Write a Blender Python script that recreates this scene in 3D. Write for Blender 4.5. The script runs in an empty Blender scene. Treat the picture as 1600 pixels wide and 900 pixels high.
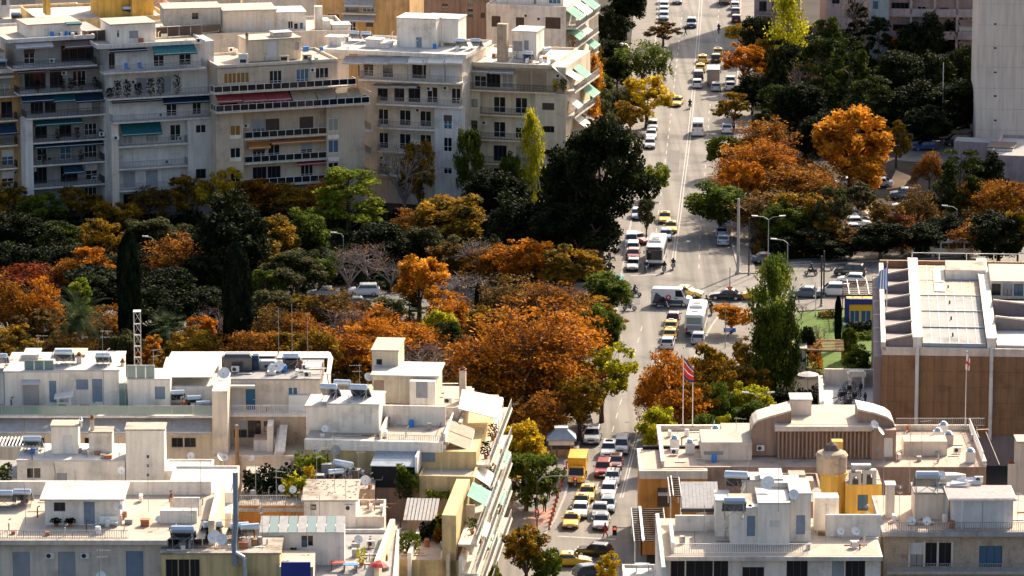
import bpy,math,random
import numpy as np
from mathutils import Vector,Matrix
R=math.radians
rnd=random.Random(7)
sce=bpy.context.scene
COL=sce.collection
# camera
FPX,CAMH,PIT=7400.0,135.0,R(12.0)
cam_data=bpy.data.cameras.new('camera')
cam_data.sensor_width=36.0
cam_data.lens=36.0*FPX/1600.0
cam_data.clip_start=5.0
cam_data.clip_end=9000.0
cam=bpy.data.objects.new('camera',cam_data)
COL.objects.link(cam)
cam.location=(0,0,CAMH)
cam.rotation_euler=(R(90)-PIT,0,0)
sce.camera=cam
# sky and sun
SUN_EL,SUN_AZ=R(34),R(28)
world=bpy.data.worlds.new('World')
sce.world=world
world.use_nodes=True
wn=world.node_tree
sky=wn.nodes.new('ShaderNodeTexSky')
sky.sky_type='NISHITA'
sky.sun_disc=False
sky.sun_elevation=SUN_EL
sky.sun_rotation=SUN_AZ
sky.altitude=150
sky.dust_density=5.0
sky.ozone_density=0.6
bg=wn.nodes['Background']
bg.inputs['Strength'].default_value=0.135
wn.links.new(sky.outputs[0],bg.inputs['Color'])
sd=bpy.data.lights.new('sun','SUN')
sd.energy=5.0
sd.angle=R(0.55)
sd.color=(1.0,0.86,0.68)
sun=bpy.data.objects.new('sun',sd)
COL.objects.link(sun)
to_sun=Vector((math.sin(SUN_AZ)*math.cos(SUN_EL),math.cos(SUN_AZ)*math.cos(SUN_EL),math.sin(SUN_EL)))
sun.rotation_euler=(-to_sun).to_track_quat('-Z','Y').to_euler()
sun.location=(200,900,400)
vs=sce.view_settings
vs.view_transform='Standard'
vs.look='None'
vs.gamma=1.0
vs.use_curve_mapping=False
vs.exposure=0.80
sce.cycles.max_bounces=6
sce.cycles.diffuse_bounces=3
sce.cycles.glossy_bounces=2
sce.cycles.transmission_bounces=4
sce.cycles.use_denoising=True
sce.cycles.sample_clamp_indirect=4.0
# picture <-> place
CP,SP=math.cos(PIT),math.sin(PIT)
def ray(px,py):
 a,b=(px-800)/FPX,(450-py)/FPX
 return Vector((a,CP+SP*b,-SP+CP*b))
def G(px,py,z=0.0):
 d=ray(px,py)
 return Vector((0,0,CAMH))+d*((z-CAMH)/d.z)
class Fr:
 """a building's own frame: u along the front, v into the depth, z up"""
 def __init__(s,px,py,alpha=0.0,z=0.0):
  o=G(px,py,z)
  s.o=Vector((o.x,o.y,0));s.a=R(alpha)
  s.U=Vector((math.cos(s.a),math.sin(s.a),0));s.V=Vector((-math.sin(s.a),math.cos(s.a),0))
 def wall(s,px,py,v=0.0):
  d=ray(px,py);o=s.o+s.V*v;c=Vector((0,0,CAMH))
  t=(o-c).dot(s.V)/d.dot(s.V)
  p=c+d*t
  return(p-s.o).dot(s.U),p.z
 def side(s,px,py,u):
  d=ray(px,py);o=s.o+s.U*u;c=Vector((0,0,CAMH))
  t=(o-c).dot(s.U)/d.dot(s.U)
  p=c+d*t
  return(p-s.o).dot(s.V),p.z
 def roof(s,px,py,z):
  p=G(px,py,z)-s.o
  return p.dot(s.U),p.dot(s.V)
 def w(s,u,v,z=0.0):
  return s.o+s.U*u+s.V*v+Vector((0,0,z))
# materials
MT={}
def _nt(name):
 m=bpy.data.materials.new(name);m.use_nodes=True
 nt=m.node_tree
 return m,nt,nt.nodes['Principled BSDF']
def mat(name,col,rough=0.8,var=0.18,scale=0.6,streak=0.0,sv=(2.2,2.2,.16),metal=0.0,bump=0.0,col2=None,spec=0.3,fine=0.0):
 """procedural surface: base colour broken by blotches (var), vertical rain streaks (streak), grain (fine)"""
 m,nt,p=_nt(name)
 n,l=nt.nodes,nt.links
 p.inputs['Roughness'].default_value=rough
 p.inputs['Metallic'].default_value=metal
 p.inputs['Specular IOR Level'].default_value=spec
 tc=n.new('ShaderNodeTexCoord');oi=n.new('ShaderNodeObjectInfo')
 add=n.new('ShaderNodeVectorMath');add.operation='ADD'
 l.new(tc.outputs['Object'],add.inputs[0]);l.new(oi.outputs['Location'],add.inputs[1])
 n1=n.new('ShaderNodeTexNoise');n1.inputs['Scale'].default_value=scale;n1.inputs['Detail'].default_value=6
 n1.inputs['Roughness'].default_value=0.65
 l.new(add.outputs[0],n1.inputs['Vector'])
 r1=n.new('ShaderNodeValToRGB')
 dark=col2 if col2 else tuple(c*(1-2.2*var)if c*(1-2.2*var)>0 else 0 for c in col)
 lite=tuple(min(1,c*(1+var*.6))for c in col)
 r1.color_ramp.elements[0].position=0.33;r1.color_ramp.elements[0].color=(*dark,1)
 r1.color_ramp.elements[1].position=0.62;r1.color_ramp.elements[1].color=(*lite,1)
 e=r1.color_ramp.elements.new(0.47);e.color=(*col,1)
 l.new(n1.outputs['Fac'],r1.inputs['Fac'])
 out=r1.outputs['Color']
 def mul(a,fac_out,lo):
  mr=n.new('ShaderNodeMapRange');mr.inputs['From Min'].default_value=0.35;mr.inputs['From Max'].default_value=0.6
  mr.inputs['To Min'].default_value=lo;mr.inputs['To Max'].default_value=1.0
  l.new(fac_out,mr.inputs['Value'])
  mx=n.new('ShaderNodeMix');mx.data_type='RGBA';mx.blend_type='MULTIPLY';mx.inputs['Factor'].default_value=1
  l.new(a,mx.inputs['A']);l.new(mr.outputs['Result'],mx.inputs['B'])
  return mx.outputs['Result']
 if streak:
  mp=n.new('ShaderNodeMapping');mp.inputs['Scale'].default_value=sv
  l.new(add.outputs[0],mp.inputs['Vector'])
  n2=n.new('ShaderNodeTexNoise');n2.inputs['Scale'].default_value=1.0;n2.inputs['Detail'].default_value=5
  l.new(mp.outputs[0],n2.inputs['Vector'])
  out=mul(out,n2.outputs['Fac'],1-streak)
 if fine:
  n3=n.new('ShaderNodeTexNoise');n3.inputs['Scale'].default_value=9;n3.inputs['Detail'].default_value=4
  l.new(add.outputs[0],n3.inputs['Vector'])
  out=mul(out,n3.outputs['Fac'],1-fine)
 l.new(out,p.inputs['Base Color'])
 if bump:
  b=n.new('ShaderNodeBump');b.inputs['Strength'].default_value=bump;b.inputs['Distance'].default_value=0.05
  n4=n.new('ShaderNodeTexNoise');n4.inputs['Scale'].default_value=14
  l.new(add.outputs[0],n4.inputs['Vector']);l.new(n4.outputs['Fac'],b.inputs['Height']);l.new(b.outputs[0],p.inputs['Normal'])
 MT[name]=m
 return m
def plain(name,col,rough=0.5,metal=0.0,spec=0.5,coat=0.0,emit=0.0):
 m,nt,p=_nt(name)
 p.inputs['Base Color'].default_value=(*col,1);p.inputs['Roughness'].default_value=rough
 p.inputs['Metallic'].default_value=metal;p.inputs['Specular IOR Level'].default_value=spec
 p.inputs['Coat Weight'].default_value=coat
 if emit:
  p.inputs['Emission Color'].default_value=(*col,1);p.inputs['Emission Strength'].default_value=emit
 MT[name]=m
 return m
def leaf(name,c1,c2,c3,trans=0.4):
 """foliage: every leaf card takes its own colour from three; light shines through the blade"""
 m,nt,p=_nt(name)
 n,l=nt.nodes,nt.links
 geo=n.new('ShaderNodeNewGeometry');tc=n.new('ShaderNodeTexCoord');oi=n.new('ShaderNodeObjectInfo')
 no=n.new('ShaderNodeTexNoise');no.inputs['Scale'].default_value=0.55;no.inputs['Detail'].default_value=3
 ad=n.new('ShaderNodeVectorMath');ad.operation='ADD'
 l.new(tc.outputs['Object'],ad.inputs[0]);l.new(oi.outputs['Location'],ad.inputs[1]);l.new(ad.outputs[0],no.inputs['Vector'])
 mx=n.new('ShaderNodeMath');mx.operation='MULTIPLY_ADD';mx.inputs[1].default_value=0.40
 sh=n.new('ShaderNodeMath');sh.operation='MULTIPLY_ADD';sh.inputs[1].default_value=1.9;sh.inputs[2].default_value=-0.66
 l.new(no.outputs['Fac'],sh.inputs[0])
 l.new(geo.outputs['Random Per Island'],mx.inputs[0]);l.new(sh.outputs[0],mx.inputs[2])
 r=n.new('ShaderNodeValToRGB')
 r.color_ramp.elements[0].position=0.1;r.color_ramp.elements[0].color=(*c1,1)
 r.color_ramp.elements[1].position=0.9;r.color_ramp.elements[1].color=(*c3,1)
 e=r.color_ramp.elements.new(0.5);e.color=(*c2,1)
 l.new(mx.outputs[0],r.inputs['Fac'])
 l.new(r.outputs['Color'],p.inputs['Base Color'])
 p.inputs['Roughness'].default_value=0.7;p.inputs['Specular IOR Level'].default_value=0.04
 tr=n.new('ShaderNodeBsdfTranslucent');l.new(r.outputs['Color'],tr.inputs['Color'])
 ms=n.new('ShaderNodeMixShader');ms.inputs['Fac'].default_value=trans
 l.new(p.outputs[0],ms.inputs[1]);l.new(tr.outputs[0],ms.inputs[2])
 l.new(ms.outputs[0],n['Material Output'].inputs['Surface'])
 MT[name]=m
 return m
mat('plaster_white',(.88,.80,.69),.85,.14,.28,0.16,fine=.08)
mat('plaster_grey',(.36,.34,.32),.85,.12,.35,0.15,fine=.08)
mat('plaster_cool',(.76,.71,.66),.85,.14,.28,0.18,fine=.08)
mat('plaster_cream',(.76,.62,.44),.85,.14,.28,0.15,fine=.08)
mat('plaster_beige',(.62,.49,.36),.85,.14,.28,0.14,fine=.06)
mat('plaster_pale',(.74,.64,.52),.85,.14,.28,0.16,fine=.08)
mat('plaster_yellow',(.70,.52,.25),.85,.14,.28,0.28,fine=.08)
mat('plaster_ochre',(.60,.37,.16),.85,.12,.4,.25,fine=.08)
mat('plaster_orange',(.62,.26,.06),.85,.14,.28,0.27)
mat('plaster_gold',(.72,.43,.09),.85,.14,.28,0.27)
mat('plaster_brown',(.40,.28,.21),.85,.12,.4,.25,fine=.1)
mat('plaster_pink',(.42,.33,.32),.85,.10,.4,.2)
mat('plaster_red',(.45,.09,.05),.8,.12,.4,.2)
mat('soffit',(.45,.43,.41),.9,.12,.5)
mat('roof_white',(.58,.55,.51),.8,.17,.22,0,fine=.12)
mat('roof_cream',(.50,.425,.345),.9,.14,.22,0,col2=(.44,.35,.26),fine=.18)
mat('roof_grey',(.34,.325,.31),.9,.16,.25,0,fine=.18)
mat('roof_tile',(.56,.42,.32),.9,.16,.5,0,fine=.22)
mat('roof_dirty',(.45,.38,.31),.95,.22,.35,0,col2=(.2,.16,.12),fine=.25)
mat('concrete',(.46,.43,.40),.9,.14,.5,.2,fine=.15)
mat('concrete_tower',(.84,.72,.59),.9,.12,.10,.16,fine=.18,bump=.2)
mat('stone',(.54,.42,.30),.9,.16,.7,.12,fine=.22)
mat('rust_panel',(.32,.175,.085),.7,.12,.5,.2,fine=.2)
mat('rust_panel_dark',(.31,.168,.08),.7,.12,.5,.2,fine=.2)
mat('purple_wall',(.25,.20,.19),.8,.10,.3,.1)
mat('brown_louvre',(.30,.20,.15),.7,.12,.5,.1)
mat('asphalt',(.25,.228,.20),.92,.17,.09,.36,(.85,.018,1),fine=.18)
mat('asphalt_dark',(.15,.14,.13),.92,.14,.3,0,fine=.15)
mat('paving',(.21,.185,.16),.9,.14,.35,0,fine=.2)
mat('paving_red',(.40,.22,.17),.9,.12,.5,0,fine=.2)
mat('kerb_stone',(.36,.33,.295),.9,.12,.8,0,fine=.1)
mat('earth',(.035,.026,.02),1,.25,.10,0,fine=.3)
mat('sand',(.55,.36,.19),1,.15,.3,0,fine=.2)
mat('paint_line',(.44,.42,.39),.8,.14,1.6,0,col2=(.29,.27,.25),fine=.25)
mat('bark',(.11,.08,.06),.95,.25,1.2,0,fine=.3)
mat('bark_pale',(.26,.21,.19),.95,.2,1.2,0,fine=.3)
mat('twig',(.20,.125,.10),.95,.2,1.0,0)
mat('cloth_teal',(.012,.12,.135),.8,.10,.8,.15)
mat('cloth_navy',(.015,.05,.10),.8,.10,.8,.15)
mat('cloth_grey',(.42,.41,.40),.85,.08,.6,.15)
mat('cloth_cream',(.72,.66,.56),.85,.07,.6,.12)
mat('cloth_tan',(.46,.37,.27),.85,.08,.6,.15)
mat('cloth_red',(.36,.075,.07),.85,.10,.6,.15)
mat('cloth_orange',(.50,.20,.05),.85,.10,.6,.15)
mat('cloth_green',(.16,.36,.27),.85,.12,.6,.15)
mat('cloth_brown',(.13,.095,.08),.85,.12,.6,.15)
mat('cloth_white',(.58,.55,.51),.8,.05,.6,.1)
mat('shutter_white',(.70,.68,.64),.6,.06,.8,.1)
mat('shutter_grey',(.34,.35,.37),.6,.08,.8,.1)
mat('shutter_blue',(.22,.28,.36),.6,.08,.8,.1)
mat('shutter_brown',(.10,.065,.05),.6,.1,.8,.1)
mat('door_blue',(.02,.12,.24),.5,.08,.8)
mat('door_tan',(.33,.25,.17),.6,.1,.8)
mat('sheet_metal',(.55,.56,.57),.45,.08,.8,.15,metal=.3)
mat('sheet_blue',(.30,.36,.41),.5,.08,.8,.15,metal=.2)
mat('timber',(.34,.20,.10),.75,.2,1.2,0)
mat('terracotta',(.40,.15,.07),.8,.15,1.5,0)
mat('rust',(.22,.08,.035),.85,.25,1.5,0)
mat('grass',(.085,.155,.010),.95,.22,.5,0,col2=(.10,.10,.022),fine=.4)
plain('glass_dark',(.012,.016,.022),.08,0,.5)
plain('glass_curtain',(.36,.33,.29),.3,0,.4)
plain('glass_lit_tint',(.30,.15,.03),.15,0,.5)  # amber base colour imitates lit rooms behind the panes
plain('glass_car',(.016,.020,.026),.06,0,.7)
plain('glass_green',(.18,.27,.25),.12,0,.6)
plain('glass_blue',(.06,.14,.22),.1,0,.6)
plain('frame_white',(.75,.73,.69),.5)
plain('frame_dark',(.06,.055,.05),.5)
plain('metal_white',(.78,.77,.74),.45)
plain('metal_grey',(.33,.33,.33),.5,.4)
plain('metal_dark',(.035,.035,.04),.5,.3)
plain('metal_bright',(.62,.66,.72),.22,.9)
plain('tank_sky_tint',(.50,.60,.70),.28,.35)  # sky reflection on the tanks is put into this blue base colour
plain('collector',(.05,.055,.07),.25,0,.6)
plain('ac_white',(.74,.72,.67),.5)
plain('rubber',(.015,.015,.016),.8)
plain('chrome',(.6,.6,.6),.2,.9)
plain('lamp_clear',(.85,.85,.82),.15,0,.6)
plain('lamp_red',(.42,.012,.01),.25,0,.6)
plain('lamp_orange',(.75,.22,.02),.25,0,.6)
plain('signal_red',(1.0,.06,.03),.4,0,.3,0,1.6)
plain('plate_white',(.75,.75,.72),.5)
plain('blue_paint',(.01,.035,.22),.5)
plain('sign_blue',(.015,.10,.45),.5)
plain('yellow_paint',(.80,.50,.015),.5)
plain('flag_red',(.62,.03,.03),.8)
plain('flag_white',(.82,.80,.77),.8)
plain('flag_blue',(.015,.035,.19),.8)
plain('greek_blue',(.03,.20,.55),.8)
plain('plastic_pink',(.62,.40,.45),.6)
plain('plastic_blue',(.02,.20,.60),.6)
plain('plastic_red',(.55,.03,.02),.6)
plain('skin',(.42,.26,.18),.7)
plain('cloth_black',(.012,.012,.016),.9)
plain('cloth_dark_blue',(.02,.03,.06),.9)
plain('cloth_crimson',(.42,.03,.03),.9)
plain('hair',(.02,.014,.01),.8)
for nm,c in dict(white=(.78,.77,.74),silver=(.48,.49,.50),grey=(.16,.165,.175),black=(.012,.013,.016),blue=(.02,.055,.16),pale_blue=(.33,.42,.50),red=(.30,.015,.015),dark_red=(.14,.012,.015),taxi=(.80,.47,.015),truck_yellow=(.82,.42,.006),slate=(.10,.14,.17),cream=(.62,.55,.42),teal=(.03,.22,.21),navy=(.012,.03,.075),brown=(.30,.23,.19)).items():
 plain('paint_'+nm,c,.35,.0,.5,.6)
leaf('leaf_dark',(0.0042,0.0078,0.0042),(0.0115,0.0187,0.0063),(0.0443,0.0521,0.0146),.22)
leaf('leaf_pine',(0.0092,0.0183,0.0046),(0.0295,0.0459,0.0079),(0.1114,0.1245,0.0183),.25)
leaf('leaf_green',(0.0252,0.0437,0.0067),(0.0756,0.1092,0.0118),(0.2016,0.2268,0.0252),.4)
leaf('leaf_bright',(.07,.10,.010),(.18,.22,.018),(.32,.34,.035),.45)
leaf('leaf_olive',(0.0328,0.0393,0.0131),(0.0786,0.0786,0.0295),(0.1441,0.131,0.0459),.35)
leaf('leaf_yellow',(0.2,0.14,0.01),(0.5,0.34,0.015),(0.78,0.56,0.03),.5)
leaf('leaf_lime',(0.13,0.15,0.01),(0.36,0.34,0.015),(0.66,0.56,0.03),.5)
leaf('leaf_gold',(.17,.065,.008),(.52,.21,.016),(.84,.42,.04),0.45)
leaf('leaf_orange',(.13,.040,.005),(.44,.155,.008),(.80,.32,.018),0.34)
leaf('leaf_rust',(0.0714,0.0273,0.0054),(0.252,0.0926,0.0081),(0.4872,0.2095,0.0148),0.32)
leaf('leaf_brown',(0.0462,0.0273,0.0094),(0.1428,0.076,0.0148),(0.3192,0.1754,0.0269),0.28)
leaf('leaf_red',(0.0504,0.0101,0.0067),(0.2016,0.0378,0.0101),(0.42,0.0924,0.0134),0.3)
leaf('leaf_mixed',(0.0336,0.042,0.0084),(0.2352,0.1386,0.0118),(0.504,0.2604,0.0168),0.36)
leaf('leaf_cypress',(0.0047,0.0094,0.0055),(0.0086,0.0156,0.0078),(0.0218,0.0328,0.0125),.12)
leaf('leaf_palm',(.020,.040,.016),(.045,.075,.026),(.11,.13,.04),.25)
# mesh helpers
class MB:
 def __init__(s):s.v=[];s.f=[]
 def quad(s,a,b,c,d):
  i=len(s.v);s.v+=[tuple(a),tuple(b),tuple(c),tuple(d)];s.f.append((i,i+1,i+2,i+3));return s
 def poly(s,pts):
  i=len(s.v);s.v+=[tuple(p)for p in pts];s.f.append(tuple(range(i,i+len(pts))));return s
 def box(s,x0,x1,y0,y1,z0,z1):
  i=len(s.v)
  s.v+=[(x0,y0,z0),(x1,y0,z0),(x1,y1,z0),(x0,y1,z0),(x0,y0,z1),(x1,y0,z1),(x1,y1,z1),(x0,y1,z1)]
  s.f+=[(i+a,i+b,i+c,i+d)for a,b,c,d in((0,3,2,1),(4,5,6,7),(0,1,5,4),(1,2,6,5),(2,3,7,6),(3,0,4,7))]
  return s
 def prism(s,pts,vec):
  """closed polygon swept along vec"""
  i=len(s.v);n=len(pts);vec=Vector(vec)
  s.v+=[tuple(p)for p in pts]+[tuple(Vector(p)+vec)for p in pts]
  s.f.append(tuple(range(i,i+n)));s.f.append(tuple(reversed(range(i+n,i+2*n))))
  for k in range(n):
   j=(k+1)%n
   s.f.append((i+j,i+k,i+n+k,i+n+j))
  return s
 def tube(s,p,q,r0,r1=None,n=6,caps=True):
  p,q=Vector(p),Vector(q);r1=r0 if r1 is None else r1
  d=(q-p)
  if d.length<1e-6:return s
  d.normalize()
  a=d.orthogonal().normalized();b=d.cross(a)
  i=len(s.v)
  for c,r in((p,r0),(q,r1)):
   for k in range(n):
    t=2*math.pi*k/n
    s.v.append(tuple(c+(a*math.cos(t)+b*math.sin(t))*r))
  for k in range(n):
   j=(k+1)%n
   s.f.append((i+k,i+j,i+n+j,i+n+k))
  if caps:
   s.f.append(tuple(i+k for k in reversed(range(n))));s.f.append(tuple(i+n+k for k in range(n)))
  return s
 def path(s,pts,r,n=5):
  for a,b in zip(pts,pts[1:]):s.tube(a,b,r,r,n)
  return s
 def lathe(s,prof,n=12,c=(0,0,0)):
  i=len(s.v);m=len(prof)
  for r,z in prof:
   for k in range(n):
    t=2*math.pi*k/n
    s.v.append((c[0]+r*math.cos(t),c[1]+r*math.sin(t),c[2]+z))
  for a in range(m-1):
   for k in range(n):
    j=(k+1)%n
    s.f.append((i+a*n+k,i+a*n+j,i+(a+1)*n+j,i+(a+1)*n+k))
  s.f.append(tuple(i+k for k in reversed(range(n))));s.f.append(tuple(i+(m-1)*n+k for k in range(n)))
  return s
 def mesh(s,name):
  me=bpy.data.meshes.new(name);me.from_pydata(s.v,[],s.f);me.update();return me
 def build(s,name,m,parent=None,loc=None,rz=None,smooth=False):
  me=s.mesh(name)
  return put(name,me,m,parent,loc,rz,smooth)
def put(name,me,m=None,parent=None,loc=None,rz=None,smooth=False):
 o=bpy.data.objects.new(name,me);COL.objects.link(o)
 if m is not None:
  mm=MT[m]if isinstance(m,str)else m
  if not me.materials:me.materials.append(mm)
  elif me.materials[0]is not mm:
   o.material_slots[0].link='OBJECT';o.material_slots[0].material=mm
 if parent is not None:o.parent=parent
 if loc is not None:o.location=loc
 if rz is not None:o.rotation_euler=(0,0,rz)
 if smooth:me.polygons.foreach_set('use_smooth',[True]*len(me.polygons))
 return o
def tag(o,label,cat,group=None):
 o['label']=label;o['category']=cat
 if group:o['group']=group
 return o
def thing(name,label,cat,loc=(0,0,0),rz=0.0,group=None,sc=None):
 o=bpy.data.objects.new(name,None);COL.objects.link(o)
 o.empty_display_size=.3
 o.location=loc;o.rotation_euler=(0,0,rz)
 if sc:o.scale=(sc,sc,sc)
 return tag(o,label,cat,group)
def struct(o):
 o['kind']='structure';return o
MESH={}
def shared(key,fn):
 if key not in MESH:MESH[key]=fn().mesh(str(key[0]))
 return MESH[key]
# ground, roads, pavements
def sheet(name,pts,m,z=0.0,kind=True,lift=0.0):
 """flat polygon given by picture points on the ground; lift > 0 makes a raised slab"""
 P=[G(x,y)for x,y in pts]
 b=MB()
 area=sum(P[i].x*P[(i+1)%len(P)].y-P[(i+1)%len(P)].x*P[i].y for i in range(len(P)))
 if area<0:P.reverse()
 top=[Vector((p.x,p.y,z+lift))for p in P]
 b.poly(top)
 if lift:
  for i in range(len(P)):
   a,c=top[i],top[(i+1)%len(P)]
   b.quad((a.x,a.y,0),(c.x,c.y,0),c,a)
 o=b.build(name,m)
 if kind:struct(o)
 return o
def strip(name,pts,width,m,z0,z1,parent=None,dash=None):
 P=[G(x,y)for x,y in pts]
 b=MB()
 segs=[]
 if dash:
  on,off=dash;ph=0.0
  for a,c in zip(P,P[1:]):
   L=(c-a).length;d=(c-a)/L;t=-ph
   while t<L:
    s0,s1=max(t,0),min(t+on,L)
    if s1>s0:segs.append((a+d*s0,a+d*s1))
    t+=on+off
   ph=(L-(t-on-off))%(on+off)
 else:
  segs=list(zip(P,P[1:]))
 for a,c in segs:
  d=(c-a).normalized();n=Vector((-d.y,d.x,0))*width/2
  q=[a-n,c-n,c+n,a+n]
  if z0==z1:b.poly([(p.x,p.y,z1)for p in q])
  else:b.prism([(p.x,p.y,z0)for p in q][::-1],(0,0,z1-z0))
 o=b.build(name,m,parent)
 return o
def shift(pts,dx,dy=0):return[(x+dx,y+dy)for x,y in pts]
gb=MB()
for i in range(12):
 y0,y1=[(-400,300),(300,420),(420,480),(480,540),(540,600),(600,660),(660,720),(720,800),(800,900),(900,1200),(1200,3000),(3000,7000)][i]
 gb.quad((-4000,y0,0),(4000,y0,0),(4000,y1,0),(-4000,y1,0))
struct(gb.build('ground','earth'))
KL_LOW=[(838,905),(847,842),(866,815),(882,778),(908,683),(925,630),(945,550),(957,505),(964,482)]
KL_UP=[(969,437),(973,420),(980,380),(993,310),(1010,200),(1020,110),(1028,20),(1030,-40),(1033,-110)]
KR_LOW=[(1000,905),(998,842),(1004,800),(1020,720),(1050,640),(1085,560),(1112,510),(1130,486)]
KR_UP=[(1156,428),(1143,380),(1144,310),(1148,200),(1153,110),(1157,20),(1158,-40),(1160,-110)]
XN=[(1156,428),(1230,416),(1400,407),(1800,385)]
XS=[(1130,486),(1165,479),(1235,472),(1400,462),(1800,440)]
WN=[(969,437),(900,442),(500,462),(-200,500)]
WS=[(964,482),(900,487),(500,508),(-200,548)]
main_road=sheet('main_road',KL_LOW+KL_UP+KR_UP[::-1]+KR_LOW[::-1],'asphalt',.004)
cross_road=sheet('cross_road',[(1100,440)]+XN+XS[::-1]+[(1085,486)],'asphalt',.008)
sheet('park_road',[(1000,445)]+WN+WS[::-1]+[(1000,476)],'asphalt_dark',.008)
sheet('side_street',[(600,850),(1010,842),(1012,960),(600,990)],'asphalt',.012)
# pavements
sheet('pavement_west',KL_LOW[1:]+[(930,484),(905,545),(872,640),(845,672),(760,690),(700,760),(690,846)],'paving',.008,lift=.12)
sheet('pavement_north_west',KL_UP+shift(KL_UP,-38)[::-1],'paving',.008,lift=.12)
sheet('pavement_north_east',KR_UP+shift(KR_UP,26)[::-1],'paving',.008,lift=.12)
sheet('pavement_south_east',KR_LOW[1:]+XS[1:3]+[(1245,488),(1236,560),(1180,640),(1120,700),(1080,780),(1060,842)],'paving',.008,lift=.12)
sheet('pavement_cross_north',XN[1:]+shift(XN[1:],0,-9)[::-1],'paving',.008,lift=.12)
sheet('pavement_cross_south',XS[2:]+shift(XS[2:],0,16)[::-1],'paving',.008,lift=.12)
sheet('tactile_paving',[(838,828),(862,812),(868,795),(842,797),(826,812)],'paving_red',.133)
for nm,pl in(('kerb_west',KL_LOW[1:]),('kerb_north_west',KL_UP),('kerb_north_east',KR_UP),('kerb_south_east',KR_LOW[1:]+XS[1:]),('kerb_cross_north',XN)):
 struct(strip(nm,pl,.28,'kerb_stone',0,.145))
 # painted markings
DL=[(930,905),(971,778),(991,698),(1016,610),(1034,545),(1046,490)]
DU=[(1051,420),(1054,394),(1063,326),(1066,300),(1076,222),(1087,110),(1094,20),(1098,-60)]
for pl in(DL[1:-1],DU):
 strip('lane_line',shift(pl,-2),.14,'paint_line',.016,.016,main_road)
 strip('lane_line',shift(pl,2),.14,'paint_line',.016,.016,main_road)
strip('lane_line',[(1018,425),(1028,340),(1034,296),(1046,200),(1056,110),(1066,20)],.14,'paint_line',.016,.016,main_road,(3,4))
strip('lane_line',[(1092,420),(1094,366),(1104,240),(1108,180),(1117,90),(1123,20),(1126,-40)],.14,'paint_line',.016,.016,main_road,(3,4))
strip('lane_line',[(925,790),(950,698),(975,610),(995,540),(1006,500)],.14,'paint_line',.016,.016,main_road,(3,4))
strip('stop_line',[(985,431),(1050,428)],.45,'paint_line',.016,.016,main_road)
strip('stop_line',[(872,838),(962,843)],.45,'paint_line',.018,.018,main_road)
strip('lane_line',[(1180,455),(1300,443),(1400,435),(1700,415)],.14,'paint_line',.016,.016,cross_road,(3,4))
for i in range(4):
 c=G([1036,1022,980,960][i],[560,640,660,735][i])
 MB().lathe([(.36,0),(.34,.008)],10,(c.x,c.y,.006)).build('manhole_cover','asphalt_dark',main_road)
 # resurfaced asphalt patches
for pts in([(1000,600),(1024,600),(1030,575),(1010,575)],[(1040,270),(1060,270),(1063,235),(1044,235)],[(1100,300),(1130,300),(1130,285),(1102,285)],[(960,742),(982,742),(990,712),(970,712)]):
 o=sheet('road_patch',pts,'asphalt_dark',.013,kind=False);o.parent=main_road
 # lawn, sand and yards
sheet('lawn',[(1236,489),(1372,478),(1380,585),(1330,600),(1236,566)],'grass',.02)
sheet('park_lawn',[(700,418),(770,398),(800,404),(760,420)],'grass',.02)
sheet('verge',[(1216,182),(1228,182),(1226,222),(1218,222)],'grass',.02)
sheet('sand_yard',[(1385,296),(1400,266),(1425,276),(1412,292)],'sand',.02)
sheet('sand_path',[(1335,350),(1352,306),(1378,318),(1392,345)],'sand',.02)
sheet('garden_path',[(1224,214),(1226,184),(1246,184),(1240,214)],'sand',.016)
sheet('parking_yard',[(1296,372),(1314,330),(1360,332),(1362,374)],'paving',.012)
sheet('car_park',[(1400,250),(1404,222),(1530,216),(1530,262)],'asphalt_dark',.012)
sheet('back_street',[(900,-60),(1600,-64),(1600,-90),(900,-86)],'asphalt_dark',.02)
# vehicles
def loft(b,secs):
 """secs: list of closed rings with equal counts"""
 i=len(b.v);n=len(secs[0])
 for s in secs:b.v+=[tuple(p)for p in s]
 for a in range(len(secs)-1):
  for k in range(n):
   j=(k+1)%n
   b.f.append((i+a*n+k,i+(a+1)*n+k,i+(a+1)*n+j,i+a*n+j))
 b.f.append(tuple(i+k for k in range(n)));b.f.append(tuple(i+(len(secs)-1)*n+k for k in reversed(range(n))))
def ring(x,w,zl,zt):
 h=zt-zl
 return[(x,-w*.88,zl),(x,-w*.98,zl+.12*h),(x,-w,zl+.5*h),(x,-w*.965,zt-.13*h),(x,-w*.86,zt),(x,w*.86,zt),(x,w*.965,zt-.13*h),(x,w,zl+.5*h),(x,w*.98,zl+.12*h),(x,w*.88,zl)]
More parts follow.
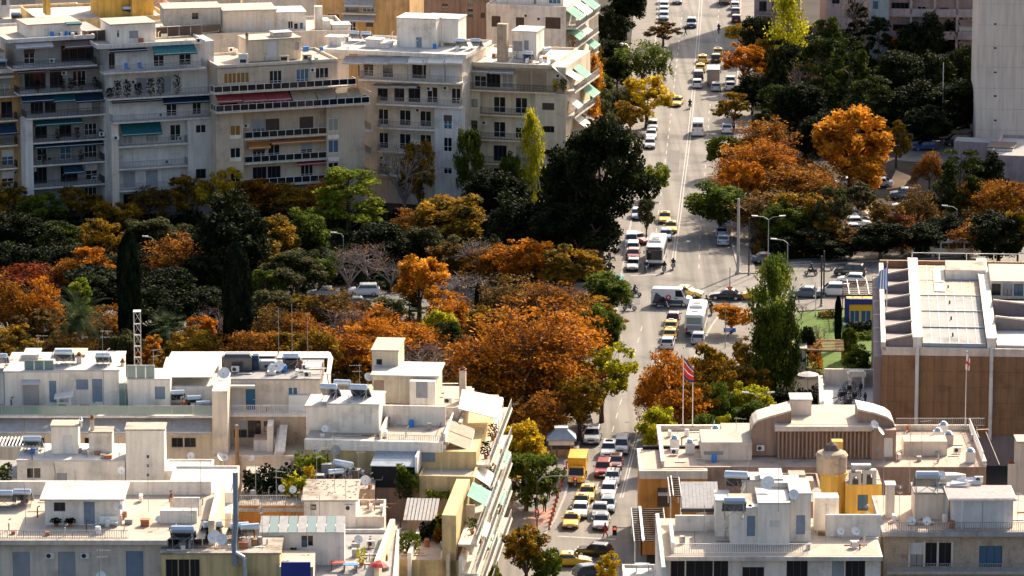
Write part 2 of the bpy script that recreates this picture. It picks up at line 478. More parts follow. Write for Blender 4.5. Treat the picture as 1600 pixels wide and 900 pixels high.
 # type: length, width, height, nose height, shoulder, windscreen base, roof front, roof rear, rear base, tail height
CAR={'hatch':(4.0,1.74,1.47,.70,.93,.95,.25,-1.35,-1.90,.93),'sedan':(4.5,1.78,1.44,.68,.92,.85,.15,-1.05,-1.70,.96),'suv':(4.4,1.84,1.70,.88,1.08,1.05,.45,-1.70,-2.05,1.08),'van':(5.3,2.0,2.40,1.05,1.25,1.95,1.25,-2.50,-2.62,1.25),'minivan':(4.4,1.80,1.80,.90,1.10,1.45,.65,-2.00,-2.15,1.10),}
def car_parts(t):
 L,W,H,zn,zs,wb,rf,rr,rb,zt=CAR[t]
 w=W/2;h2=L/2
 b=MB()
 st=[(-h2,.86,.42,zt-.12),(-h2+.10,.95,.27,zt),(rb+.05,1,.22,zs),(wb,1,.22,zs),(wb+(h2-wb)*.55,.985,.22,zs-(zs-zn)*.35),(h2-.12,.93,.26,zn+.02),(h2,.80,.36,zn-.10)]
 loft(b,[ring(x,w*k,a,c)for x,k,a,c in st])
 gw,gt=w*.955,w*.78
 def rg(z,k,x0,x1):return[(x1,-k,z),(x1,k,z),(x0,k,z),(x0,-k,z)]
 e=.07
 loft(b,[rg(zs-.02,gw,rb,wb),rg(H-e,gt+.03,rr-.06,rf+.08),rg(H,gt-.10,rr+.12,rf-.12)])
 out={'body':b}
 def lerp(a,c,t):return a+(c-a)*t
 def glass(xa,xb,t0,t1,k0,k1,sgn):
  z0,z1=lerp(zs,H-e,t0),lerp(zs,H-e,t1)
  x0,x1=lerp(xa,xb,t0),lerp(xa,xb,t1)
  y0,y1=lerp(gw,gt+.03,t0)*k0,lerp(gw,gt+.03,t1)*k1
  q=[(x0+sgn*.02,-y0,z0),(x0+sgn*.02,y0,z0),(x1+sgn*.02,y1,z1),(x1+sgn*.02,-y1,z1)]
  bb=MB();bb.prism(q if sgn>0 else q[::-1],(-.03*sgn,0,0));return bb
 out['windscreen']=glass(wb,rf+.08,.06,.93,.93,.90,1)
 if t!='van':
  out['rear_window']=glass(rb,rr-.06,.12,.90,.88,.86,-1)
 for s in(-1,1):
  bb=MB()
  y0,y1=gw+.004,gt+.03+.004
  a0,a1=(wb-.22,rf-.02);c0,c1=(rb+.22,rr+.10)
  if t=='van':c0=c1=.55
  def sp(x,tt):return(x,s*(lerp(y0,y1,tt)+.008),lerp(zs,H-e,tt))
  q=[sp(lerp(c0,c1,.12),.12),sp(lerp(a0,a1,.12),.12),sp(lerp(a0,a1,.88),.88),sp(lerp(c0,c1,.88),.88)]
  bb.prism(q if s<0 else q[::-1],(0,-.02*s,0))
  out['side_window%+d'%s]=bb
  if t not in('van',):
   bp=MB();xm=(wb+rb)/2-.1
   q=[sp(xm-.05,.1),sp(xm+.05,.1),sp(xm+.03,.9),sp(xm-.06,.9)]
   q=[(p[0],p[1]+s*.006,p[2])for p in q]
   bp.prism(q if s<0 else q[::-1],(0,-.01*s,0));out['pillar%+d'%s]=bp
  out['headlight%+d'%s]=MB().box(h2-.22,h2-.01,s*w*.62-.17,s*w*.62+.17,zn-.13,zn+.015)
  out['taillight%+d'%s]=MB().box(-h2-.005,-h2+.14,s*w*.74-.11,s*w*.74+.11,zt-.32,zt-.06)
  out['mirror%+d'%s]=MB().box(wb-.30,wb-.14,s*(w+.10)-.09,s*(w+.10)+.09,zs+.02,zs+.18)
 out['grille']=MB().box(h2-.10,h2+.004,-w*.42,w*.42,zn-.34,zn-.17)
 out['bumper']=MB().box(h2-.14,h2+.03,-w*.86,w*.86,.28,.44)
 out['number_plate']=MB().box(h2+.005,h2+.045,-.26,.26,.36,.47)
 out['rear_plate']=MB().box(-h2-.04,-h2+.05,-.26,.26,.55,.66)
 out['rear_bumper']=MB().box(-h2-.03,-h2+.2,-w*.86,w*.86,.30,.46)
 if t=='van':
  out['rear_window']=MB().box(rb-.03,rb+.04,-.75,-.06,1.55,2.1)
  out['rear_window ']=MB().box(rb-.03,rb+.04,.06,.75,1.55,2.1)
  out['door_seam']=MB().box(rb-.035,rb+.03,-.015,.015,.5,2.25)
 return out
PMAT={'body':None,'windscreen':'glass_car','rear_window':'glass_car','side_window':'glass_car','pillar':None,'headlight':'lamp_clear','taillight':'lamp_red','mirror':None,'grille':'rubber','bumper':'metal_dark','number_plate':'plate_white','rear_plate':'plate_white','rear_bumper':None,'door_seam':'metal_dark'}
CMESH={}
for t in CAR:
 CMESH[t]=[(k,b.mesh(k))for k,b in car_parts(t).items()]
def wheel_mesh(r,wd):
 tyre=MB();n=14
 for x0,x1,r0,r1 in((-wd/2,-wd*.35,r*.9,r),(-wd*.35,wd*.35,r,r),(wd*.35,wd/2,r,r*.9)):
  tyre.tube((0,x0,0),(0,x1,0),r0,r1,n,True)
 rim=MB().tube((0,-wd/2-.012,0),(0,wd/2+.012,0),r*.62,r*.62,n)
 return tyre.mesh('tyre'),rim.mesh('rim')
WM=wheel_mesh(.32,.21)
WBIG=wheel_mesh(.48,.28)
def add_wheels(root,pos,wm=WM):
 for x,y,z in pos:
  a=put('wheel',wm[0],'rubber',root,(x,y,z))
  put('rim',wm[1],'chrome',a)
def street_ang(py):
 pl=[(935,850),(960,750),(992,640),(1030,520),(1062,410),(1066,320),(1079,200),(1087,110),(1092,20),(1096,-60)]
 for a,b in zip(pl,pl[1:]):
  if b[1]<=py<=a[1]or b is pl[-1]:
   d=G(*b)-G(*a);return math.atan2(d.y,d.x)
 return R(88)
def heading(h,py):
 if h=='t':return street_ang(min(py,850))+math.pi
 if h=='a':return street_ang(min(py,850))
 return R(h)
def taxi_sign(root,z):
 MB().box(-.32,.32,-.13,.13,0,.13).build('taxi_sign','lamp_clear',root,(-.1,0,z),R(90))
def car(px,py,t,paint,h,label,name=None,roof=None,group=None,taxi=False,dz=0.0,sc=1.0):
 """px, py: where the middle of the car's footprint is in the picture"""
 p=G(px,py);p.y+=(CAR[t][0]if h in('t','a')else CAR[t][1])/2
 cat='van' if t=='van' else('taxi' if taxi else 'car')
 nm=name or{'van':'delivery_van'}.get(t,'taxi' if taxi else 'car')
 root=thing(nm,label,cat,(p.x,p.y,dz+.02),heading(h,py),group,sc)
 for k,me in CMESH[t]:
  key=k.strip().rstrip('+-1')
  m=PMAT[key]or('paint_'+paint)
  if key=='pillar':m='metal_dark'
  put({'rear_plate':'number_plate','rear_bumper':'bumper'}.get(key,key),me,m,root)
 L,W=CAR[t][0],CAR[t][1]
 add_wheels(root,[(sx*L*.31,sy*(W/2-.10),.32)for sx in(1,-1)for sy in(1,-1)])
 if taxi:taxi_sign(root,CAR[t][2])
 if roof=='rails':
  for s in(-1,1):MB().box(-1.5,.5,s*.62-.02,s*.62+.02,0,.05).build('roof_rail','metal_dark',root,(0,0,CAR[t][2]-.02))
 if roof=='glass':
  MB().box(-.9,.1,-.45,.45,0,.015).build('sunroof','glass_car',root,(0,0,CAR[t][2]))
 return root
def bus(px,py,h,label,paint,L=10.5,rear=False):
 p=G(px,py);p.y+=L/2
 r=thing('city_bus',label,'bus',(p.x,p.y,.02),heading(h,py))
 w,H=1.25,3.0;x0,x1=-L/2,L/2
 b=MB()
 def rr(x,k,zt):return[(x,-w*k,.38),(x,-w*k,zt-.25),(x,-w*k+.12,zt-.05),(x,-w*k+.32,zt),(x,w*k-.32,zt),(x,w*k-.12,zt-.05),(x,w*k,zt-.25),(x,w*k,.38)]
 loft(b,[rr(x0,.96,H-.06),rr(x0+.15,1,H),rr(x1-.2,1,H),rr(x1,.95,H-.08)])
 b.build('body','paint_'+paint,r)
 MB().box(x1-.06,x1+.03,-1.10,1.10,1.05,2.45).build('windscreen','glass_car',r)
 MB().box(x1-.05,x1+.035,-.95,.95,2.50,2.80).build('destination_board','metal_dark',r)
 MB().box(x1-.1,x1+.05,-1.15,1.15,.36,.62).build('bumper','metal_dark',r)
 MB().box(x0-.03,x0+.05,-.98,.98,1.75,2.6).build('rear_window','glass_green',r)
 MB().box(x0-.035,x0+.05,-1.0,1.0,.95,1.55).build('engine_grille','metal_grey',r)
 MB().box(x0-.06,x0+.05,-1.15,1.15,.36,.7).build('bumper','metal_dark',r)
 for s in(-1,1):
  for k in range(6):
   a=x0+.7+k*(L-2.0)/6
   MB().box(a,a+(L-2.0)/6-.12,s*1.24-.02,s*1.24+.03,1.2,2.4).build('side_window','glass_car',r)
  MB().box(x1-.02,x1+.045,s*.95-.15,s*.95+.15,.68,.9).build('headlight','lamp_clear',r)
  MB().box(x0-.04,x0+.02,s*1.0-.12,s*1.0+.12,.75,1.2).build('taillight','lamp_red',r)
  MB().box(x1-.1,x1+.25,s*1.42-.07,s*1.42+.07,1.95,2.4).build('mirror','metal_dark',r)
 ac=MB().box(-2.2,.6,-.85,.85,0,.32).box(-1.9,.3,-.6,.6,.32,.40).build('roof_unit','paint_white',r,(1.4,0,H-.01))
 MB().box(-1.5,-.7,-.5,.5,.40,.42).box(-.4,.2,-.5,.5,.40,.42).build('fan_grille','metal_dark',ac)
 MB().box(-.5,.5,-.4,.4,0,.10).build('roof_hatch','metal_grey',r,(-2.6,0,H-.01))
 add_wheels(r,[(sx,sy*1.12,.48)for sx in(L*.30,-L*.24)for sy in(1,-1)],WBIG)
 return r
def box_truck(px,py,h,label,cab,box,L=6.4,W=2.1,H=3.0,lid=None):
 p=G(px,py);p.y+=L/2
 r=thing('box_truck',label,'truck',(p.x,p.y,.02),heading(h,py))
 w=W/2;xc=L/2-1.7
 b=MB()
 loft(b,[ring(xc,w*.94,.45,2.15),ring(xc+.75,w*.94,.45,2.2),ring(xc+1.25,w*.94,.42,1.35),ring(L/2,w*.90,.42,1.15)])
 b.build('cab','paint_'+cab,r)
 MB().prism([(xc+.82,-w*.78,2.06),(xc+1.30,-w*.84,1.36),(xc+1.30,w*.84,1.36),(xc+.82,w*.78,2.06)],(.05,0,.03)).build('windscreen','glass_car',r)
 MB().box(-L/2,xc-.08,-w,w,.75,H).build('cargo_box','paint_'+box,r)
 MB().box(-L/2-.02,xc-.06,-w-.02,w+.02,H,H+.05).build('box_roof','paint_'+(lid or box),r)
 MB().box(-L/2-.03,-L/2+.02,-w*.94,-.02,.85,H-.1).build('rear_door','paint_'+box,r)
 MB().box(-L/2-.03,-L/2+.02,.02,w*.94,.85,H-.1).build('rear_door','paint_'+box,r)
 MB().box(-L/2,L/2-.4,-w*.5,w*.5,.45,.75).build('chassis','metal_dark',r)
 MB().box(L/2-.1,L/2+.06,-w*.95,w*.95,.38,.62).build('bumper','metal_dark',r)
 for s in(-1,1):
  MB().box(L/2-.05,L/2+.02,s*w*.68-.15,s*w*.68+.15,.72,.92).build('headlight','lamp_clear',r)
  MB().box(-L/2-.04,-L/2+.02,s*w*.8-.1,s*w*.8+.1,.55,.72).build('taillight','lamp_red',r)
  MB().box(xc+1.0,xc+1.12,s*(w+.14)-.08,s*(w+.14)+.08,1.45,1.85).build('mirror','metal_dark',r)
 add_wheels(r,[(sx,sy*(w-.16),.38)for sx in(L/2-1.0,-L/2+1.4)for sy in(1,-1)],WM)
 return r
# people (one skinned body, clothes by colour)
def person_mesh(key,J,E,rad):
 me=bpy.data.meshes.new('body');me.from_pydata([J[k]for k in J],[],[]);names=list(J)
 me.clear_geometry();me.from_pydata([J[k]for k in names],[(names.index(a),names.index(b))for a,b in E],[])
 o=bpy.data.objects.new('tmp_body',me);COL.objects.link(o)
 sk=o.modifiers.new('skin','SKIN')
 for i,k in enumerate(names):
  r=rad.get(k,rad.get(k.rstrip('LR'),.06));r=r if isinstance(r,tuple)else(r,r);r=(r[0]*1.28,r[1]*1.28)
  me.skin_vertices[0].data[i].radius=r
  me.skin_vertices[0].data[i].use_root=(k=='pelvis')
 ss=o.modifiers.new('sub','SUBSURF');ss.levels=1;ss.render_levels=1
 dg=bpy.context.evaluated_depsgraph_get()
 out=bpy.data.meshes.new_from_object(o.evaluated_get(dg))
 bpy.data.objects.remove(o)
 for m in('skin','hair','cloth_black','cloth_dark_blue'):out.materials.append(MT[m])
 zh=J['head'][2];zc=J['chest'][2];hp=Vector(J['pelvis'])
 for p in out.polygons:
  c=p.center
  if c.z>zh-.09 and(Vector(c)-Vector(J['head'])).length<.22:
   p.material_index=1 if(c.z>zh+.04 or c.x<J['head'][0]-.02)else 0
  elif c.z<hp.z+.02 and min((Vector(c)-Vector(J[k])).length for k in J if k.startswith(('hand','elb')))>.14:p.material_index=3
  elif min((Vector(c)-Vector(J[k])).length for k in J if k.startswith('hand'))<.07:p.material_index=0
  else:p.material_index=2
  p.use_smooth=True
 return out
RADS={'pelvis':(.15,.11),'belly':(.14,.11),'chest':(.17,.12),'neck':.055,'head':(.095,.105),'crown':(.06,.07),'sho':.07,'elb':.05,'hand':.04,'hip':.09,'knee':.065,'ank':.05,'toe':.045}
EDG=[('pelvis','belly'),('belly','chest'),('chest','neck'),('neck','head'),('head','crown')]
for s in 'LR':
 EDG+=[('chest','sho'+s),('sho'+s,'elb'+s),('elb'+s,'hand'+s),('pelvis','hip'+s),('hip'+s,'knee'+s),('knee'+s,'ank'+s),('ank'+s,'toe'+s)]
def pose(kind):
 J={'pelvis':(0,0,.95),'belly':(.01,0,1.10),'chest':(.02,0,1.32),'neck':(.03,0,1.50),'head':(.05,0,1.62),'crown':(.05,0,1.71)}
 st=.26 if kind=='walk' else .05
 for s,y in(('L',1),('R',-1)):
  k=st*y
  J['sho'+s]=(.02,.19*y,1.40);J['elb'+s]=(-.5*k+.01,.25*y,1.13);J['hand'+s]=(-.9*k+.10,.25*y,.90)
  J['hip'+s]=(0,.10*y,.88);J['knee'+s]=(.55*k+.05,.10*y,.48);J['ank'+s]=(1.1*k-.02,.10*y,.08+(.05 if kind=='walk' and y<0 else 0))
  J['toe'+s]=(1.1*k+.14,.11*y,.045)
 if kind=='ride':
  J={'pelvis':(-.18,0,.86),'belly':(-.14,0,1.02),'chest':(-.06,0,1.24),'neck':(.0,0,1.40),'head':(.03,0,1.52),'crown':(.03,0,1.62)}
  for s,y in(('L',1),('R',-1)):
   J['sho'+s]=(-.04,.20*y,1.32);J['elb'+s]=(.16,.30*y,1.10);J['hand'+s]=(.42,.28*y,1.06)
   J['hip'+s]=(-.14,.12*y,.82);J['knee'+s]=(.24,.22*y,.72);J['ank'+s]=(.16,.21*y,.34);J['toe'+s]=(.32,.21*y,.30)
 return J
PMESH={k:person_mesh(k,pose(k),EDG,RADS)for k in('walk','stand','ride')}
def person(loc,rz,kind,label,top='cloth_black',legs='cloth_dark_blue',hat=None,group=None):
 o=put('person',PMESH[kind],None,None,loc,rz)
 tag(o,label,'person',group)
 for i,m in((2,top),(3,legs)):
  o.material_slots[i].link='OBJECT';o.material_slots[i].material=MT[m]
 if hat:
  J=pose(kind)['head']
  MB().lathe([(.10,-.10),(.15,-.04),(.155,.05),(.12,.13),(.04,.17)],10,J).build('helmet',hat,o,smooth=True)
 return o
def motorbike(px,py,h,label,paint,rider=None,hat='metal_dark',top='cloth_black',scoot=False,dx=0.0,group=None):
 p=G(px,py);a=heading(h,py)
 r=thing('scooter' if scoot else 'motorbike',label,'scooter' if scoot else 'motorbike',(p.x,p.y,.02),a,group)
 b=MB();loft(b,[ring(-.72,.10,.55,.78),ring(-.35,.15,.45,.82),ring(.0,.14,.40,.80),ring(.30,.12,.42,.86),ring(.45,.07,.5,.9)])
 b.build('body','paint_'+paint,r)
 bb=MB();loft(bb,[ring(-.75,.11,.78,.88),ring(-.3,.15,.78,.86),ring(.05,.10,.78,.84)]);bb.build('seat','rubber',r)
 MB().tube((.72,.07,.3),(.42,.07,.98),.03).tube((.72,-.07,.3),(.42,-.07,.98),.03).build('fork','chrome',r)
 MB().path([(.34,-.36,1.02),(.44,-.14,1.02),(.44,.14,1.02),(.34,.36,1.02)],.022).build('handlebar','metal_dark',r)
 MB().lathe([(.04,0),(.09,.04),(.09,.10)],8).build('headlight','lamp_clear',r,(.50,0,.82))
 if scoot:MB().prism([(.42,-.2,.4),(.42,.2,.4),(.52,.18,.95),(.52,-.18,.95)],(.04,0,0)).build('leg_shield','paint_'+paint,r)
 else:MB().box(-.15,.2,-.13,.13,.28,.5).build('engine','metal_grey',r)
 MB().box(-.82,-.74,-.08,.08,.62,.72).build('taillight','lamp_red',r)
 MB().tube((-.8,-.16,.34),(.0,-.16,.38),.05).build('exhaust','chrome',r)
 for x in(-.58,.72):
  me=shared(('wheel','mc'),lambda:MB().tube((0,-.06,0),(0,.06,0),.30,.30,14))
  w=put('wheel',me,'rubber',r,(x,0,.30))
  put('rim',shared(('rim','mc'),lambda:MB().tube((0,-.065,0),(0,.065,0),.19,.19,12)),'chrome',w)
 if rider:person((p.x,p.y,.0),a,'ride',rider,top,'cloth_dark_blue',hat)
 return r
# traffic (placed by picture point of the nearest bottom edge)
LP='cars parked along the left kerb at the far end'
car(1038,9,'suv','white','t','white car parked at the left kerb, cut by the top edge',group=LP)
car(1038,17,'hatch','white','t','white hatchback parked at the far left kerb, second from the top edge',group=LP)
car(1038,25,'sedan','white','t','white saloon parked at the far left kerb, third from the top edge',group=LP)
car(1038,33,'hatch','pale_blue','t','pale car parked at the far left kerb, nearest of its row',group=LP)
car(1059,8,'sedan','navy','t','dark saloon driving at the top edge of the avenue')
car(1081,45,'suv','blue','t','blue car driving alone down the far avenue',roof='glass')
motorbike(1123,51,'a','red and black motorbike riding up the far avenue','red','motorcyclist in dark jacket on the far red motorbike',scoot=False)
box_truck(1133,9,'a','dark lorry at the top edge of the avenue','navy','brown',5.5,2.2,2.6)
RP='cars parked along the right kerb at the far end'
car(1147,7,'hatch','silver','a','silver hatchback parked at the right kerb at the top edge',group=RP)
car(1149,16,'hatch','white','a','white car parked at the far right kerb, second from the top',group=RP)
car(1150,26,'sedan','grey','a','grey car parked at the far right kerb, third from the top',group=RP)
car(1151,37,'hatch','dark_red','a','dark red car parked at the far right kerb beside the yellow tree',group=RP)
car(1122.5,90,'sedan','taxi','a','yellow taxi at the head of the far queue, right lane',taxi=True)
car(1119.5,99,'hatch','black','a','black car in front of the box lorry in the far queue')
car(1098.5,101,'sedan','taxi','a','yellow taxi foremost in the left lane of the far queue',taxi=True)
car(1095,115,'sedan','taxi','a','yellow taxi second in the left lane of the far queue',taxi=True)
car(1092,128,'minivan','black','a','black van between the yellow taxi and white hatchback in the far queue')
car(1090,139,'hatch','white','a','white hatchback at the tail of the far queue')
box_truck(1116,136,'a','grey brown box lorry stopped in the far queue','silver','brown',6.5,2.15,3.0,'silver')
car(1119.5,144,'hatch','silver','a','silver car with red tail stopped right behind the box lorry')
car(1142,134,'hatch','silver','a','silver car parked under the orange tree beside the lorry')
car(1142,143,'sedan','white','a','white car parked under the orange tree, nearer of the two')
car(1058,166,'sedan','taxi',260,'yellow taxi pulling out beside the golden roadside tree',taxi=True)
motorbike(1078,170,'a','dark scooter riding up the middle of the avenue','black','rider in black on the scooter behind the far queue',scoot=True)
car(1091.5,214,'van','white','a','white panel van driving up the sunlit avenue',sc=1.02)
LW='white cars parked in the shade of the big dark tree'
car(1020,205,'hatch','white','t','white car parked at left kerb behind the big dark tree, farthest',group=LW)
car(1018,220,'sedan','white','t','white saloon parked at left kerb behind the big dark tree, middle',group=LW)
car(1016,234,'hatch','silver','t','silver car parked at left kerb behind the big dark tree, nearest',group=LW)
car(1137,210,'sedan','white','a','white car parked at right kerb half hidden by orange foliage')
car(1138,272,'sedan','silver','a','silver car under the red brown trees at right kerb')
car(996,345,'hatch','pale_blue','t','pale car at left kerb just above the red car')
car(1039.5,351,'sedan','taxi','t','orange yellow taxi first of the two behind the bus',taxi=True)
car(1049,366,'sedan','taxi','t','yellow taxi beside the pale car behind the bus',taxi=True)
car(1041,378,'hatch','pale_blue','t','pale blue car directly behind the cream bus')
car(998,381,'sedan','red',305,'dark red saloon standing askew by the left kerb')
LK='cars parked at the left kerb beside the bus'
car(987,388,'minivan','white','t','white minivan parked at left kerb, farthest beside the red car',group=LK)
car(989.5,401,'suv','white','t','white car parked at left kerb between minivan and red car',group=LK)
car(990,409,'hatch','red','t','red car squeezed between white cars at left kerb',group=LK)
car(990,425,'sedan','silver','t','silver white saloon foremost at the crossing, left of the bus',group=LK)
bus(1027,418,'t','cream white city bus waiting at the stop line','white',9.6)
motorbike(1010,425,'t','motorbike waiting between the saloon and bus','grey','motorcyclist with pale helmet left of the bus','metal_white')
motorbike(1038,426,'t','motorbike waiting in front of the bus','black','motorcyclist in black in front of the bus')
motorbike(1052,421,'t','motorbike waiting right of the bus','blue','motorcyclist in black right of the bus')
car(1129,373,'sedan','silver','a','silver car parked in dark shade at right kerb, farther')
car(1131,386,'sedan','pale_blue','a','pale blue car parked in dark shade at right kerb, nearer')
motorbike(992,463,330,'motorbike crossing the junction, farther of two by the trees','grey','rider in black on the farther crossing motorbike')
motorbike(983,485,350,'motorbike entering the junction beside the autumn trees','silver','rider in black on the nearer crossing motorbike')
# the delivery van in the junction
v=car(1050,480,'van','white',352,'white delivery van with navy lower side and red round emblem in the junction',sc=1.03)
zs=CAR['van'][4]
MB().prism([(-2.45,-1.012,.45),(1.7,-1.012,.45),(1.55,-1.012,.95),(.3,-1.012,.95),(-.6,-1.012,1.05),(-1.2,-1.012,1.35),(-1.75,-1.012,1.75),(-2.0,-1.012,1.9)],(0,.02,0)).build('navy_swoosh','paint_navy',v)
bb=MB();bb.tube((-.35,-1.03,1.30),(-.35,-1.0,1.30),.34,.34,18);em=bb.build('emblem','flag_red',v)
MB().box(-.55,-.15,-1.04,-1.0,1.24,1.36).build('emblem_bar','flag_white',em)
MB().box(-.42,-.28,-1.038,-1.0,1.08,1.52).build('emblem_bar','flag_white',em)
MB().box(.45,.85,-1.03,-1.0,1.12,1.22).build('lettering','paint_navy',v)
motorbike(1036,482,352,'dark motorbike riding along the near side of the delivery van','black','rider in black beside the delivery van')
car(1073,465,'sedan','taxi',340,'yellow taxi hidden behind the delivery van nose',taxi=True)
car(1135,470,'sedan','black',172,'black saloon turning at the junction behind the motorbike')
motorbike(1104,480,175,'big dark motorbike in front of the black saloon','black','motorcyclist in black turning at the junction')
car(1176,470,'sedan','taxi',172,'yellow taxi on the cross street behind the golden tree',taxi=True)
car(1200,412,'sedan','slate',5,'blue grey car parked at the far corner of the cross street')
motorbike(1268,430,170,'dark scooter riding on the cross street','black','rider in black on the cross street scooter',scoot=True)
motorbike(1293,422,172,'motorbike parked beyond the black car on the cross street','grey')
car(1329,433,'suv','black',168,'black car driving along the cross street',roof='rails')
car(1331,445,'hatch','white',170,'white car on the cross street below the black car')
car(1258,466,'sedan','slate',172,'grey saloon on the cross street behind the tall green tree')
car(1304,464,'minivan','white',176,'white minivan on the cross street by the lawn')
# northbound queue below the junction
car(1053,508,'hatch','dark_red','a','dark red car at the head of the queue below the junction')
car(1049.5,522,'sedan','taxi','a','pale yellow taxi second in the queue below the junction',taxi=True)
car(1048,535,'sedan','taxi','a','orange yellow taxi third in the queue below the junction',taxi=True)
car(1044,548,'hatch','white','a','white car behind the taxis, half hidden by foliage')
bus(1090,527,'a','white city bus seen from behind below the junction','white',9.6)
car(1092,540,'hatch','silver','a','silver car behind the white bus under foliage')
motorbike(1112,492,'a','motorbike beside the golden tree at the junction','black','rider in black beside the golden tree')
# southbound queue at the bottom
car(926,697,'suv','silver','t','silver off road car parked beside the kiosk',roof='rails',sc=1.05)
car(972,713,'minivan','silver','t','silver grey car rearmost in the right lane of the near queue',sc=1.0)
car(952,719,'suv','white','t','white car rearmost in the middle lane of the near queue',roof='glass')
car(962,737,'hatch','dark_red','t','dark red car in the right lane of the near queue',roof='glass')
car(943,749,'suv','red','t','red car in the middle lane ahead of the white one')
s1=car(958,761,'hatch','white','t','white car with two dark bonnet stripes in the near queue')
for yy in(-.22,.22):MB().box(-.9,.2,yy-.1,yy+.1,0,.012).build('stripe','metal_dark',s1,(-.2,0,1.47))
for yy in(-.22,.22):MB().prism([(.98,yy-.1,.955),(1.95,yy-.1,.72),(1.95,yy+.1,.72),(.98,yy+.1,.955)],(0,0,.01)).build('stripe','metal_dark',s1)
car(951.5,781,'hatch','white','t','white car with yellow side in the near queue below the striped car')
car(950,804,'hatch','pale_blue','t','light blue car near the front of the near queue',roof='glass')
car(938,814,'sedan','grey','t','dark grey car second from the stop line in the near queue')
car(940,831,'sedan','silver','t','grey blue saloon first at the stop line beside the pedestrian in red',roof='glass')
box_truck(903,762,'t','bright yellow truck at the left kerb of the near queue','truck_yellow','truck_yellow',6.0,2.05,3.0)
car(918,786,'sedan','taxi','t','yellow taxi right behind the white car, ahead of the yellow truck',taxi=True)
car(909,800,'sedan','taxi','t','yellow taxi mostly hidden behind the white saloon',taxi=True)
car(907,813,'sedan','white','t','white saloon between the yellow taxis of the near queue')
car(893,829,'sedan','taxi','t','yellow taxi foremost at the stop line by the kerb',taxi=True)
car(929,872,'hatch','black',165,'black car turning across the near crossing')
car(892,887,'sedan','taxi',358,'yellow taxi seen from its side crossing at the bottom',taxi=True,sc=1.02)
car(925,905,'hatch','navy',20,'dark car half hidden by yellow shrub at the bottom edge')
MP='motorbikes parked in a row by the kiosk'
for i,(x,y,lb)in enumerate(((914,660,'scooter parked at the pavement edge above the silver car, farthest'),(916,667,'scooter parked at the pavement edge above the silver car, middle'),(918,675,'scooter parked at the pavement edge above the silver car, nearest'))):
 motorbike(x,y,200,lb,['black','grey','red'][i],scoot=True,group=MP)
 # park road and yards
car(568,464,'suv','white',182,'white car on the park road between the autumn trees')
car(505,466,'sedan','silver',182,'silver car on the park road half hidden by bushes')
car(552,482,'sedan','grey',182,'grey car parked on the near side of the park road')
car(694,454,'suv','white',182,'pale car on the park road beyond the golden tree')
box_truck(963,470,'t','teal van nosing out of the park road behind trees','teal','teal',5,1.9,2.5)
WY='white cars parked in the paved yard'
for i,(x,y)in enumerate(((1336,343),(1337,350),(1338,358),(1338,366))):
 car(x,y,['hatch','sedan','suv','sedan'][i],['white','silver','white','white'][i],5,['white car farthest in the paved yard row','silver car second in the paved yard row','white car third in the paved yard row','white car nearest in the paved yard row'][i],group=WY)
car(1316,293,'sedan','white',200,'white car under the golden tree')
car(1373,293,'sedan','white',170,'white car beside the sandy yard')
car(1414,312,'suv','slate',175,'blue grey car beneath the red brown shrubs')
car(1418,329,'sedan','silver',175,'silver car below the blue grey car among shrubs')
car(1421,231,'hatch','pale_blue',190,'pale blue car in the shaded car park, leftmost')
car(1430,224,'sedan','blue',190,'blue car in the shaded car park')
car(1445,236,'hatch','blue',190,'bright blue car in the shaded car park behind the shrub')
car(1497,229,'minivan','black',182,'black car at the wall of the car park')
car(1522,220,'sedan','red',182,'red car against the concrete tower')
# the old cream coach
p=G(1484,404)
r=thing('old_coach','old cream coach parked behind the museum among trees','bus',(p.x,p.y+1.2,.02),R(181))
b=MB();loft(b,[ring(-3.4,1.1,.45,2.45),ring(-3.3,1.15,.40,2.6),ring(2.6,1.15,.40,2.6),ring(2.95,1.12,.42,1.5),ring(3.6,1.0,.5,1.2)]);b.build('body','paint_cream',r)
for k in range(5):MB().box(-3.0+k*1.1,-2.1+k*1.1,1.10,1.17,1.45,2.2).build('side_window','glass_car',r)
for k in range(5):MB().box(-3.0+k*1.1,-2.1+k*1.1,-1.17,-1.10,1.45,2.2).build('side_window','glass_car',r)
MB().prism([(2.68,-1.0,2.4),(2.95,-1.0,1.55),(2.95,1.0,1.55),(2.68,1.0,2.4)],(.06,0,0)).build('windscreen','glass_car',r)
add_wheels(r,[(sx,sy*1.0,.42)for sx in(2.4,-2.2)for sy in(1,-1)],WBIG)
# people on foot
def walker(px,py,rz,kind,label,top='cloth_black',legs='cloth_dark_blue'):
 p=G(px,py);return person((p.x,p.y,.135),R(rz),kind,label,top,legs)
walker(825,797,250,'walk','pedestrian in black left of the group on the pavement')
walker(838,800,270,'stand','pedestrian in dark clothes next to the traffic light pole')
walker(851,802,90,'walk','pedestrian in black right of the group on the pavement')
walker(857,783,80,'stand','pedestrian in dark coat farther up the pavement alone')
o=walker(946,840,190,'walk','pedestrian in red crossing in front of the grey saloon','cloth_crimson','cloth_crimson');o.location.z=.02
o=walker(1108,250,60,'stand','person in dark suit standing at the right kerb under trees','cloth_dark_blue');
walker(1071,55,20,'walk','person in black crossing the far avenue beside the blue car').location.z=.02
walker(1103,572,80,'walk','person on the right pavement behind the autumn foliage')
walker(941,418,0,'walk','person walking on the left pavement beneath the dark tree','cloth_black','cloth_black')
walker(1198,415,200,'stand','person in red at the far corner of the cross street','cloth_crimson')
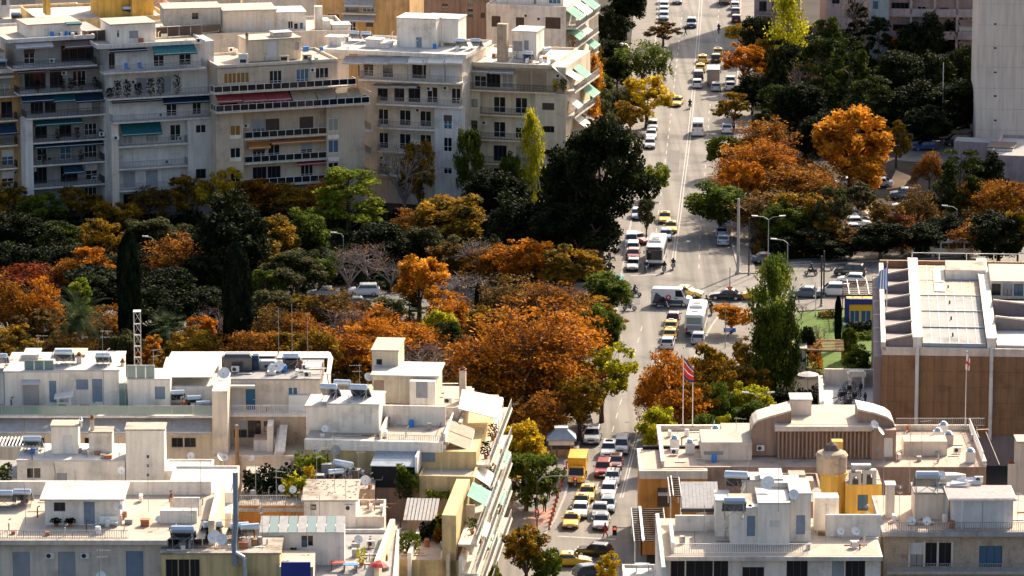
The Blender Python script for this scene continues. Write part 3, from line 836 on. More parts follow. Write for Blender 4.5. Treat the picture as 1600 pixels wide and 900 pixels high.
# building kit
def frame_mb(w,h,t=.07,mid=True,trans=False):
 b=MB()
 b.box(0,w,.10,.16,0,t).box(0,w,.10,.16,h-t,h).box(0,t,.10,.16,t,h-t).box(w-t,w,.10,.16,t,h-t)
 if mid:
  n=1 if w<1.9 else(2 if w<3 else 3)
  for i in range(n):
   x=w*(i+1)/(n+1);b.box(x-t/2,x+t/2,.105,.155,t,h-t)
 if trans:b.box(t,w-t,.107,.153,h*.34,h*.34+.05)
 return b
def slat_mb(w,h):
 b=MB().box(0,w,.085,.12,0,h)
 n=max(4,int(h/.14))
 for i in range(n):
  z=h*i/n
  b.box(.02,w-.02,.068,.085,z+.012,z+h/n-.012)
 return b
KIND={'w':('window','frame_white','glass_dark'),'d':('balcony_door','frame_white','glass_dark'),'n':('window','frame_dark','glass_dark'),'o':('window','frame_white','glass_lit_tint'),'k':('balcony_door','frame_dark','glass_dark'),'e':('window','frame_white','glass_blue'),'s':('shutter','shutter_white'),'g':('shutter','shutter_grey'),'b':('shutter','shutter_blue'),'t':('shutter','shutter_brown'),'D':('door','door_blue'),'T':('door','door_tan'),'G':('door','shutter_blue'),'W':('door','shutter_white')}
class Bld:
 def __init__(s,name,label,px,py,alpha=0.0,z=0.0,cat='building'):
  s.f=Fr(px,py,alpha,z)
  s.e=thing(name,label,cat,s.f.o,s.f.a)
 def u(s,px,py,v=0.0):return s.f.wall(px,py,v)[0]
 def z(s,px,py,v=0.0):return s.f.wall(px,py,v)[1]
 def part(s,mb,name,m,parent=None,smooth=False):return mb.build(name,m,parent or s.e,smooth=smooth)
 def fill(s,kind,a,c,z0,z1,plane,at):
  """window, shutter or door set into an opening; plane f = front at depth v, r / l = right / left side at u"""
  w,h=c-a,z1-z0
  k=KIND[kind]
  if plane=='f':loc,rz=(a,at,z0),0
  elif plane=='r':loc,rz=(at,a,z0),R(90)
  else:loc,rz=(at,c,z0),R(-90)
  q=(round(w,1)or .1,round(h,1)or .1)
  if len(k)==3:
   o=put(k[0],shared(('frame',q,kind in 'd'),lambda:frame_mb(*q,mid=q[0]>.75,trans=kind=='d')),k[1],s.e,loc,rz)
   o.scale=(w/q[0],1,h/q[1])
   put('pane',shared(('pane',q),lambda:MB().box(.03,q[0]-.03,.125,.135,.03,q[1]-.03)),k[2]if rnd.random()>.25 or kind in 'ok' else rnd.choice(['glass_curtain','glass_blue']),o)
   if kind in 'dwn' and rnd.random()<.38:
    hh=q[1]*rnd.uniform(.25,.6)
    l_=put('roller_shutter',shared(('roller',q[0],round(hh,1)),lambda:slat_mb(q[0],max(.2,round(hh,1)))),rnd.choice(['shutter_white','shutter_white','shutter_grey','shutter_brown']),o);l_.location=(0,0,q[1]-max(.2,round(hh,1)))
  elif k[0]=='shutter':
   o=put(k[0],shared(('shutter',q),lambda:slat_mb(*q)),k[1],s.e,loc,rz);o.scale=(w/q[0],1,h/q[1])
  else:
   o=put(k[0],shared(('door',q),lambda:MB().box(0,q[0],.10,.15,0,q[1]).box(.1,q[0]-.1,.085,.10,.15,q[1]*.45).box(.1,q[0]-.1,.085,.10,q[1]*.52,q[1]-.12)),k[1],s.e,loc,rz)
   put('handle',shared(('handle',),lambda:MB().box(0,.14,0,.05,0,.04)),'chrome',o,(w*.8,.05,h*.48))
 def holes(s,b,a0,a1,z0,z1,ops,P,deep=.22):
  """a wall panel with rectangular openings and their reveals; P maps (a, depth, z) to the building frame"""
  ops=[(max(a0+.02,min(o[0],o[1])),min(a1-.02,max(o[0],o[1])),max(z0+.02,min(o[2],o[3])),min(z1-.02,max(o[2],o[3])),o[4])for o in ops]
  ops=[o for o in ops if o[1]-o[0]>.1 and o[3]-o[2]>.1]
  A=sorted({a0,a1,*[o[0]for o in ops],*[o[1]for o in ops]})
  Z=sorted({z0,z1,*[o[2]for o in ops],*[o[3]for o in ops]})
  for i in range(len(Z)-1):
   run=None
   for j in range(len(A)-1):
    ca,cz=(A[j]+A[j+1])/2,(Z[i]+Z[i+1])/2
    solid=not any(o[0]<ca<o[1]and o[2]<cz<o[3]for o in ops)
    if solid and run is None:run=A[j]
    if run is not None and(not solid or j==len(A)-2):
     end=A[j+1]if solid else A[j]
     b.quad(P(run,0,Z[i]),P(end,0,Z[i]),P(end,0,Z[i+1]),P(run,0,Z[i+1]));run=None
  for o in ops:
   p0,p1,q0,q1=o[:4]
   b.quad(P(p0,0,q0),P(p0,0,q1),P(p0,deep,q1),P(p0,deep,q0));b.quad(P(p1,0,q1),P(p1,0,q0),P(p1,deep,q0),P(p1,deep,q1))
   b.quad(P(p0,0,q0),P(p0,deep,q0),P(p1,deep,q0),P(p1,0,q0));b.quad(P(p0,0,q1),P(p1,0,q1),P(p1,deep,q1),P(p0,deep,q1))
   b.quad(P(p0,deep,q0),P(p0,deep,q1),P(p1,deep,q1),P(p1,deep,q0))
  return ops
 def block(s,u0,u1,v0,v1,z0,z1,m,op=(),opr=(),opl=(),roof=None,name='wall',rim=0.0,eave=0.0):
  """one mass with windows in its front, right and left faces; roof = material of a separate deck"""
  if u1<u0:u0,u1=u1,u0
  b=MB()
  fo=s.holes(b,u0,u1,z0,z1,op,lambda a,d,z:(a,v0+d,z))
  ro=s.holes(b,v0,v1,z0,z1,opr,lambda a,d,z:(u1-d,a,z))
  lo=s.holes(b,v0,v1,z0,z1,opl,lambda a,d,z:(u0+d,v0+v1-a,z))
  b.quad((u1,v1,z0),(u0,v1,z0),(u0,v1,z1),(u1,v1,z1))
  b.quad((u0,v0,z1),(u1,v0,z1),(u1,v1,z1),(u0,v1,z1))
  w=s.part(b,name,m)
  for o in fo:s.fill(o[4],*o[:4],'f',v0)
  for o in ro:s.fill(o[4],*o[:4],'r',u1)
  for o in lo:s.fill(o[4],v0+v1-o[1],v0+v1-o[0],o[2],o[3],'l',u0)
  if roof:
   e=eave
   s.part(MB().box(u0-e,u1+e,v0-e,v1+e,z1+.004,z1+.03+(.14 if e else 0)),'roof_deck',roof)
  if rim:s.parapet(u0,u1,v0,v1,z1,rim,m)
  return w
 def parapet(s,u0,u1,v0,v1,z,h,m,t=.18,sides='fblr',cope=None):
  b=MB()
  if 'f' in sides:b.box(u0-.02,u1+.02,v0-.02,v0+t,z-.03,z+h)
  if 'b' in sides:b.box(u0-.02,u1+.02,v1-t,v1+.02,z-.03,z+h)
  if 'l' in sides:b.box(u0-.02,u0+t,v0+t,v1-t,z-.03,z+h)
  if 'r' in sides:b.box(u1-t,u1+.02,v0+t,v1-t,z-.03,z+h)
  p=s.part(b,'parapet',m)
  if cope:
   c=MB()
   if 'f' in sides:c.box(u0-.07,u1+.07,v0-.07,v0+t+.05,z+h,z+h+.07)
   if 'b' in sides:c.box(u0-.07,u1+.07,v1-t-.05,v1+.07,z+h,z+h+.07)
   if 'l' in sides:c.box(u0-.07,u0+t+.05,v0+t+.05,v1-t-.05,z+h,z+h+.07)
   if 'r' in sides:c.box(u1-t-.05,u1+.07,v0+t+.05,v1-t-.05,z+h,z+h+.07)
   c.build('coping',cope,p)
  return p
 def slab(s,u0,u1,v0,v1,z,t=.2,m='plaster_white',name='balcony_slab'):
  return s.part(MB().box(u0,u1,v0,v1,z-t,z),name,m)
 def rail(s,a0,a1,at,z,h=1.0,kind='bars',axis='u',m='metal_grey',pm='glass_dark',step=None):
  """railing along u (at depth v) or along v (at u)"""
  L=a1-a0
  def bx(b,p,q,d0,d1,z0,z1):
   if axis=='u':b.box(a0+p,a0+q,at+d0,at+d1,z0,z1)
   else:b.box(at+d0,at+d1,a0+p,a0+q,z0,z1)
  b=MB()
  if kind=='solid':
   bx(b,0,L,-.06,.06,z,z+h);return s.part(b,'parapet',m)
  bx(b,0,L,-.03,.03,z+h-.05,z+h)
  bx(b,0,L,-.02,.02,z+.06,z+.10)
  if kind=='bars':
   n=max(2,int(L/.22))
   for i in range(n+1):
    x=L*i/n;w=.022 if i%7 else .035
    bx(b,max(0,x-w),min(L,x+w),-.018,.018,z,z+h-.05)
   return s.part(b,'railing',m)
  st=step or 1.35
  n=max(1,round(L/st))
  for i in range(n+1):
   x=L*i/n;bx(b,max(0,x-.035),min(L,x+.035),-.034,.034,z,z+h-.05)
  r=s.part(b,'railing',m)
  for i in range(n):
   c=MB();bx(c,L*i/n+.05,L*(i+1)/n-.05,-.01,.01,z+.12,z+h-.07)
   c.build('rail_panel',pm,r)
  return r
 def awning(s,a0,a1,at,z,proj,drop,m,axis='u',val=.22,arms=True,folds=0):
  """sloping cloth fixed to the wall at depth v (axis u, falling to the front) or at u (axis v, falling to the right)"""
  b=MB();n=max(1,folds)
  def pt(a,o,zz):return(a,at-o,zz)if axis=='u' else(at+o,a,zz)
  for i in range(n):
   p,q=a0+(a1-a0)*i/n+(.03 if folds else 0),a0+(a1-a0)*(i+1)/n-(.03 if folds else 0)
   b.prism([pt(p,0,z),pt(q,0,z),pt(q,proj,z-drop),pt(p,proj,z-drop)],(0,0,.035))
   b.prism([pt(p,proj,z-drop),pt(q,proj,z-drop),pt(q,proj,z-drop-val),pt(p,proj,z-drop-val)],(0,-.02,0)if axis=='u' else(.02,0,0))
  o=s.part(b,'awning',m)
  if arms:
   for a in(a0+.06,a1-.06):
    MB().tube(pt(a,.02,z-drop-.5),pt(a,proj,z-drop),.025,n=4).build('awning_arm','metal_white',o)
   MB().tube(pt(a0,proj,z-drop+.02),pt(a1,proj,z-drop+.02),.04,n=5).build('awning_bar','metal_white',o)
  return o
 def ac(s,u,v,z,face='f',sc=1.0):
  b=MB().box(-.42,.42,-.32,0,0,.6)
  o=s.part(b,'air_conditioner','ac_white')
  o.location=(u,v,z);o.rotation_euler=(0,0,{'f':0,'r':R(90),'l':R(-90)}[face]);o.scale=(sc,sc,sc)
  put('fan',shared(('fan',),lambda:MB().tube((-.1,-.335,.3),(-.1,-.30,.3),.22,.22,14)),'metal_dark',o)
  return o
 def pergola(s,u0,u1,v0,v1,z0,z1,m,n=8,along='v',post='metal_white'):
  b=MB()
  for x in(u0,u1):
   for y in(v0,v1):b.box(x-.06,x+.06,y-.06,y+.06,z0,z1)
  b.box(u0-.1,u1+.1,v0-.05,v0+.05,z1,z1+.15).box(u0-.1,u1+.1,v1-.05,v1+.05,z1,z1+.15)
  fr=s.part(b,'pergola',post)
  for i in range(n):
   c=MB()
   if along=='v':
    x=u0+(u1-u0)*i/(n-1);c.box(x-.06,x+.06,v0-.2,v1+.2,z1+.153,z1+.27)
   else:
    y=v0+(v1-v0)*i/(n-1);c.box(u0-.2,u1+.2,y-.09,y+.09,z1+.153,z1+.24)
   c.build('slat',m,fr)
  return fr
 def chimney(s,u,v,z0,z1,r=.25,m='plaster_white',square=True,cap='rust'):
  b=MB()
  if square:b.box(u-r,u+r,v-r,v+r,z0,z1)
  else:b.tube((u,v,z0),(u,v,z1),r,r,8)
  o=s.part(b,'chimney',m)
  MB().box(u-r-.06,u+r+.06,v-r-.06,v+r+.06,z1,z1+.1).lathe([(r*.7,0),(r*.9,.15),(.03,.35)],8,(u,v,z1+.1)).build('chimney_cap',cap,o)
  return o
 def pot(s,u,v,z,h=1.0,m='leaf_dark',w=.5,label=None):
  return None
# rooftop equipment (things of their own)
def heater(p,label,rz=0.0,sc=1.0,group=None):
 r=thing('solar_water_heater',label,'water heater',p,rz,group,sc*.86)
 put('tank',shared(('tank',),lambda:MB().tube((-.85,-.75,1.62),(.85,-.75,1.62),.30,.30,14).tube((-.9,-.75,1.62),(-.85,-.75,1.62),.2,.30,14).tube((.85,-.75,1.62),(.9,-.75,1.62),.30,.2,14)),'tank_sky_tint',r)
 put('collector',shared(('collector',),lambda:MB().prism([(-.98,-.55,1.35),(.98,-.55,1.35),(.98,.95,.25),(-.98,.95,.25)],(0,.05,.08))),'collector',r)
 def rim():
  b=MB()
  for x in(-1.0,-.02,.96):b.prism([(x,-.57,1.37),(x+.05,-.57,1.37),(x+.05,.98,.22),(x,.98,.22)],(0,.06,.12))
  return b
 put('collector_rim',shared(('rim2',),rim),'metal_grey',r)
 def legs():
  b=MB()
  for x in(-.8,.8):b.tube((x,-.75,0),(x,-.75,1.36),.03,n=4).tube((x,-.75,.05),(x,.9,.25),.03,n=4)
  b.tube((-.8,-.75,.1),(.8,-.75,1.2),.022,n=4).tube((.8,-.75,.1),(-.8,-.75,1.2),.022,n=4)
  return b
 put('stand',shared(('stand',),legs),'metal_grey',r)
 put('pipe',shared(('pipe',),lambda:MB().path([(.7,-.8,1.35),(.75,-1.0,.9),(.5,-1.05,.3),(.6,-.9,0)],.03,4)),'metal_bright',r)
 return r
def dish(p,label,rz=0.0,d=.9,h=.9,group=None,m='metal_white'):
 """rz = direction the bowl looks to"""
 r=thing('satellite_dish',label,'satellite dish',p,rz,group)
 def bowl():
  b=MB();n=14;rings=[]
  for k in range(4):
   rr=.5*(k+1)/4
   rings.append([(.32*(rr*2)**2*.35-.05,rr*math.cos(2*math.pi*i/n),rr*1.08*math.sin(2*math.pi*i/n))for i in range(n)])
  i0=len(b.v)
  for q in rings:b.v+=q
  for a in range(3):
   for k in range(n):b.f.append((i0+a*n+k,i0+a*n+(k+1)%n,i0+(a+1)*n+(k+1)%n,i0+(a+1)*n+k))
  b.f.append(tuple(range(n)))
  return b
 bo=put('reflector',shared(('bowl',),bowl),m,r,(0.05,0,h));d*=.85;bo.scale=(d,d,d);bo.rotation_euler=(0,R(-38),0)
 MB().tube((0,0,0),(0,0,h),.03,n=5).build('mast','metal_grey',r)
 MB().tube((.05,0,h-d*.4),(d*.62,0,h+d*.12),.016,n=4).box(d*.58,d*.70,-.05,.05,h+d*.08,h+d*.2).build('feed_arm','metal_grey',r)
 return r
def antenna(p,label,h=4.0,rz=0.0,group=None,yagi=True,lean=0.0):
 r=thing('tv_antenna',label,'antenna',p,rz,group)
 MB().tube((0,0,0),(lean,0,h),.028,n=5).build('mast','metal_grey',r)
 if yagi:
  for zz,L in((h-.15,1.1),(h-.8,.8)):
   b=MB().tube((-.2,0,zz),(L,0,zz),.015,n=4)
   for i in range(6):x=-.15+(L+.1)*i/5;b.tube((x,-.32+.03*i,zz),(x,.32-.03*i,zz),.01,n=4)
   b.build('aerial','metal_grey',r)
 return r
def planter(p,label,m='leaf_dark',w=.6,h=1.2,pot='terracotta',n=110,seed=0,group=None,cat='potted plant'):
 r=thing('potted_plant',label,cat,p,0,group)
 MB().lathe([(.16,0),(.24,.35),(.26,.38),(.2,.38)],8).build('pot',pot,r)
 rg=random.Random(seed);b=MB()
 for i in range(n):
  t=rg.random();a=rg.random()*6.283;q=w*.5*math.sqrt(rg.random())*(1-.4*abs(t-.4))
  c=Vector((q*math.cos(a),q*math.sin(a),.38+t*h));d=Vector((rg.gauss(0,1),rg.gauss(0,1),rg.gauss(0,.7))).normalized();e=d.orthogonal().normalized()
  s=.09+.07*rg.random()
  b.quad(c-d*s,c+e*s*.6,c+d*s,c-e*s*.6)
 b.build('foliage',m,r)
 return r
def hedge(p,rz,L,W,H,label,m='leaf_green',seed=0,name='hedge',cat='shrub',dens=60):
 r=thing(name,label,cat,p,rz)
 rg=np.random.default_rng(seed);n=int(L*W*H*dens)+60
 C=rg.random((n,3))*[L,W,H];C[:,2]=H*rg.random(n)**.6
 C[:,2]*=.75+.35*np.sin(C[:,0]*1.7+seed)*np.cos(C[:,1]*1.3)
 leaf_obj(C,.20,rg,'foliage',m,r)
 MB().tube((L/2,W/2,0),(L/2,W/2,H*.6),.06,.03).build('stem','bark',r)
 return r
def leaf_mesh(C,size,rg,up=1.1):
 """cards with a leaf outline at points C"""
 n=len(C)
 d=rg.normal(size=(n,3));d/=np.linalg.norm(d,axis=1)[:,None]
 nr=rg.normal(size=(n,3));nr[:,2]=np.abs(nr[:,2])+up
 e=np.cross(nr,d);e/=np.linalg.norm(e,axis=1)[:,None]+1e-9
 s=size*(.6+.8*rg.random(n))[:,None]
 V=np.stack([C-d*s,C+e*s*.55-d*s*.1,C+d*s,C-e*s*.55+d*s*.1],1).reshape(-1,3)
 return V
def mesh_quads(name,V):
 n=len(V)//4
 me=bpy.data.meshes.new(name)
 me.vertices.add(4*n);me.vertices.foreach_set('co',V.astype(np.float32).ravel())
 me.loops.add(4*n);me.loops.foreach_set('vertex_index',np.arange(4*n,dtype=np.int32))
 me.polygons.add(n);me.polygons.foreach_set('loop_start',np.arange(0,4*n,4,dtype=np.int32))
 try:me.polygons.foreach_set('loop_total',np.full(n,4,dtype=np.int32))
 except Exception:pass
 me.update(calc_edges=True)
 return me
def leaf_obj(C,size,rg,name,m,parent):return put(name,mesh_quads(name,leaf_mesh(C,size,rg)),m,parent)
# trees
def lobes(rg):
 """uneven outline: bulges and notches by direction"""
 D=rg.normal(size=(7,3));D/=np.linalg.norm(D,axis=1)[:,None]
 W=rg.uniform(.16,.42,7)*np.where(rg.random(7)<.5,-1,1)
 return lambda v:float(np.clip(1+sum(w*max(0,float(v@d))**5 for w,d in zip(W,D)),.55,1.25))
def blob_pts(rg,n,clumps,rx,rz,zc,hollow=.45,cr=(.16,.30),bias=.25):
 """points in clumps spread through an ellipsoid crown (unit = metres)"""
 P=[]
 lobe=lobes(rg)
 k=0
 while k<clumps:
  v=rg.normal(size=3);v/=np.linalg.norm(v)
  r=(hollow+(1-hollow)*rg.random()**.6)*lobe(v)
  if v[2]<-.55 and rg.random()<.6:continue
  P.append((v*r*[rx,rx,rz]*.82+[0,0,zc],rg.uniform(*cr)*rx));k+=1
 out=[]
 w=np.array([p[1]**2 for p in P]);w/=w.sum()
 for(c,r),q in zip(P,w):
  m=int(n*q)+1
  d=rg.normal(size=(m,3));d/=np.linalg.norm(d,axis=1)[:,None]
  out.append(c+d*(r*rg.random(m)**.35)[:,None]*[1,1,.8])
 return np.concatenate(out),[p[0]for p in P]
def limb(b,p,q,r0,r1,n=5,bend=.0,rg=None):
 p,q=Vector(p),Vector(q)
 m=(p+q)/2+Vector((0,0,(q-p).length*bend))
 b.tube(p,m,r0,(r0+r1)/2,n,False);b.tube(m,q,(r0+r1)/2,r1,n,False)
def tree_proto(kind,seed):
 """returns crown mesh (leaf cards), wood mesh; unit tree: height 10, crown radius 4 (scaled per tree)"""
 rg=np.random.default_rng(seed);b=MB()
 H,Rr=10.0,4.0
 big=kind.endswith('_big');kind=kind.replace('_big','');q=2.6 if big else 1.0;ls=.62 if big else 1.0
 if kind=='round':
  C,cl=blob_pts(rg,6600,54,Rr,4.3,5.6);V=leaf_mesh(C,.26,rg)
 elif kind=='dense':
  C,cl=blob_pts(rg,int(9000*q),int(70*(1.6 if big else 1)),Rr,4.7,5.2,.5,(.18,.34)if not big else(.12,.25));V=leaf_mesh(C,.24*ls,rg)
 elif kind=='loose':
  C,cl=blob_pts(rg,4600,72,Rr,4.1,5.8,.35,(.10,.22));V=leaf_mesh(C,.24,rg)
 elif kind=='sumac':
  cl=[];lobe=lobes(rg)
  for i in range(int(130*q)):
   v=rg.normal(size=3);v/=np.linalg.norm(v);v[2]=abs(v[2])*1.0-.75*rg.random()
   r=(.55+.45*rg.random()**.7)*lobe(v);cl.append(v*r*[Rr,Rr,4.4]+[0,0,5.4])
  Cs=[]
  for c in cl:
   m=40;d=rg.normal(size=(m,3))*np.array([.48,.48,.26])*(.75 if big else 1);Cs.append(c+d)
  V=leaf_mesh(np.concatenate(Cs),.21*ls,rg,.9)
 elif kind=='pine':
  cl=[]
  for i in range(64):
   t=rg.random();a=rg.random()*6.283;rr=Rr*(1-.62*t)*(.45+.55*rg.random()**.5)
   cl.append(np.array([rr*math.cos(a),rr*math.sin(a),1.4+8.0*t]))
  Cs=[]
  for c in cl:
   m=120;d=rg.normal(size=(m,3));d/=np.linalg.norm(d,axis=1)[:,None];d[:,2]=np.abs(d[:,2])*.9-.2
   Cs.append(c+d*(.95*rg.random(m)**.4)[:,None]*[1,1,.75])
  V=leaf_mesh(np.concatenate(Cs),.19,rg)
 elif kind=='cypress':
  n=9000;t=rg.random(n);a=rg.random(n)*6.283
  rr=Rr*np.where(t>.66,np.sqrt(np.clip(1-((t-.66)/.34)**2,0,1)),.78+.22*np.minimum(1,t/.5))*(.72+.22*rg.random(n)+.08*np.sin(a*5+t*23))
  C=np.stack([rr*np.cos(a),rr*np.sin(a),.3+9.7*t],1);V=leaf_mesh(C,.34,rg,0);cl=[]
  # cards lean upwards
 elif kind=='poplar':
  cl=[]
  for i in range(90):
   t=rg.random();a=rg.random()*6.283;rr=Rr*min(1,(1-t)*2.6+.15)*(.4+.6*rg.random())*(.7 if t<.15 else 1)
   cl.append(np.array([rr*math.cos(a)*.85,rr*math.sin(a)*.85,1.2+8.5*t]))
  Cs=[]
  for c in cl:
   m=50;d=rg.normal(size=(m,3))*[.75,.75,.34];Cs.append(c+d)
  V=leaf_mesh(np.concatenate(Cs),.24,rg)
 elif kind=='weep':
  C,cl0=blob_pts(rg,1500,34,Rr,3.4,6.4);Cs=[C];cl=cl0
  for i in range(230):
   a=rg.random()*6.283;rr=Rr*(.55+.42*rg.random());z0=4.2+3.8*rg.random();L=1.2+2.2*rg.random();m=16
   t=np.linspace(0,1,m);Cs.append(np.stack([rr*(1+.08*t)*math.cos(a)+rg.normal(size=m)*.10,rr*(1+.08*t)*math.sin(a)+rg.normal(size=m)*.10,z0-L*t],1))
  V=leaf_mesh(np.concatenate(Cs),.22,rg)
 elif kind=='bare':
  cl=[]
  for i in range(70):
   v=rg.normal(size=3);v/=np.linalg.norm(v);v[2]=abs(v[2])-.1
   cl.append(v*(.6+.4*rg.random())*[Rr,Rr,4.0]+[0,0,5.6])
  Cs=[c+rg.normal(size=(5,3))*.5 for c in cl[::2]]
  V=leaf_mesh(np.concatenate(Cs),.15,rg)
  # wood
 if kind=='cypress':
  b.tube((0,0,0),(0,0,8.5),.30,.05,6)
 elif kind in('pine','poplar'):
  b.tube((0,0,0),(.1,.05,5),.26,.16,6);b.tube((.1,.05,5),(0,0,9.2),.16,.03,6)
  for c in cl[::2]:limb(b,(0,0,max(1.2,c[2]-1.2)),c,.07,.02,4)
 else:
  fork=2.6 if kind!='bare' else 2.0
  b.tube((0,0,0),(.05,.0,fork*.5),.32,.25,8);b.tube((.05,0,fork*.5),(0,.05,fork),.25,.22,8)
  nl=6 if kind!='dense' else 5
  tips=[]
  for i in range(nl):
   a=i*6.283/nl+rg.random()*.6;rr=Rr*(.30+.2*rg.random());zz=4.6+1.6*rg.random()
   tip=Vector((rr*math.cos(a),rr*math.sin(a),zz));limb(b,(0,.05,fork-.1),tip,.15,.085,5,.06);tips.append(tip)
  for c in(cl if kind in('sumac','bare')else cl[::2]):
   c=Vector(c);t=min(tips,key=lambda q:(q-c).length)
   mid=t.lerp(c,.55)+Vector(rg.normal(size=3)*.18)
   limb(b,t,mid,.06,.038,4,.03);limb(b,mid,c,.038,.014,3,.02)
   if kind in('sumac','bare'):
    for k in range(3 if kind=='bare' else 2):
     e=c+Vector(rg.normal(size=3)*[.75,.75,.5]+np.array([0,0,.15]));b.tube(mid.lerp(c,.3+.3*k),e,.026,.009,3,False)
 return mesh_quads('crown',V),b.mesh('trunk')
PROTO={}
def proto(kind,i):
 if(kind,i)not in PROTO:PROTO[(kind,i)]=tree_proto(kind,31*i+sum(map(ord,kind)))
 return PROTO[(kind,i)]
NVAR={'round':5,'dense':4,'loose':4,'sumac':4,'pine':3,'cypress':2,'poplar':3,'weep':2,'bare':3}
TN={'round':'broadleaf_tree','dense':'evergreen_tree','loose':'broadleaf_tree','sumac':'autumn_tree','pine':'pine_tree','cypress':'cypress_tree','poplar':'poplar_tree','weep':'pepper_tree','bare':'bare_tree'}
tcount=[0]
def tree(px,ytop,ybase,wpx,kind,m,label,bark='bark',low=None,group=None):
 """px, ybase: foot in the picture; ytop: top row; wpx: crown width in pixels"""
 if px<960 and 340<ybase<690 and kind!='cypress':wpx*=1.16;ytop-=4
 if 1110<px<1260 and ybase<400:wpx*=1.2;ytop-=3
 f=Fr(px,ybase);h=f.wall(px,ytop)[1];w=f.wall(px+wpx/2,ybase)[0]-f.wall(px-wpx/2,ybase)[0]
 h=max(h-w*.10,2.0,.78*w if px<960 else 0)
 i=tcount[0]%NVAR[kind];tcount[0]+=1
 crown,wood=proto(kind+'_big' if(w>11.5 and kind in('dense','sumac'))else kind,i%2 if w>11.5 else i)
 rz=(tcount[0]*2.399)%6.283
 r=thing(TN[kind],label,'tree',f.o,rz,group)
 k=.9+.2*((tcount[0]*.618)%1)
 s=(w/7.9*k,w/7.9,h/9.7)
 for nm,me,mm in(('crown',crown,m),('trunk',wood,bark)):
  o=put(nm,me,mm,r);o.scale=s
 return r
def palm(px,ytop,ybase,wpx,label,fan=False):
 f=Fr(px,ybase);h=f.wall(px,ytop)[1];w=f.wall(px+wpx/2,ybase)[0]-f.wall(px-wpx/2,ybase)[0]
 r=thing('palm_tree',label,'palm tree',f.o,0)
 L=w/2;hz=h-L*.55
 b=MB();rg=random.Random(int(px))
 for k in range(8):b.tube((0,0,hz*k/8),(0,0,hz*(k+1)/8),.34-.012*k,.27-.01*k,8)
 b.build('trunk','bark_pale',r)
 n=54 if not fan else 40
 for k in range(n):
  a=k*2.399;el=R(82)-R(118)*(k/n)**.8
  d=Vector((math.cos(a),math.sin(a),0));pts=[]
  for i in range(7):
   t=i/6;e=el-R(58)*t*t
   pts.append((pts[-1]+(d*math.cos(e)+Vector((0,0,math.sin(e))))*L/6)if pts else Vector((0,0,hz)))
  fb=MB();side=Vector((-d.y,d.x,0))
  if not fan:
   fb.path(pts,.025,3)
   for i in range(1,7):
    for q in range(3):
     c=pts[i-1].lerp(pts[i],q/3)
     for s in(-1,1):
      tip=c+side*s*L*.20*(1.1-.1*i)+(pts[i]-pts[i-1])*.9-Vector((0,0,.10))
      w2=(pts[i]-pts[i-1]).normalized()*.05;fb.poly([c-w2,c+w2,tip])
  else:
   fb.path(pts[:4],.025,3);c=pts[3];dd=(pts[4]-pts[3]).normalized()
   for q in range(-6,7):
    an=R(16*q);tip=c+(dd*math.cos(an)+side*math.sin(an))*L*.42-Vector((0,0,.12*abs(q)*.3))
    w2=side*.05;fb.poly([c-w2,c+w2,tip])
  fb.build('frond','leaf_palm',r)
 return r
# planting (foot and top rows read off the picture)
T=tree
# park, back row below the apartment blocks
T(14,280,352,70,'loose','leaf_mixed','yellow green tree at the left edge below the ochre house')
T(66,305,368,76,'round','leaf_green','bright green tree below the grey balconies at far left')
T(128,286,352,62,'loose','leaf_mixed','brown orange tree in front of the dark balconies')
T(185,316,372,66,'round','leaf_mixed','mixed yellow tree between the two pale apartment blocks')
T(232,286,350,60,'sumac','leaf_brown','thin brown tree before the white block with green awnings')
T(290,268,348,62,'loose','leaf_mixed','orange leaved tree at the joint of white and beige blocks')
T(340,258,352,72,'loose','leaf_yellow','golden tree in front of the beige block, left end')
T(400,272,352,84,'loose','leaf_rust','rust coloured tree below the beige block balconies')
T(452,278,350,70,'sumac','leaf_mixed','orange tree before the middle of the beige block')
T(508,275,346,72,'sumac','leaf_orange','orange tree at the right end of the beige block')
T(545,308,372,124,'pine','leaf_bright','broad bright green pine below the beige block')
T(632,210,340,112,'bare','leaf_yellow','half bare tree with yellow tips beside the white wing','bark_pale')
T(655,205,338,76,'loose','leaf_mixed','thin golden tree before the white wing')
T(735,188,338,42,'dense','leaf_green','narrow dark green tree against the cream block')
T(831,174,338,42,'poplar','leaf_lime','slender yellow poplar before the cream block')
T(797,222,336,38,'round','leaf_green','small green tree left of the yellow poplar')
T(772,262,356,92,'dense','leaf_dark','dark evergreen tree below the yellow poplar')
T(700,305,398,118,'round','leaf_mixed','broad yellow olive tree in the park centre')
T(645,322,388,64,'sumac','leaf_rust','rust red tree left of the yellow olive tree')
T(938,156,420,142,'dense','leaf_dark','huge dark evergreen tree on the left pavement of the avenue')
T(893,235,405,78,'dense','leaf_dark','tall dark evergreen left of the huge one')
T(905,290,428,130,'dense','leaf_dark','dark evergreen in front of the huge one')
T(815,296,412,100,'dense','leaf_dark','broad black green evergreen in the park')
T(1022,250,310,46,'round','leaf_bright','small bright green tree leaning over the left parked cars')
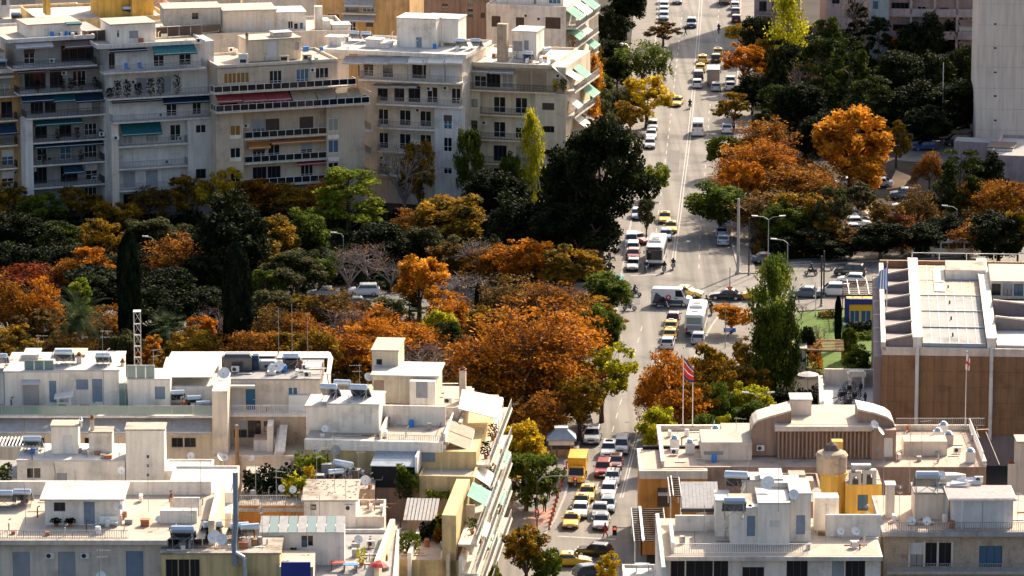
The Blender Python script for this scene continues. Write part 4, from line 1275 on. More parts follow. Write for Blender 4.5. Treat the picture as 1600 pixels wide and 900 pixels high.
# park, second row
T(20,330,420,96,'dense','leaf_dark','dark evergreen at the left edge of the park')
T(95,342,440,92,'pine','leaf_pine','green pine left of the cypress in the park')
T(160,330,425,80,'loose','leaf_mixed','yellow brown tree behind the tall black cypress')
T(240,338,410,92,'round','leaf_olive','olive brown tree right behind the tall black cypress')
T(366,305,455,96,'dense','leaf_dark','dark green evergreen behind the second cypress')
T(428,330,420,90,'round','leaf_mixed','yellow brown tree below the beige block in the park')
T(480,322,410,70,'dense','leaf_green','green tree left of the broad bright pine')
T(590,345,425,90,'dense','leaf_dark','dark evergreen below the broad bright pine')
T(670,338,420,74,'round','leaf_olive','olive tree in the park centre')
T(745,385,448,90,'bare','leaf_brown','bare brown tree left of the dark evergreens','bark_pale')
T(818,392,462,110,'loose','leaf_orange','orange tree below the dark evergreens')
T(890,405,478,110,'loose','leaf_mixed','brown yellow tree at the park corner of the junction')
T(945,420,505,74,'round','leaf_green','green tree at the park corner beside the motorbikes')
T(925,455,540,90,'loose','leaf_mixed','yellow green tree along the lower left kerb')
# park, third row
T(204,366,580,40,'cypress','leaf_cypress','tall black cypress left in the park behind the lattice mast')
T(372,384,585,48,'cypress','leaf_cypress','tall wide black cypress right in the park')
T(747,446,520,12,'cypress','leaf_cypress','thin small cypress in the park centre')
T(140,378,470,84,'loose','leaf_orange','orange tree left of the tall black cypress')
T(275,372,455,96,'sumac','leaf_rust','rust orange tree between the two black cypresses')
T(270,420,520,110,'pine','leaf_dark','dark pine with spreading branches between the cypresses')
T(40,405,480,80,'sumac','leaf_red','dark red tree at the left edge of the park')
T(150,425,500,100,'dense','leaf_dark','dark evergreen left of the tall cypress')
T(105,400,470,64,'sumac','leaf_rust','red orange tree below the green pine')
T(465,380,470,100,'round','leaf_olive','round olive brown tree in the park')
T(415,420,480,66,'pine','leaf_green','green pine left below the round olive brown tree')
T(545,392,460,86,'bare','leaf_brown','bare purple tree above the white park car','bark_pale')
T(612,400,455,60,'bare','leaf_brown','bare tree left of the golden tree','bark_pale')
T(655,388,500,96,'loose','leaf_gold','tall golden orange tree in the park centre')
T(688,440,512,60,'loose','leaf_gold','golden tree at the right foot of the tall one')
T(640,452,498,44,'pine','leaf_green','small green pine before the tall golden tree')
T(730,425,500,90,'bare','leaf_brown','bare purple brown tree behind the thin cypress','bark_pale')
T(800,440,520,100,'sumac','leaf_brown','brown tree right of the thin cypress')
T(860,440,545,120,'sumac','leaf_rust','big rust tree at the right side of the park')
T(785,448,500,50,'weep','leaf_olive','olive green weeping tree behind the big orange one')
# park, front row behind the roofs
T(15,430,550,78,'sumac','leaf_rust','rust tree at the left edge behind the white roofs')
T(65,432,545,64,'sumac','leaf_orange','orange red tree behind the left roofs')
T(125,434,530,50,'pine','leaf_bright','yellow green pine above the palm tree')
T(62,480,566,96,'loose','leaf_brown','brown bush tree left of the palm')
T(45,522,580,40,'round','leaf_lime','yellow green shrub tree behind the left water heater')
palm(126,466,585,124,'big palm tree with drooping fronds behind the left roofs')
palm(264,490,585,84,'fan palm between the two black cypresses',True)
T(170,475,560,60,'sumac','leaf_rust','reddish tree right of the big palm')
T(315,486,572,60,'loose','leaf_orange','orange tree left of the wide cypress')
T(330,470,560,64,'bare','leaf_brown','bare tree left of the wide cypress','bark_pale')
T(228,520,580,50,'loose','leaf_gold','orange bush tree at the lattice mast foot')
T(425,474,575,70,'sumac','leaf_brown','brown tree right of the wide cypress')
T(470,480,575,76,'sumac','leaf_rust','rust tree behind the sloping white roof')
T(510,445,540,80,'sumac','leaf_brown','brown tree above the sloping white roof, right end')
T(545,470,560,90,'bare','leaf_rust','twiggy rust tree left of the cream stair tower','bark_pale')
T(545,505,592,84,'sumac','leaf_orange','orange tree behind the sky tinted water heater')
T(600,455,545,90,'loose','leaf_olive','olive brown tree behind the cream stair tower')
T(640,490,580,90,'sumac','leaf_orange','orange tree right of the cream stair tower')
T(590,490,575,60,'sumac','leaf_orange','orange tree above the cream stair tower')
T(700,500,575,56,'pine','leaf_pine','dark pine left of the big orange tree')
T(690,480,560,60,'round','leaf_lime','yellow green tree behind the dark pine')
T(665,520,612,92,'bare','leaf_brown','bare tree behind the roof air conditioner','bark_pale')
T(735,520,630,92,'sumac','leaf_rust','rust tree left below the big orange one')
T(825,488,660,205,'sumac','leaf_orange','huge round orange tree beside the avenue')
T(790,540,668,120,'sumac','leaf_rust','rust tree at the lower left of the huge orange one')
T(870,540,668,110,'sumac','leaf_rust','rust tree at the lower right of the huge orange one')
T(940,530,660,98,'loose','leaf_lime','yellow green plane tree leaning over the left kerb')
T(905,575,690,100,'loose','leaf_mixed','orange green plane tree beside the scooters')
# lower left pavement
T(818,648,775,96,'round','leaf_yellow','yellow tree left of the kiosk')
T(822,690,800,100,'dense','leaf_green','dark green tree in front of the balconied house')
T(790,762,835,44,'bare','leaf_brown','bare tree beneath the balconies on the pavement','bark_pale')
T(822,808,925,100,'loose','leaf_mixed','orange yellow tree at the bottom edge')
T(850,848,930,60,'round','leaf_green','green tree right of the orange bottom tree')
T(770,880,940,40,'round','leaf_lime','yellow green tree below the street balconies')
T(948,858,925,44,'loose','leaf_yellow','yellow shrub tree at the bottom right kerb')
# left side of the far avenue
T(977,-40,58,70,'dense','leaf_dark','dark evergreen at the top of the left pavement')
T(950,60,110,60,'dense','leaf_dark','dark tree below the balconies at the top')
T(1036,26,72,62,'loose','leaf_brown','brown green tree beside the far parked cars')
T(1004,52,138,92,'weep','leaf_green','bright green pepper tree on the left of the avenue')
T(964,82,140,50,'dense','leaf_dark','dark bush left of the pepper tree')
T(1010,106,200,88,'loose','leaf_yellow','golden tree on the left kerb above the huge evergreen')
T(966,130,205,56,'dense','leaf_olive','olive green tree left of the golden kerb tree')
T(930,85,170,26,'poplar','leaf_gold','thin golden tree against the street balconies')
# right side of the far avenue
T(1158,32,78,56,'loose','leaf_yellow','golden tree topmost at the right kerb')
T(1163,60,140,66,'loose','leaf_orange','orange tree at the right kerb beside the lorry')
T(1146,138,202,62,'loose','leaf_mixed','green and orange tree at the right kerb above the van')
T(1190,180,270,84,'sumac','leaf_rust','rust tree right of the white panel van')
T(1134,205,275,50,'round','leaf_green','green tree at the right kerb beside the standing person')
T(1180,205,325,104,'sumac','leaf_orange','big orange tree at the right kerb')
T(1235,240,345,100,'sumac','leaf_rust','big rust orange tree right of its neighbour')
T(1125,275,366,92,'dense','leaf_green','round dark green tree overhanging the right lane')
T(1200,290,375,90,'sumac','leaf_brown','brown tree behind the tall grey pole')
T(1255,290,385,80,'round','leaf_mixed','yellow brown tree at the corner lot')
T(1300,280,390,80,'loose','leaf_olive','olive brown tree behind the paved yard')
T(1292,330,395,60,'loose','leaf_mixed','yellow brown tree at the paved yard')
T(1328,150,300,134,'round','leaf_gold','large glowing golden tree on the right')
T(1230,-15,120,54,'poplar','leaf_lime','bright yellow green tree at the top right of the avenue')
T(1212,60,185,44,'pine','leaf_dark','narrow dark pine below the yellow green tree')
T(1190,58,130,44,'round','leaf_mixed','small yellow tree right of the far avenue')
T(1255,90,190,50,'bare','leaf_rust','bare reddish tree before the dark pines','bark_pale')
T(1350,-30,90,96,'bare','leaf_brown','bare purple tree before the pink flats','bark_pale')
T(1292,20,150,60,'pine','leaf_pine','upright dark pine left of the bare purple tree')
T(1280,50,190,96,'pine','leaf_pine','broad dark green pine on the right slope')
T(1325,55,200,88,'pine','leaf_pine','tall dark green pine behind the golden tree')
T(1360,110,215,100,'pine','leaf_pine','dark pine right behind the golden tree')
T(1410,65,170,92,'dense','leaf_dark','dark evergreen below the pink flats, left')
T(1460,70,180,84,'dense','leaf_dark','dark evergreen below the pink flats, middle')
T(1505,62,175,70,'dense','leaf_dark','dark evergreen beside the concrete tower')
T(1420,120,215,100,'dense','leaf_dark','black green tree above the car park, left')
T(1490,115,212,96,'dense','leaf_dark','black green tree above the car park, right')
T(1398,36,110,54,'loose','leaf_orange','orange tree at the foot of the pink flats')
T(1250,120,215,80,'dense','leaf_dark','dark tree left of the golden tree')
T(1300,170,235,70,'dense','leaf_dark','dark evergreen behind the golden crown')
T(1400,180,262,60,'loose','leaf_mixed','brown yellow tree right of the golden tree')
T(1452,232,300,46,'sumac','leaf_rust','reddish shrub tree below the car park')
T(1500,225,350,96,'pine','leaf_pine','large dark pine below the car park')
T(1538,236,320,60,'dense','leaf_dark','dark tree beside the low tower annex')
T(1575,265,370,84,'sumac','leaf_rust','rust tree at the right edge below the annex')
T(1470,268,352,56,'loose','leaf_olive','olive green tree left of the large dark pine')
T(1430,285,370,70,'sumac','leaf_brown','brown tree left of the large dark pine')
T(1385,300,395,80,'loose','leaf_brown','brown tree right of the paved yard')
T(1340,275,340,70,'loose','leaf_olive','olive bush below the golden tree')
T(1375,335,408,90,'dense','leaf_dark','dark bush along the cross street')
T(1440,340,402,80,'dense','leaf_dark','dark bush left of the old coach')
T(1510,340,400,74,'sumac','leaf_rust','rust shrub in front of the old coach')
T(1560,320,412,90,'dense','leaf_dark','dark tree right of the old coach')
T(1590,310,412,50,'round','leaf_mixed','mixed green tree at the right edge above the museum')
T(1225,360,402,70,'dense','leaf_dark','dark hedge tree at the far corner')
T(1300,368,406,76,'dense','leaf_dark','dark hedge tree along the cross street')
# around the junction, right
T(1203,405,606,72,'poplar','leaf_green','tall green poplar right of the golden tree')
T(1210,470,640,62,'poplar','leaf_green','dark green poplar in front of the taller one')
T(1143,462,522,74,'round','leaf_gold','small golden tree beside the white bus')
T(1276,500,560,50,'bare','leaf_olive','grey twiggy olive tree on the lawn','bark_pale')
T(1252,470,498,30,'bare','leaf_brown','small bare tree at the cross street','bark_pale')
T(1309,465,545,12,'cypress','leaf_cypress','small thin cypress on the lawn')
T(1327,512,562,24,'cypress','leaf_green','small green conifer on the lawn')
T(1048,530,680,92,'sumac','leaf_orange','orange tree on the right pavement, left of the flag')
T(1100,525,670,96,'loose','leaf_mixed','orange yellow tree on the right pavement behind the flag')
T(1150,545,660,80,'loose','leaf_mixed','yellow orange tree left of the poplars')
T(1172,582,680,80,'round','leaf_lime','yellow green tree behind the low roof')
T(1120,600,690,60,'dense','leaf_green','dark green tree behind the flagpoles')
T(1030,614,735,74,'round','leaf_lime','yellow green tree at the right kerb above the queue')
T(1140,640,700,50,'round','leaf_lime','yellow green shrub behind the roof parapet')
T(1226,600,668,60,'dense','leaf_dark','dark tree beside the white terrace')
# filling the park canopy
for a in((30,385,462,90,'dense','leaf_dark','dark tree before the dark evergreen at the left edge'),(88,372,452,80,'dense','leaf_dark','dark green tree between pine and left edge evergreens'),(190,388,462,80,'dense','leaf_dark','dark tree beside the tall cypress top'),(320,392,470,80,'dense','leaf_dark','dark tree left of the wide cypress top'),(412,372,448,76,'round','leaf_mixed','yellow brown tree right of the wide cypress top'),(500,385,462,70,'round','leaf_green','green tree right of the olive brown tree'),(575,372,448,80,'bare','leaf_rust','bare reddish tree above the white park car','bark_pale'),(700,372,446,74,'loose','leaf_brown','brown loose tree right of the tall golden tree'),(770,402,452,76,'sumac','leaf_rust','rust tree over the park road'),(845,385,455,70,'loose','leaf_mixed','yellow tree below the huge evergreen'),(20,450,528,80,'sumac','leaf_brown','brown tree left before the park road'),(95,455,535,78,'dense','leaf_dark','dark tree before the park road at left'),(240,452,540,84,'dense','leaf_dark','dark tree between the cypresses before the park road'),(320,440,528,90,'dense','leaf_dark','dark tree before the park road left of the wide cypress'),(420,448,540,84,'round','leaf_olive','olive tree right of the wide cypress foot'),(470,452,535,80,'loose','leaf_mixed','mixed tree before the park road, centre left'),(515,462,540,80,'loose','leaf_mixed','yellow rust tree before the silver park car'),(590,470,550,90,'sumac','leaf_orange','orange tree before the white park car'),(705,462,548,70,'sumac','leaf_orange','orange tree right of the tall golden tree foot'),(760,470,560,90,'loose','leaf_mixed','yellow green tree right of the thin cypress foot'),(20,500,590,80,'loose','leaf_mixed','orange green tree behind the leftmost roof'),(100,510,595,70,'sumac','leaf_brown','brown tree behind the palm trunk'),(190,500,592,70,'round','leaf_olive','olive tree behind the lattice mast'),(300,510,600,76,'round','leaf_mixed','yellow tree behind the sloping canopy'),(395,505,600,84,'sumac','leaf_rust','rust tree behind the roof machines'),(450,512,600,80,'loose','leaf_mixed','orange tree behind the canopy house'),(500,510,605,70,'round','leaf_mixed','yellow tree at the canopy house corner'),(700,540,640,90,'bare','leaf_rust','bare tree left of the huge orange tree','bark_pale'),(745,590,680,90,'sumac','leaf_rust','dark rust tree behind the white awning panels'),(880,470,590,96,'sumac','leaf_orange','orange tree between the huge orange tree and the kerb'),(850,600,700,100,'sumac','leaf_rust','rust tree above the kiosk'),(940,470,580,70,'round','leaf_green','green tree at the kerb opposite the taxis'),(1160,240,345,70,'loose','leaf_orange','orange tree above the round dark green tree'),(1215,215,300,70,'loose','leaf_red','dark red tree right of the panel van'),(1270,255,330,80,'sumac','leaf_rust','rust tree left of the golden tree foot'),(1345,225,312,90,'round','leaf_gold','golden lower boughs tree beside the large golden one'),(1225,310,392,74,'round','leaf_green','green tree behind the lamp with cross arms'),(1270,345,400,80,'dense','leaf_dark','dark bush by the lamp on the cross street'),(1330,345,402,70,'loose','leaf_brown','brown bush before the paved yard'),(1410,330,398,74,'sumac','leaf_red','dark red bush behind the museum'),(1470,330,392,70,'dense','leaf_dark','dark tree above the coach'),(1540,270,352,80,'sumac','leaf_rust','rust tree below the annex'),(1215,400,560,60,'poplar','leaf_green','green poplar leaning at the tallest one'),(1195,480,640,62,'poplar','leaf_pine','dark poplar nearest to the pavement'),(1085,575,690,84,'loose','leaf_mixed','yellow orange tree between the flagpoles'),(1240,60,150,50,'dense','leaf_dark','dark tree right of the yellow green one'),(1175,110,180,50,'dense','leaf_dark','dark tree behind the orange kerb tree'),(1340,0,90,60,'pine','leaf_dark','dark pine under the bare purple tree'),(1440,20,120,70,'dense','leaf_dark','dark tree climbing before the pink flats'),(1385,90,170,70,'pine','leaf_pine','dark pine between golden tree and pink flats'),(1450,160,232,80,'dense','leaf_dark','dark tree directly above the car park')):
 T(*a)
for a in((1122,545,640,70,'loose','leaf_gold','golden tree behind the second flagpole'),(1165,520,610,60,'loose','leaf_mixed','yellow tree left of the tall poplars'),(1060,590,700,84,'sumac','leaf_orange','orange tree at the foot of the flagpole'),(1180,620,700,80,'round','leaf_green','green tree behind the left curved roof end'),(1100,640,715,64,'dense','leaf_green','dark green tree behind the left tiled roof'),(1232,470,640,40,'poplar','leaf_pine','dark poplar nearest to the lawn')):
 T(*a)
for a in((925,60,130,44,'loose','leaf_mixed','yellow green tree beside the street balconies'),(912,110,190,50,'dense','leaf_dark','dark tree below the golden climber'),(938,150,230,54,'round','leaf_olive','olive tree behind the huge evergreen top'),(955,10,90,50,'dense','leaf_dark','dark tree left of the far parked cars'),(940,110,165,40,'round','leaf_green','green tree left of the pepper tree foot'),(985,150,215,50,'loose','leaf_mixed','brown green tree left of the golden kerb tree'),(1010,300,380,40,'loose','leaf_olive','thin olive tree over the left parked cars'),(920,210,262,60,'round','leaf_lime','yellow green tree beside the cream corner block'),(1185,20,96,44,'dense','leaf_dark','dark tree at the foot of the pink grey block'),(1205,130,215,60,'pine','leaf_pine','dark pine at the garden path'),(1268,175,260,60,'dense','leaf_dark','dark bush tree at the golden tree left side')):
 T(*a)
for a in((1172,560,650,84,'loose','leaf_mixed','orange yellow tree before the poplars'),(1090,550,640,80,'loose','leaf_mixed','yellow brown tree between the bus and the flag'),(1015,575,668,50,'sumac','leaf_orange','orange tree overhanging the right lanes'),(1262,505,572,34,'dense','leaf_dark','dark shrub tree on the lawn edge'),(1340,540,600,40,'dense','leaf_green','green shrub tree beside the museum wall'),(1480,10,108,60,'dense','leaf_dark','dark tree before the right part of the pink flats'),(1372,20,120,56,'pine','leaf_dark','dark pine before the blue grey house')):
 T(*a)
# apartment blocks, upper left
def flats(B,ref,floors,core,depth,m,doors,slabm='plaster_white',rail='bars',railm='metal_dark',pm='glass_dark',wallv=1.5,roofm='roof_cream',dh=2.5,rim=.35,step=None,base=None):
 """floors, top first: (row in the picture at column ref, left col, right col, depth of its front edge); the first is the roof edge.
    doors: per floor a list of (left col, right col, kind)"""
 zs=[B.z(ref,y,v)for y,a,b,v in floors]
 um=lambda x,y,v=0:B.u(x,y,v)
 ycore=floors[len(floors)//2][0]
 u0,u1=um(core[0],ycore,wallv),um(core[1],ycore,wallv)
 ops=[]
 for i in range(1,len(floors)):
  dl=doors[min(i-1,len(doors)-1)]
  for a,b,k in dl:
   pa,pb=um(a,floors[i][0],wallv),um(b,floors[i][0],wallv)
   lo=.12 if k in 'dksgbt' else .95
   ops.append((pa-.18,pb+.18,zs[i]+lo,min(zs[i]+dh,zs[i-1]-.35),k))
 B.block(u0,u1,wallv,wallv+depth,0,zs[0],m,ops,roof=None)
 y,a,b,v=floors[0]
 ra,rb=um(a,y,v),um(b,y,v)
 B.slab(ra,rb,v,wallv+depth+.05,zs[0]+.012,.22,slabm,'roof_slab')
 B.part(MB().box(ra+.2,rb-.2,v+.25,wallv+depth-.2,zs[0]+.016,zs[0]+.04),'roof_deck',roofm)
 if rim:B.parapet(ra,rb,v,wallv+depth,zs[0]+.04,rim,slabm,cope=None)
 for i in range(1,len(floors)):
  y,a,b,v=floors[i]
  for q in range(2):
   if rnd.random()<.5:B.ac(rnd.uniform(u0+1,u1-1),wallv,zs[i]+rnd.choice([.15,2.0]))
  sa,sb=um(a,y,v),um(b,y,v)
  B.slab(sa,sb,v,wallv+.05,zs[i],.24,slabm)
  if rail:
   B.rail(sa+.05,sb-.05,v+.08,zs[i]+.002,1.0,rail,'u',railm,pm,step)
   for e in(sa+.08,sb-.08):B.rail(v+.15,wallv-.02,e,zs[i]+.002,1.0,rail if rail!='solid' else 'solid','v',railm,pm,step)
 return zs,u0,u1
def aw(B,x0,x1,y0,y1,v,m,proj=1.3,folds=0,**k):
 """awning whose upper edge runs along row y0 and lower edge along y1, fixed at depth v"""
 zt=B.z((x0+x1)/2,y0,v);zb=B.z((x0+x1)/2,y1,v-proj)
 return B.awning(B.u(x0,y0,v),B.u(x1,y0,v),v,zt,proj,max(.15,zt-zb-.2),m,folds=folds,**k)
def pen(B,x0,x1,ytop,ybot,v,depth,m,op=(),roof='roof_cream',eave=.12,opr=()):
 """roof-top structure standing at depth v, its front face covering the given picture box"""
 ym=(ytop+ybot)/2
 u0,u1=B.u(x0,ym,v),B.u(x1,ym,v);z0,z1=B.z((x0+x1)/2,ybot,v),B.z((x0+x1)/2,ytop,v)
 o=[(B.u(a,(c+d)/2,v),B.u(b,(c+d)/2,v),B.z((a+b)/2,d,v),B.z((a+b)/2,c,v),k)for a,c,b,d,k in op]
 B.block(u0,u1,v,v+depth,z0-.6,z1,m,o,opr=opr,roof=roof,eave=eave,name='penthouse_wall')
 return u0,u1,z0,z1
def on(B,px,py,z,up=0.0):
 """world point on a level of the building under a picture point"""
 u,v=B.f.roof(px,py,z);return B.f.w(u,v,z+up)
 # A0 ochre house at the left edge
A=Bld('ochre_apartment_house','ochre apartment house with dark balconies cut by the left edge',10,345,21)
zs,u0,u1=flats(A,10,[(112,-60,22,.0),(150,-60,30,-.2),(188,-60,28,0),(227,-60,28,0),(263,-60,28,0),(297,-60,28,0),(332,-60,28,0)],(-60,40),12,'plaster_ochre',[[(-30,-12,'k'),(2,14,'d')],[(-30,-10,'k'),(4,18,'k')],[(-30,-12,'d'),(5,20,'g')],[(-30,-12,'k'),(5,20,'d')]],rail='bars',railm='metal_dark')
aw(A,-40,18,117,122,1.4,'cloth_cream');aw(A,-40,27,194,212,1.4,'cloth_navy')
pen(A,-40,8,83,104,4,6,'plaster_white',[(-5,88,4,100,'n')])
heater(on(A,4,108,zs[0]+.1),'water heater on the ochre house roof at the left edge')
hb=A.part(MB().box(A.u(28,240,.2),A.u(39,240,.2),.2,1.6,0,zs[2]),'corner_pier','plaster_ochre')
# A1 grey block with dark balconies and teal awnings
A1=B=Bld('grey_apartment_block','grey apartment block with dark plant filled balconies and teal awnings',110,345,21)
D1=[(60,73,'d'),(97,111,'k'),(136,150,'d')]
zs,u0,u1=flats(B,110,[(60,10,148,.9),(103,20,152,-.6),(143,30,160,-.5),(181,41,170,-.3),(219.5,52,164,0),(255,52,164,0),(290,52,164,0),(326,52,164,0)],(40,175),13,'plaster_grey',[[(33,53,'d'),(98,145,'k')],[(40,70,'k'),(80,97,'k'),(116,133,'d')],[(50,66,'k'),(72,86,'k'),(126,142,'s')],[(57,72,'k'),(95,110,'k'),(134,150,'d')],[(60,72,'d'),(96,110,'d'),(134,150,'d')],[(55,72,'k'),(97,120,'k'),(136,151,'d')],[(74,98,'g'),(134,150,'d')]],'plaster_cool','bars','metal_dark',wallv=2.6)  # core wall grey is darkened to paint the shade of the balcony recesses
for a,b in((40,52),(164,175)):
 B.part(MB().box(B.u(a,240),B.u(b,240),.05,2.7,0,zs[3]-.25),'corner_pier','plaster_cool')
aw(B,22,80,66,76,1.4,'cloth_grey');aw(B,98,146,62,75,1.4,'cloth_brown')
aw(B,25,72,109,113,1.4,'cloth_brown',1.0);aw(B,74,152,102,109,1.4,'cloth_navy',1.0)
for a,b in((31,80),(81,113),(115,166)):aw(B,a,b,146,160,1.4,'cloth_navy' if a!=81 else 'cloth_teal',1.5)
aw(B,53,127,187,196,1.4,'cloth_teal',1.2);aw(B,53,160,222,230,1.4,'cloth_navy',1.2);aw(B,97,128,259,272,1.4,'cloth_navy',1.2)
pen(B,43,126,38,59,3.5,6,'plaster_white',[(69,44,77,58,'W'),(107,40,122,57,'d')]);aw(B,101,125,34,39,3.5,'cloth_teal',1.0)
B.ac(B.u(158,180,.05),.05,zs[4]+.4)
for i,(x,y)in enumerate(((60,143),(100,140),(112,138),(128,137),(150,133),(92,220),(122,218),(128,254),(70,256))):
 f=B.f;z=B.z(x,y+3,-.1);zz=max([q for q in zs if q<=z+.6]or[0])
 planter(f.w(B.u(x,y),.35,zz+.02),'dark leafy plant on the grey block balconies, '+['under the top awning, left','third floor, middle','third floor, right of middle','third floor beside the door','third floor, right corner','fifth floor, middle','fifth floor, right','sixth floor, right','sixth floor, left'][i],'leaf_dark',.9,1.4,seed=i,group='balcony plants of the grey block')
 # A2 white block
A2=B=Bld('white_apartment_block','pale apartment block with bright teal awning and potted shrubs on its terrace',240,345,19)
zs,u0,u1=flats(B,240,[(70,152,320,.6),(110,162,322,-.8),(151,168,334,-.7),(188,176,334,-.4),(226,186,294,0),(261,186,294,0),(295,186,294,0),(330,186,294,0)],(172,336),13,'plaster_cool',[[(169,178,'k'),(242,255,'d'),(282,297,'d')],[(180,194,'s'),(214,228,'g'),(255,266,'g'),(292,304,'s')],[(188,203,'s'),(226,240,'s'),(262,275,'d'),(303,313,'d')],[(194,206,'d'),(230,246,'d'),(268,281,'d')],[(194,207,'s'),(230,244,'s'),(267,281,'s')],[(195,210,'g'),(230,245,'g'),(267,281,'s')],[(195,210,'k'),(230,250,'k')]],'plaster_cool','bars','metal_grey')
B.part(MB().box(B.u(175,250),B.u(186,250),.05,1.6,0,zs[3]-.25),'corner_pier','plaster_pale')
wu0,wu1=B.u(294,250),B.u(335,250)
ops=[]
for y0,y1,k in((195,208,'w'),(230,245,'s'),(264,279,'n'),(300,314,'w')):
 ops.append((B.u(306,y0),B.u(322,y0),B.z(314,y1),B.z(314,y0),k))
B.block(wu0,wu1,.04,1.62,0,zs[3]-.25,'plaster_cool',ops,name='wing_wall')
aw(B,235,302,67,86,1.4,'cloth_teal',2.4,folds=3);aw(B,169,228,76,81,1.4,'cloth_navy',.9)
aw(B,171,249,152,160,1.4,'cloth_navy',1.4);aw(B,252,334,149,162,1.4,'cloth_navy',1.4)
aw(B,187,250,191,212,1.4,'cloth_teal',1.5)
pen(B,173,243,38,68,3.2,6,'plaster_white',[(202,48,216,60,'g'),(183,47,186,58,'n')])
for a,b,y0,y1 in((244,316,49,64),(132,172,47,60)):
 p,q=B.u(a,y1,6.5),B.u(b,y1,6.5);B.rail(p,q,6.5,zs[0]+.04,1.6,'panel','u','metal_grey','shutter_brown',2.0)
B.ac(B.u(181,214,.05),.05,B.z(181,218,.05));B.ac(B.u(209,168,1.5),1.5,zs[2]+1.7)
for i,x in enumerate((172,184,199,216,236,251,277)):
 planter(B.f.w(B.u(x,145,-.4),-.35,zs[1]-(zs[1]-zs[2])+.02),'tall shrub in the row of pots on the white block terrace, '+['first from left','second from left','third from left','fourth from left','fifth from left','sixth from left','rightmost'][i],'leaf_dark',1.3,[1.2,2.2,2.0,1.7,2.2,2.3,2.6][i],seed=20+i,n=220,group='shrubs on the white block terrace')
for i,x in enumerate((200,221)):
 t=thing('sun_lounger',['blue lounge chair, left one on the white block roof terrace','blue lounge chair, right one on the white block roof terrace'][i],'chair',B.f.w(B.u(x,108),-.1,zs[1]+.02),R(30))
 MB().box(-.3,.3,-.3,.5,.28,.34).build('seat','plastic_blue',t);MB().prism([(-.3,.5,.3),(.3,.5,.3),(.3,.8,1.0),(-.3,.8,1.0)],(0,.05,0)).build('backrest','plastic_blue',t)
 for x_,y_ in((-.27,-.25),(.27,-.25),(-.27,.45),(.27,.45)):MB().tube((x_,y_,0),(x_,y_,.28),.025,n=4).build('leg','metal_white',t)
t=thing('patio_table','white table on the white block roof terrace under the teal awning','table',B.f.w(B.u(272,104),-.05,zs[1]+.02))
MB().box(-.6,.6,-.35,.35,.70,.74).build('tabletop','metal_white',t)
for x_,y_ in((-.5,-.28),(.5,-.28),(-.5,.28),(.5,.28)):MB().tube((x_,y_,0),(x_,y_,.7),.03,n=4).build('leg','metal_white',t)
# A3 beige block
A3=B=Bld('beige_apartment_block','beige apartment block with framed glass balustrades and red and tan awnings',450,342,20)
DD=[(354,368,'d'),(396,412,'d'),(418,434,'k'),(470,487,'t'),(513,528,'w')]
zs,u0,u1=flats(B,450,[(100,340,528,1.5),(139,334,557,-.5),(169,337,578,-1.3),(213,382,511,.1),(251,382,511,.1),(287,382,511,.1),(323,382,511,.1)],(341,528),11,'plaster_beige',[[(352,368,'o'),(372,388,'o'),(423,439,'d'),(465,481,'d'),(495,512,'w')],[(345,370,'k'),(390,407,'d'),(414,432,'d'),(450,470,'k')],[(396,413,'d'),(417,435,'t'),(470,488,'t')],[(397,413,'d'),(421,436,'d'),(472,487,'d')],[(397,415,'k'),(420,437,'k'),(472,488,'d')]],'plaster_pale','frame','metal_white','glass_dark',step=1.25)
zt=zs[2]-.26
lop=[(B.u(360,y),B.u(376,y),B.z(368,y+19),B.z(368,y),k)for y,k in((196,'o'),(231,'w'),(266,'w'))]
rop=[(B.u(513,y),B.u(529,y),B.z(521,y+20),B.z(521,y),k)for y,k in((185,'w'),(219,'w'),(254,'w'),(290,'w'))]
B.block(B.u(338,250),B.u(381,250),.02,1.6,0,zt,'plaster_beige',lop,name='side_bay_wall')
B.block(B.u(511,250),B.u(570,250),.02,8,0,zt,'plaster_beige',rop,name='side_bay_wall')
for y in(216,251):
 for a,b in((359,377),(512,530)):
  B.part(MB().box(B.u(a,y),B.u(b,y),-.03,.03,B.z((a+b)/2,y+1),B.z((a+b)/2,y-5)),'lintel','plaster_white')
aw(B,335,372,146,161,1.4,'cloth_red',2.0);aw(B,374,412,144,160,1.4,'cloth_red',2.0);aw(B,413,449,142,158,1.4,'cloth_red',2.0)
aw(B,452,490,141,160,1.4,'cloth_tan',2.0,folds=2);aw(B,491,520,139,158,1.4,'cloth_tan',2.0,folds=1);aw(B,522,560,138,157,1.4,'cloth_tan',2.0,folds=2)
aw(B,386,420,222,233,1.4,'cloth_orange',1.0);aw(B,422,508,216,224,1.4,'cloth_orange',1.0);aw(B,463,508,252,258,1.4,'cloth_red',.9)
uR=B.u(556,140,.2)
B.awning(-.4,4.5,uR,B.z(556,132),2.2,1.2,'cloth_cream','v')
for k in(3,4,5):
 zz=zs[k];B.slab(B.u(570,230),B.u(570,230)+1.5,.8,6.5,zz,.2,'plaster_pale');B.rail(.9,6.4,B.u(570,230)+1.45,zz,.95,'solid','v','plaster_pale')
pen(B,388,470,62,88,4.5,5,'plaster_cream',[(417,64,434,91,'W'),(461,66,467,78,'g')]);pen(B,428,456,52,64,5.5,2,'plaster_pale',roof='roof_white')
B.ac(B.u(384,195,1.5),1.5,B.z(384,199,1.5));B.chimney(B.u(386,80,3),3.0,zs[0],B.z(386,55,3),.18,'plaster_cream')
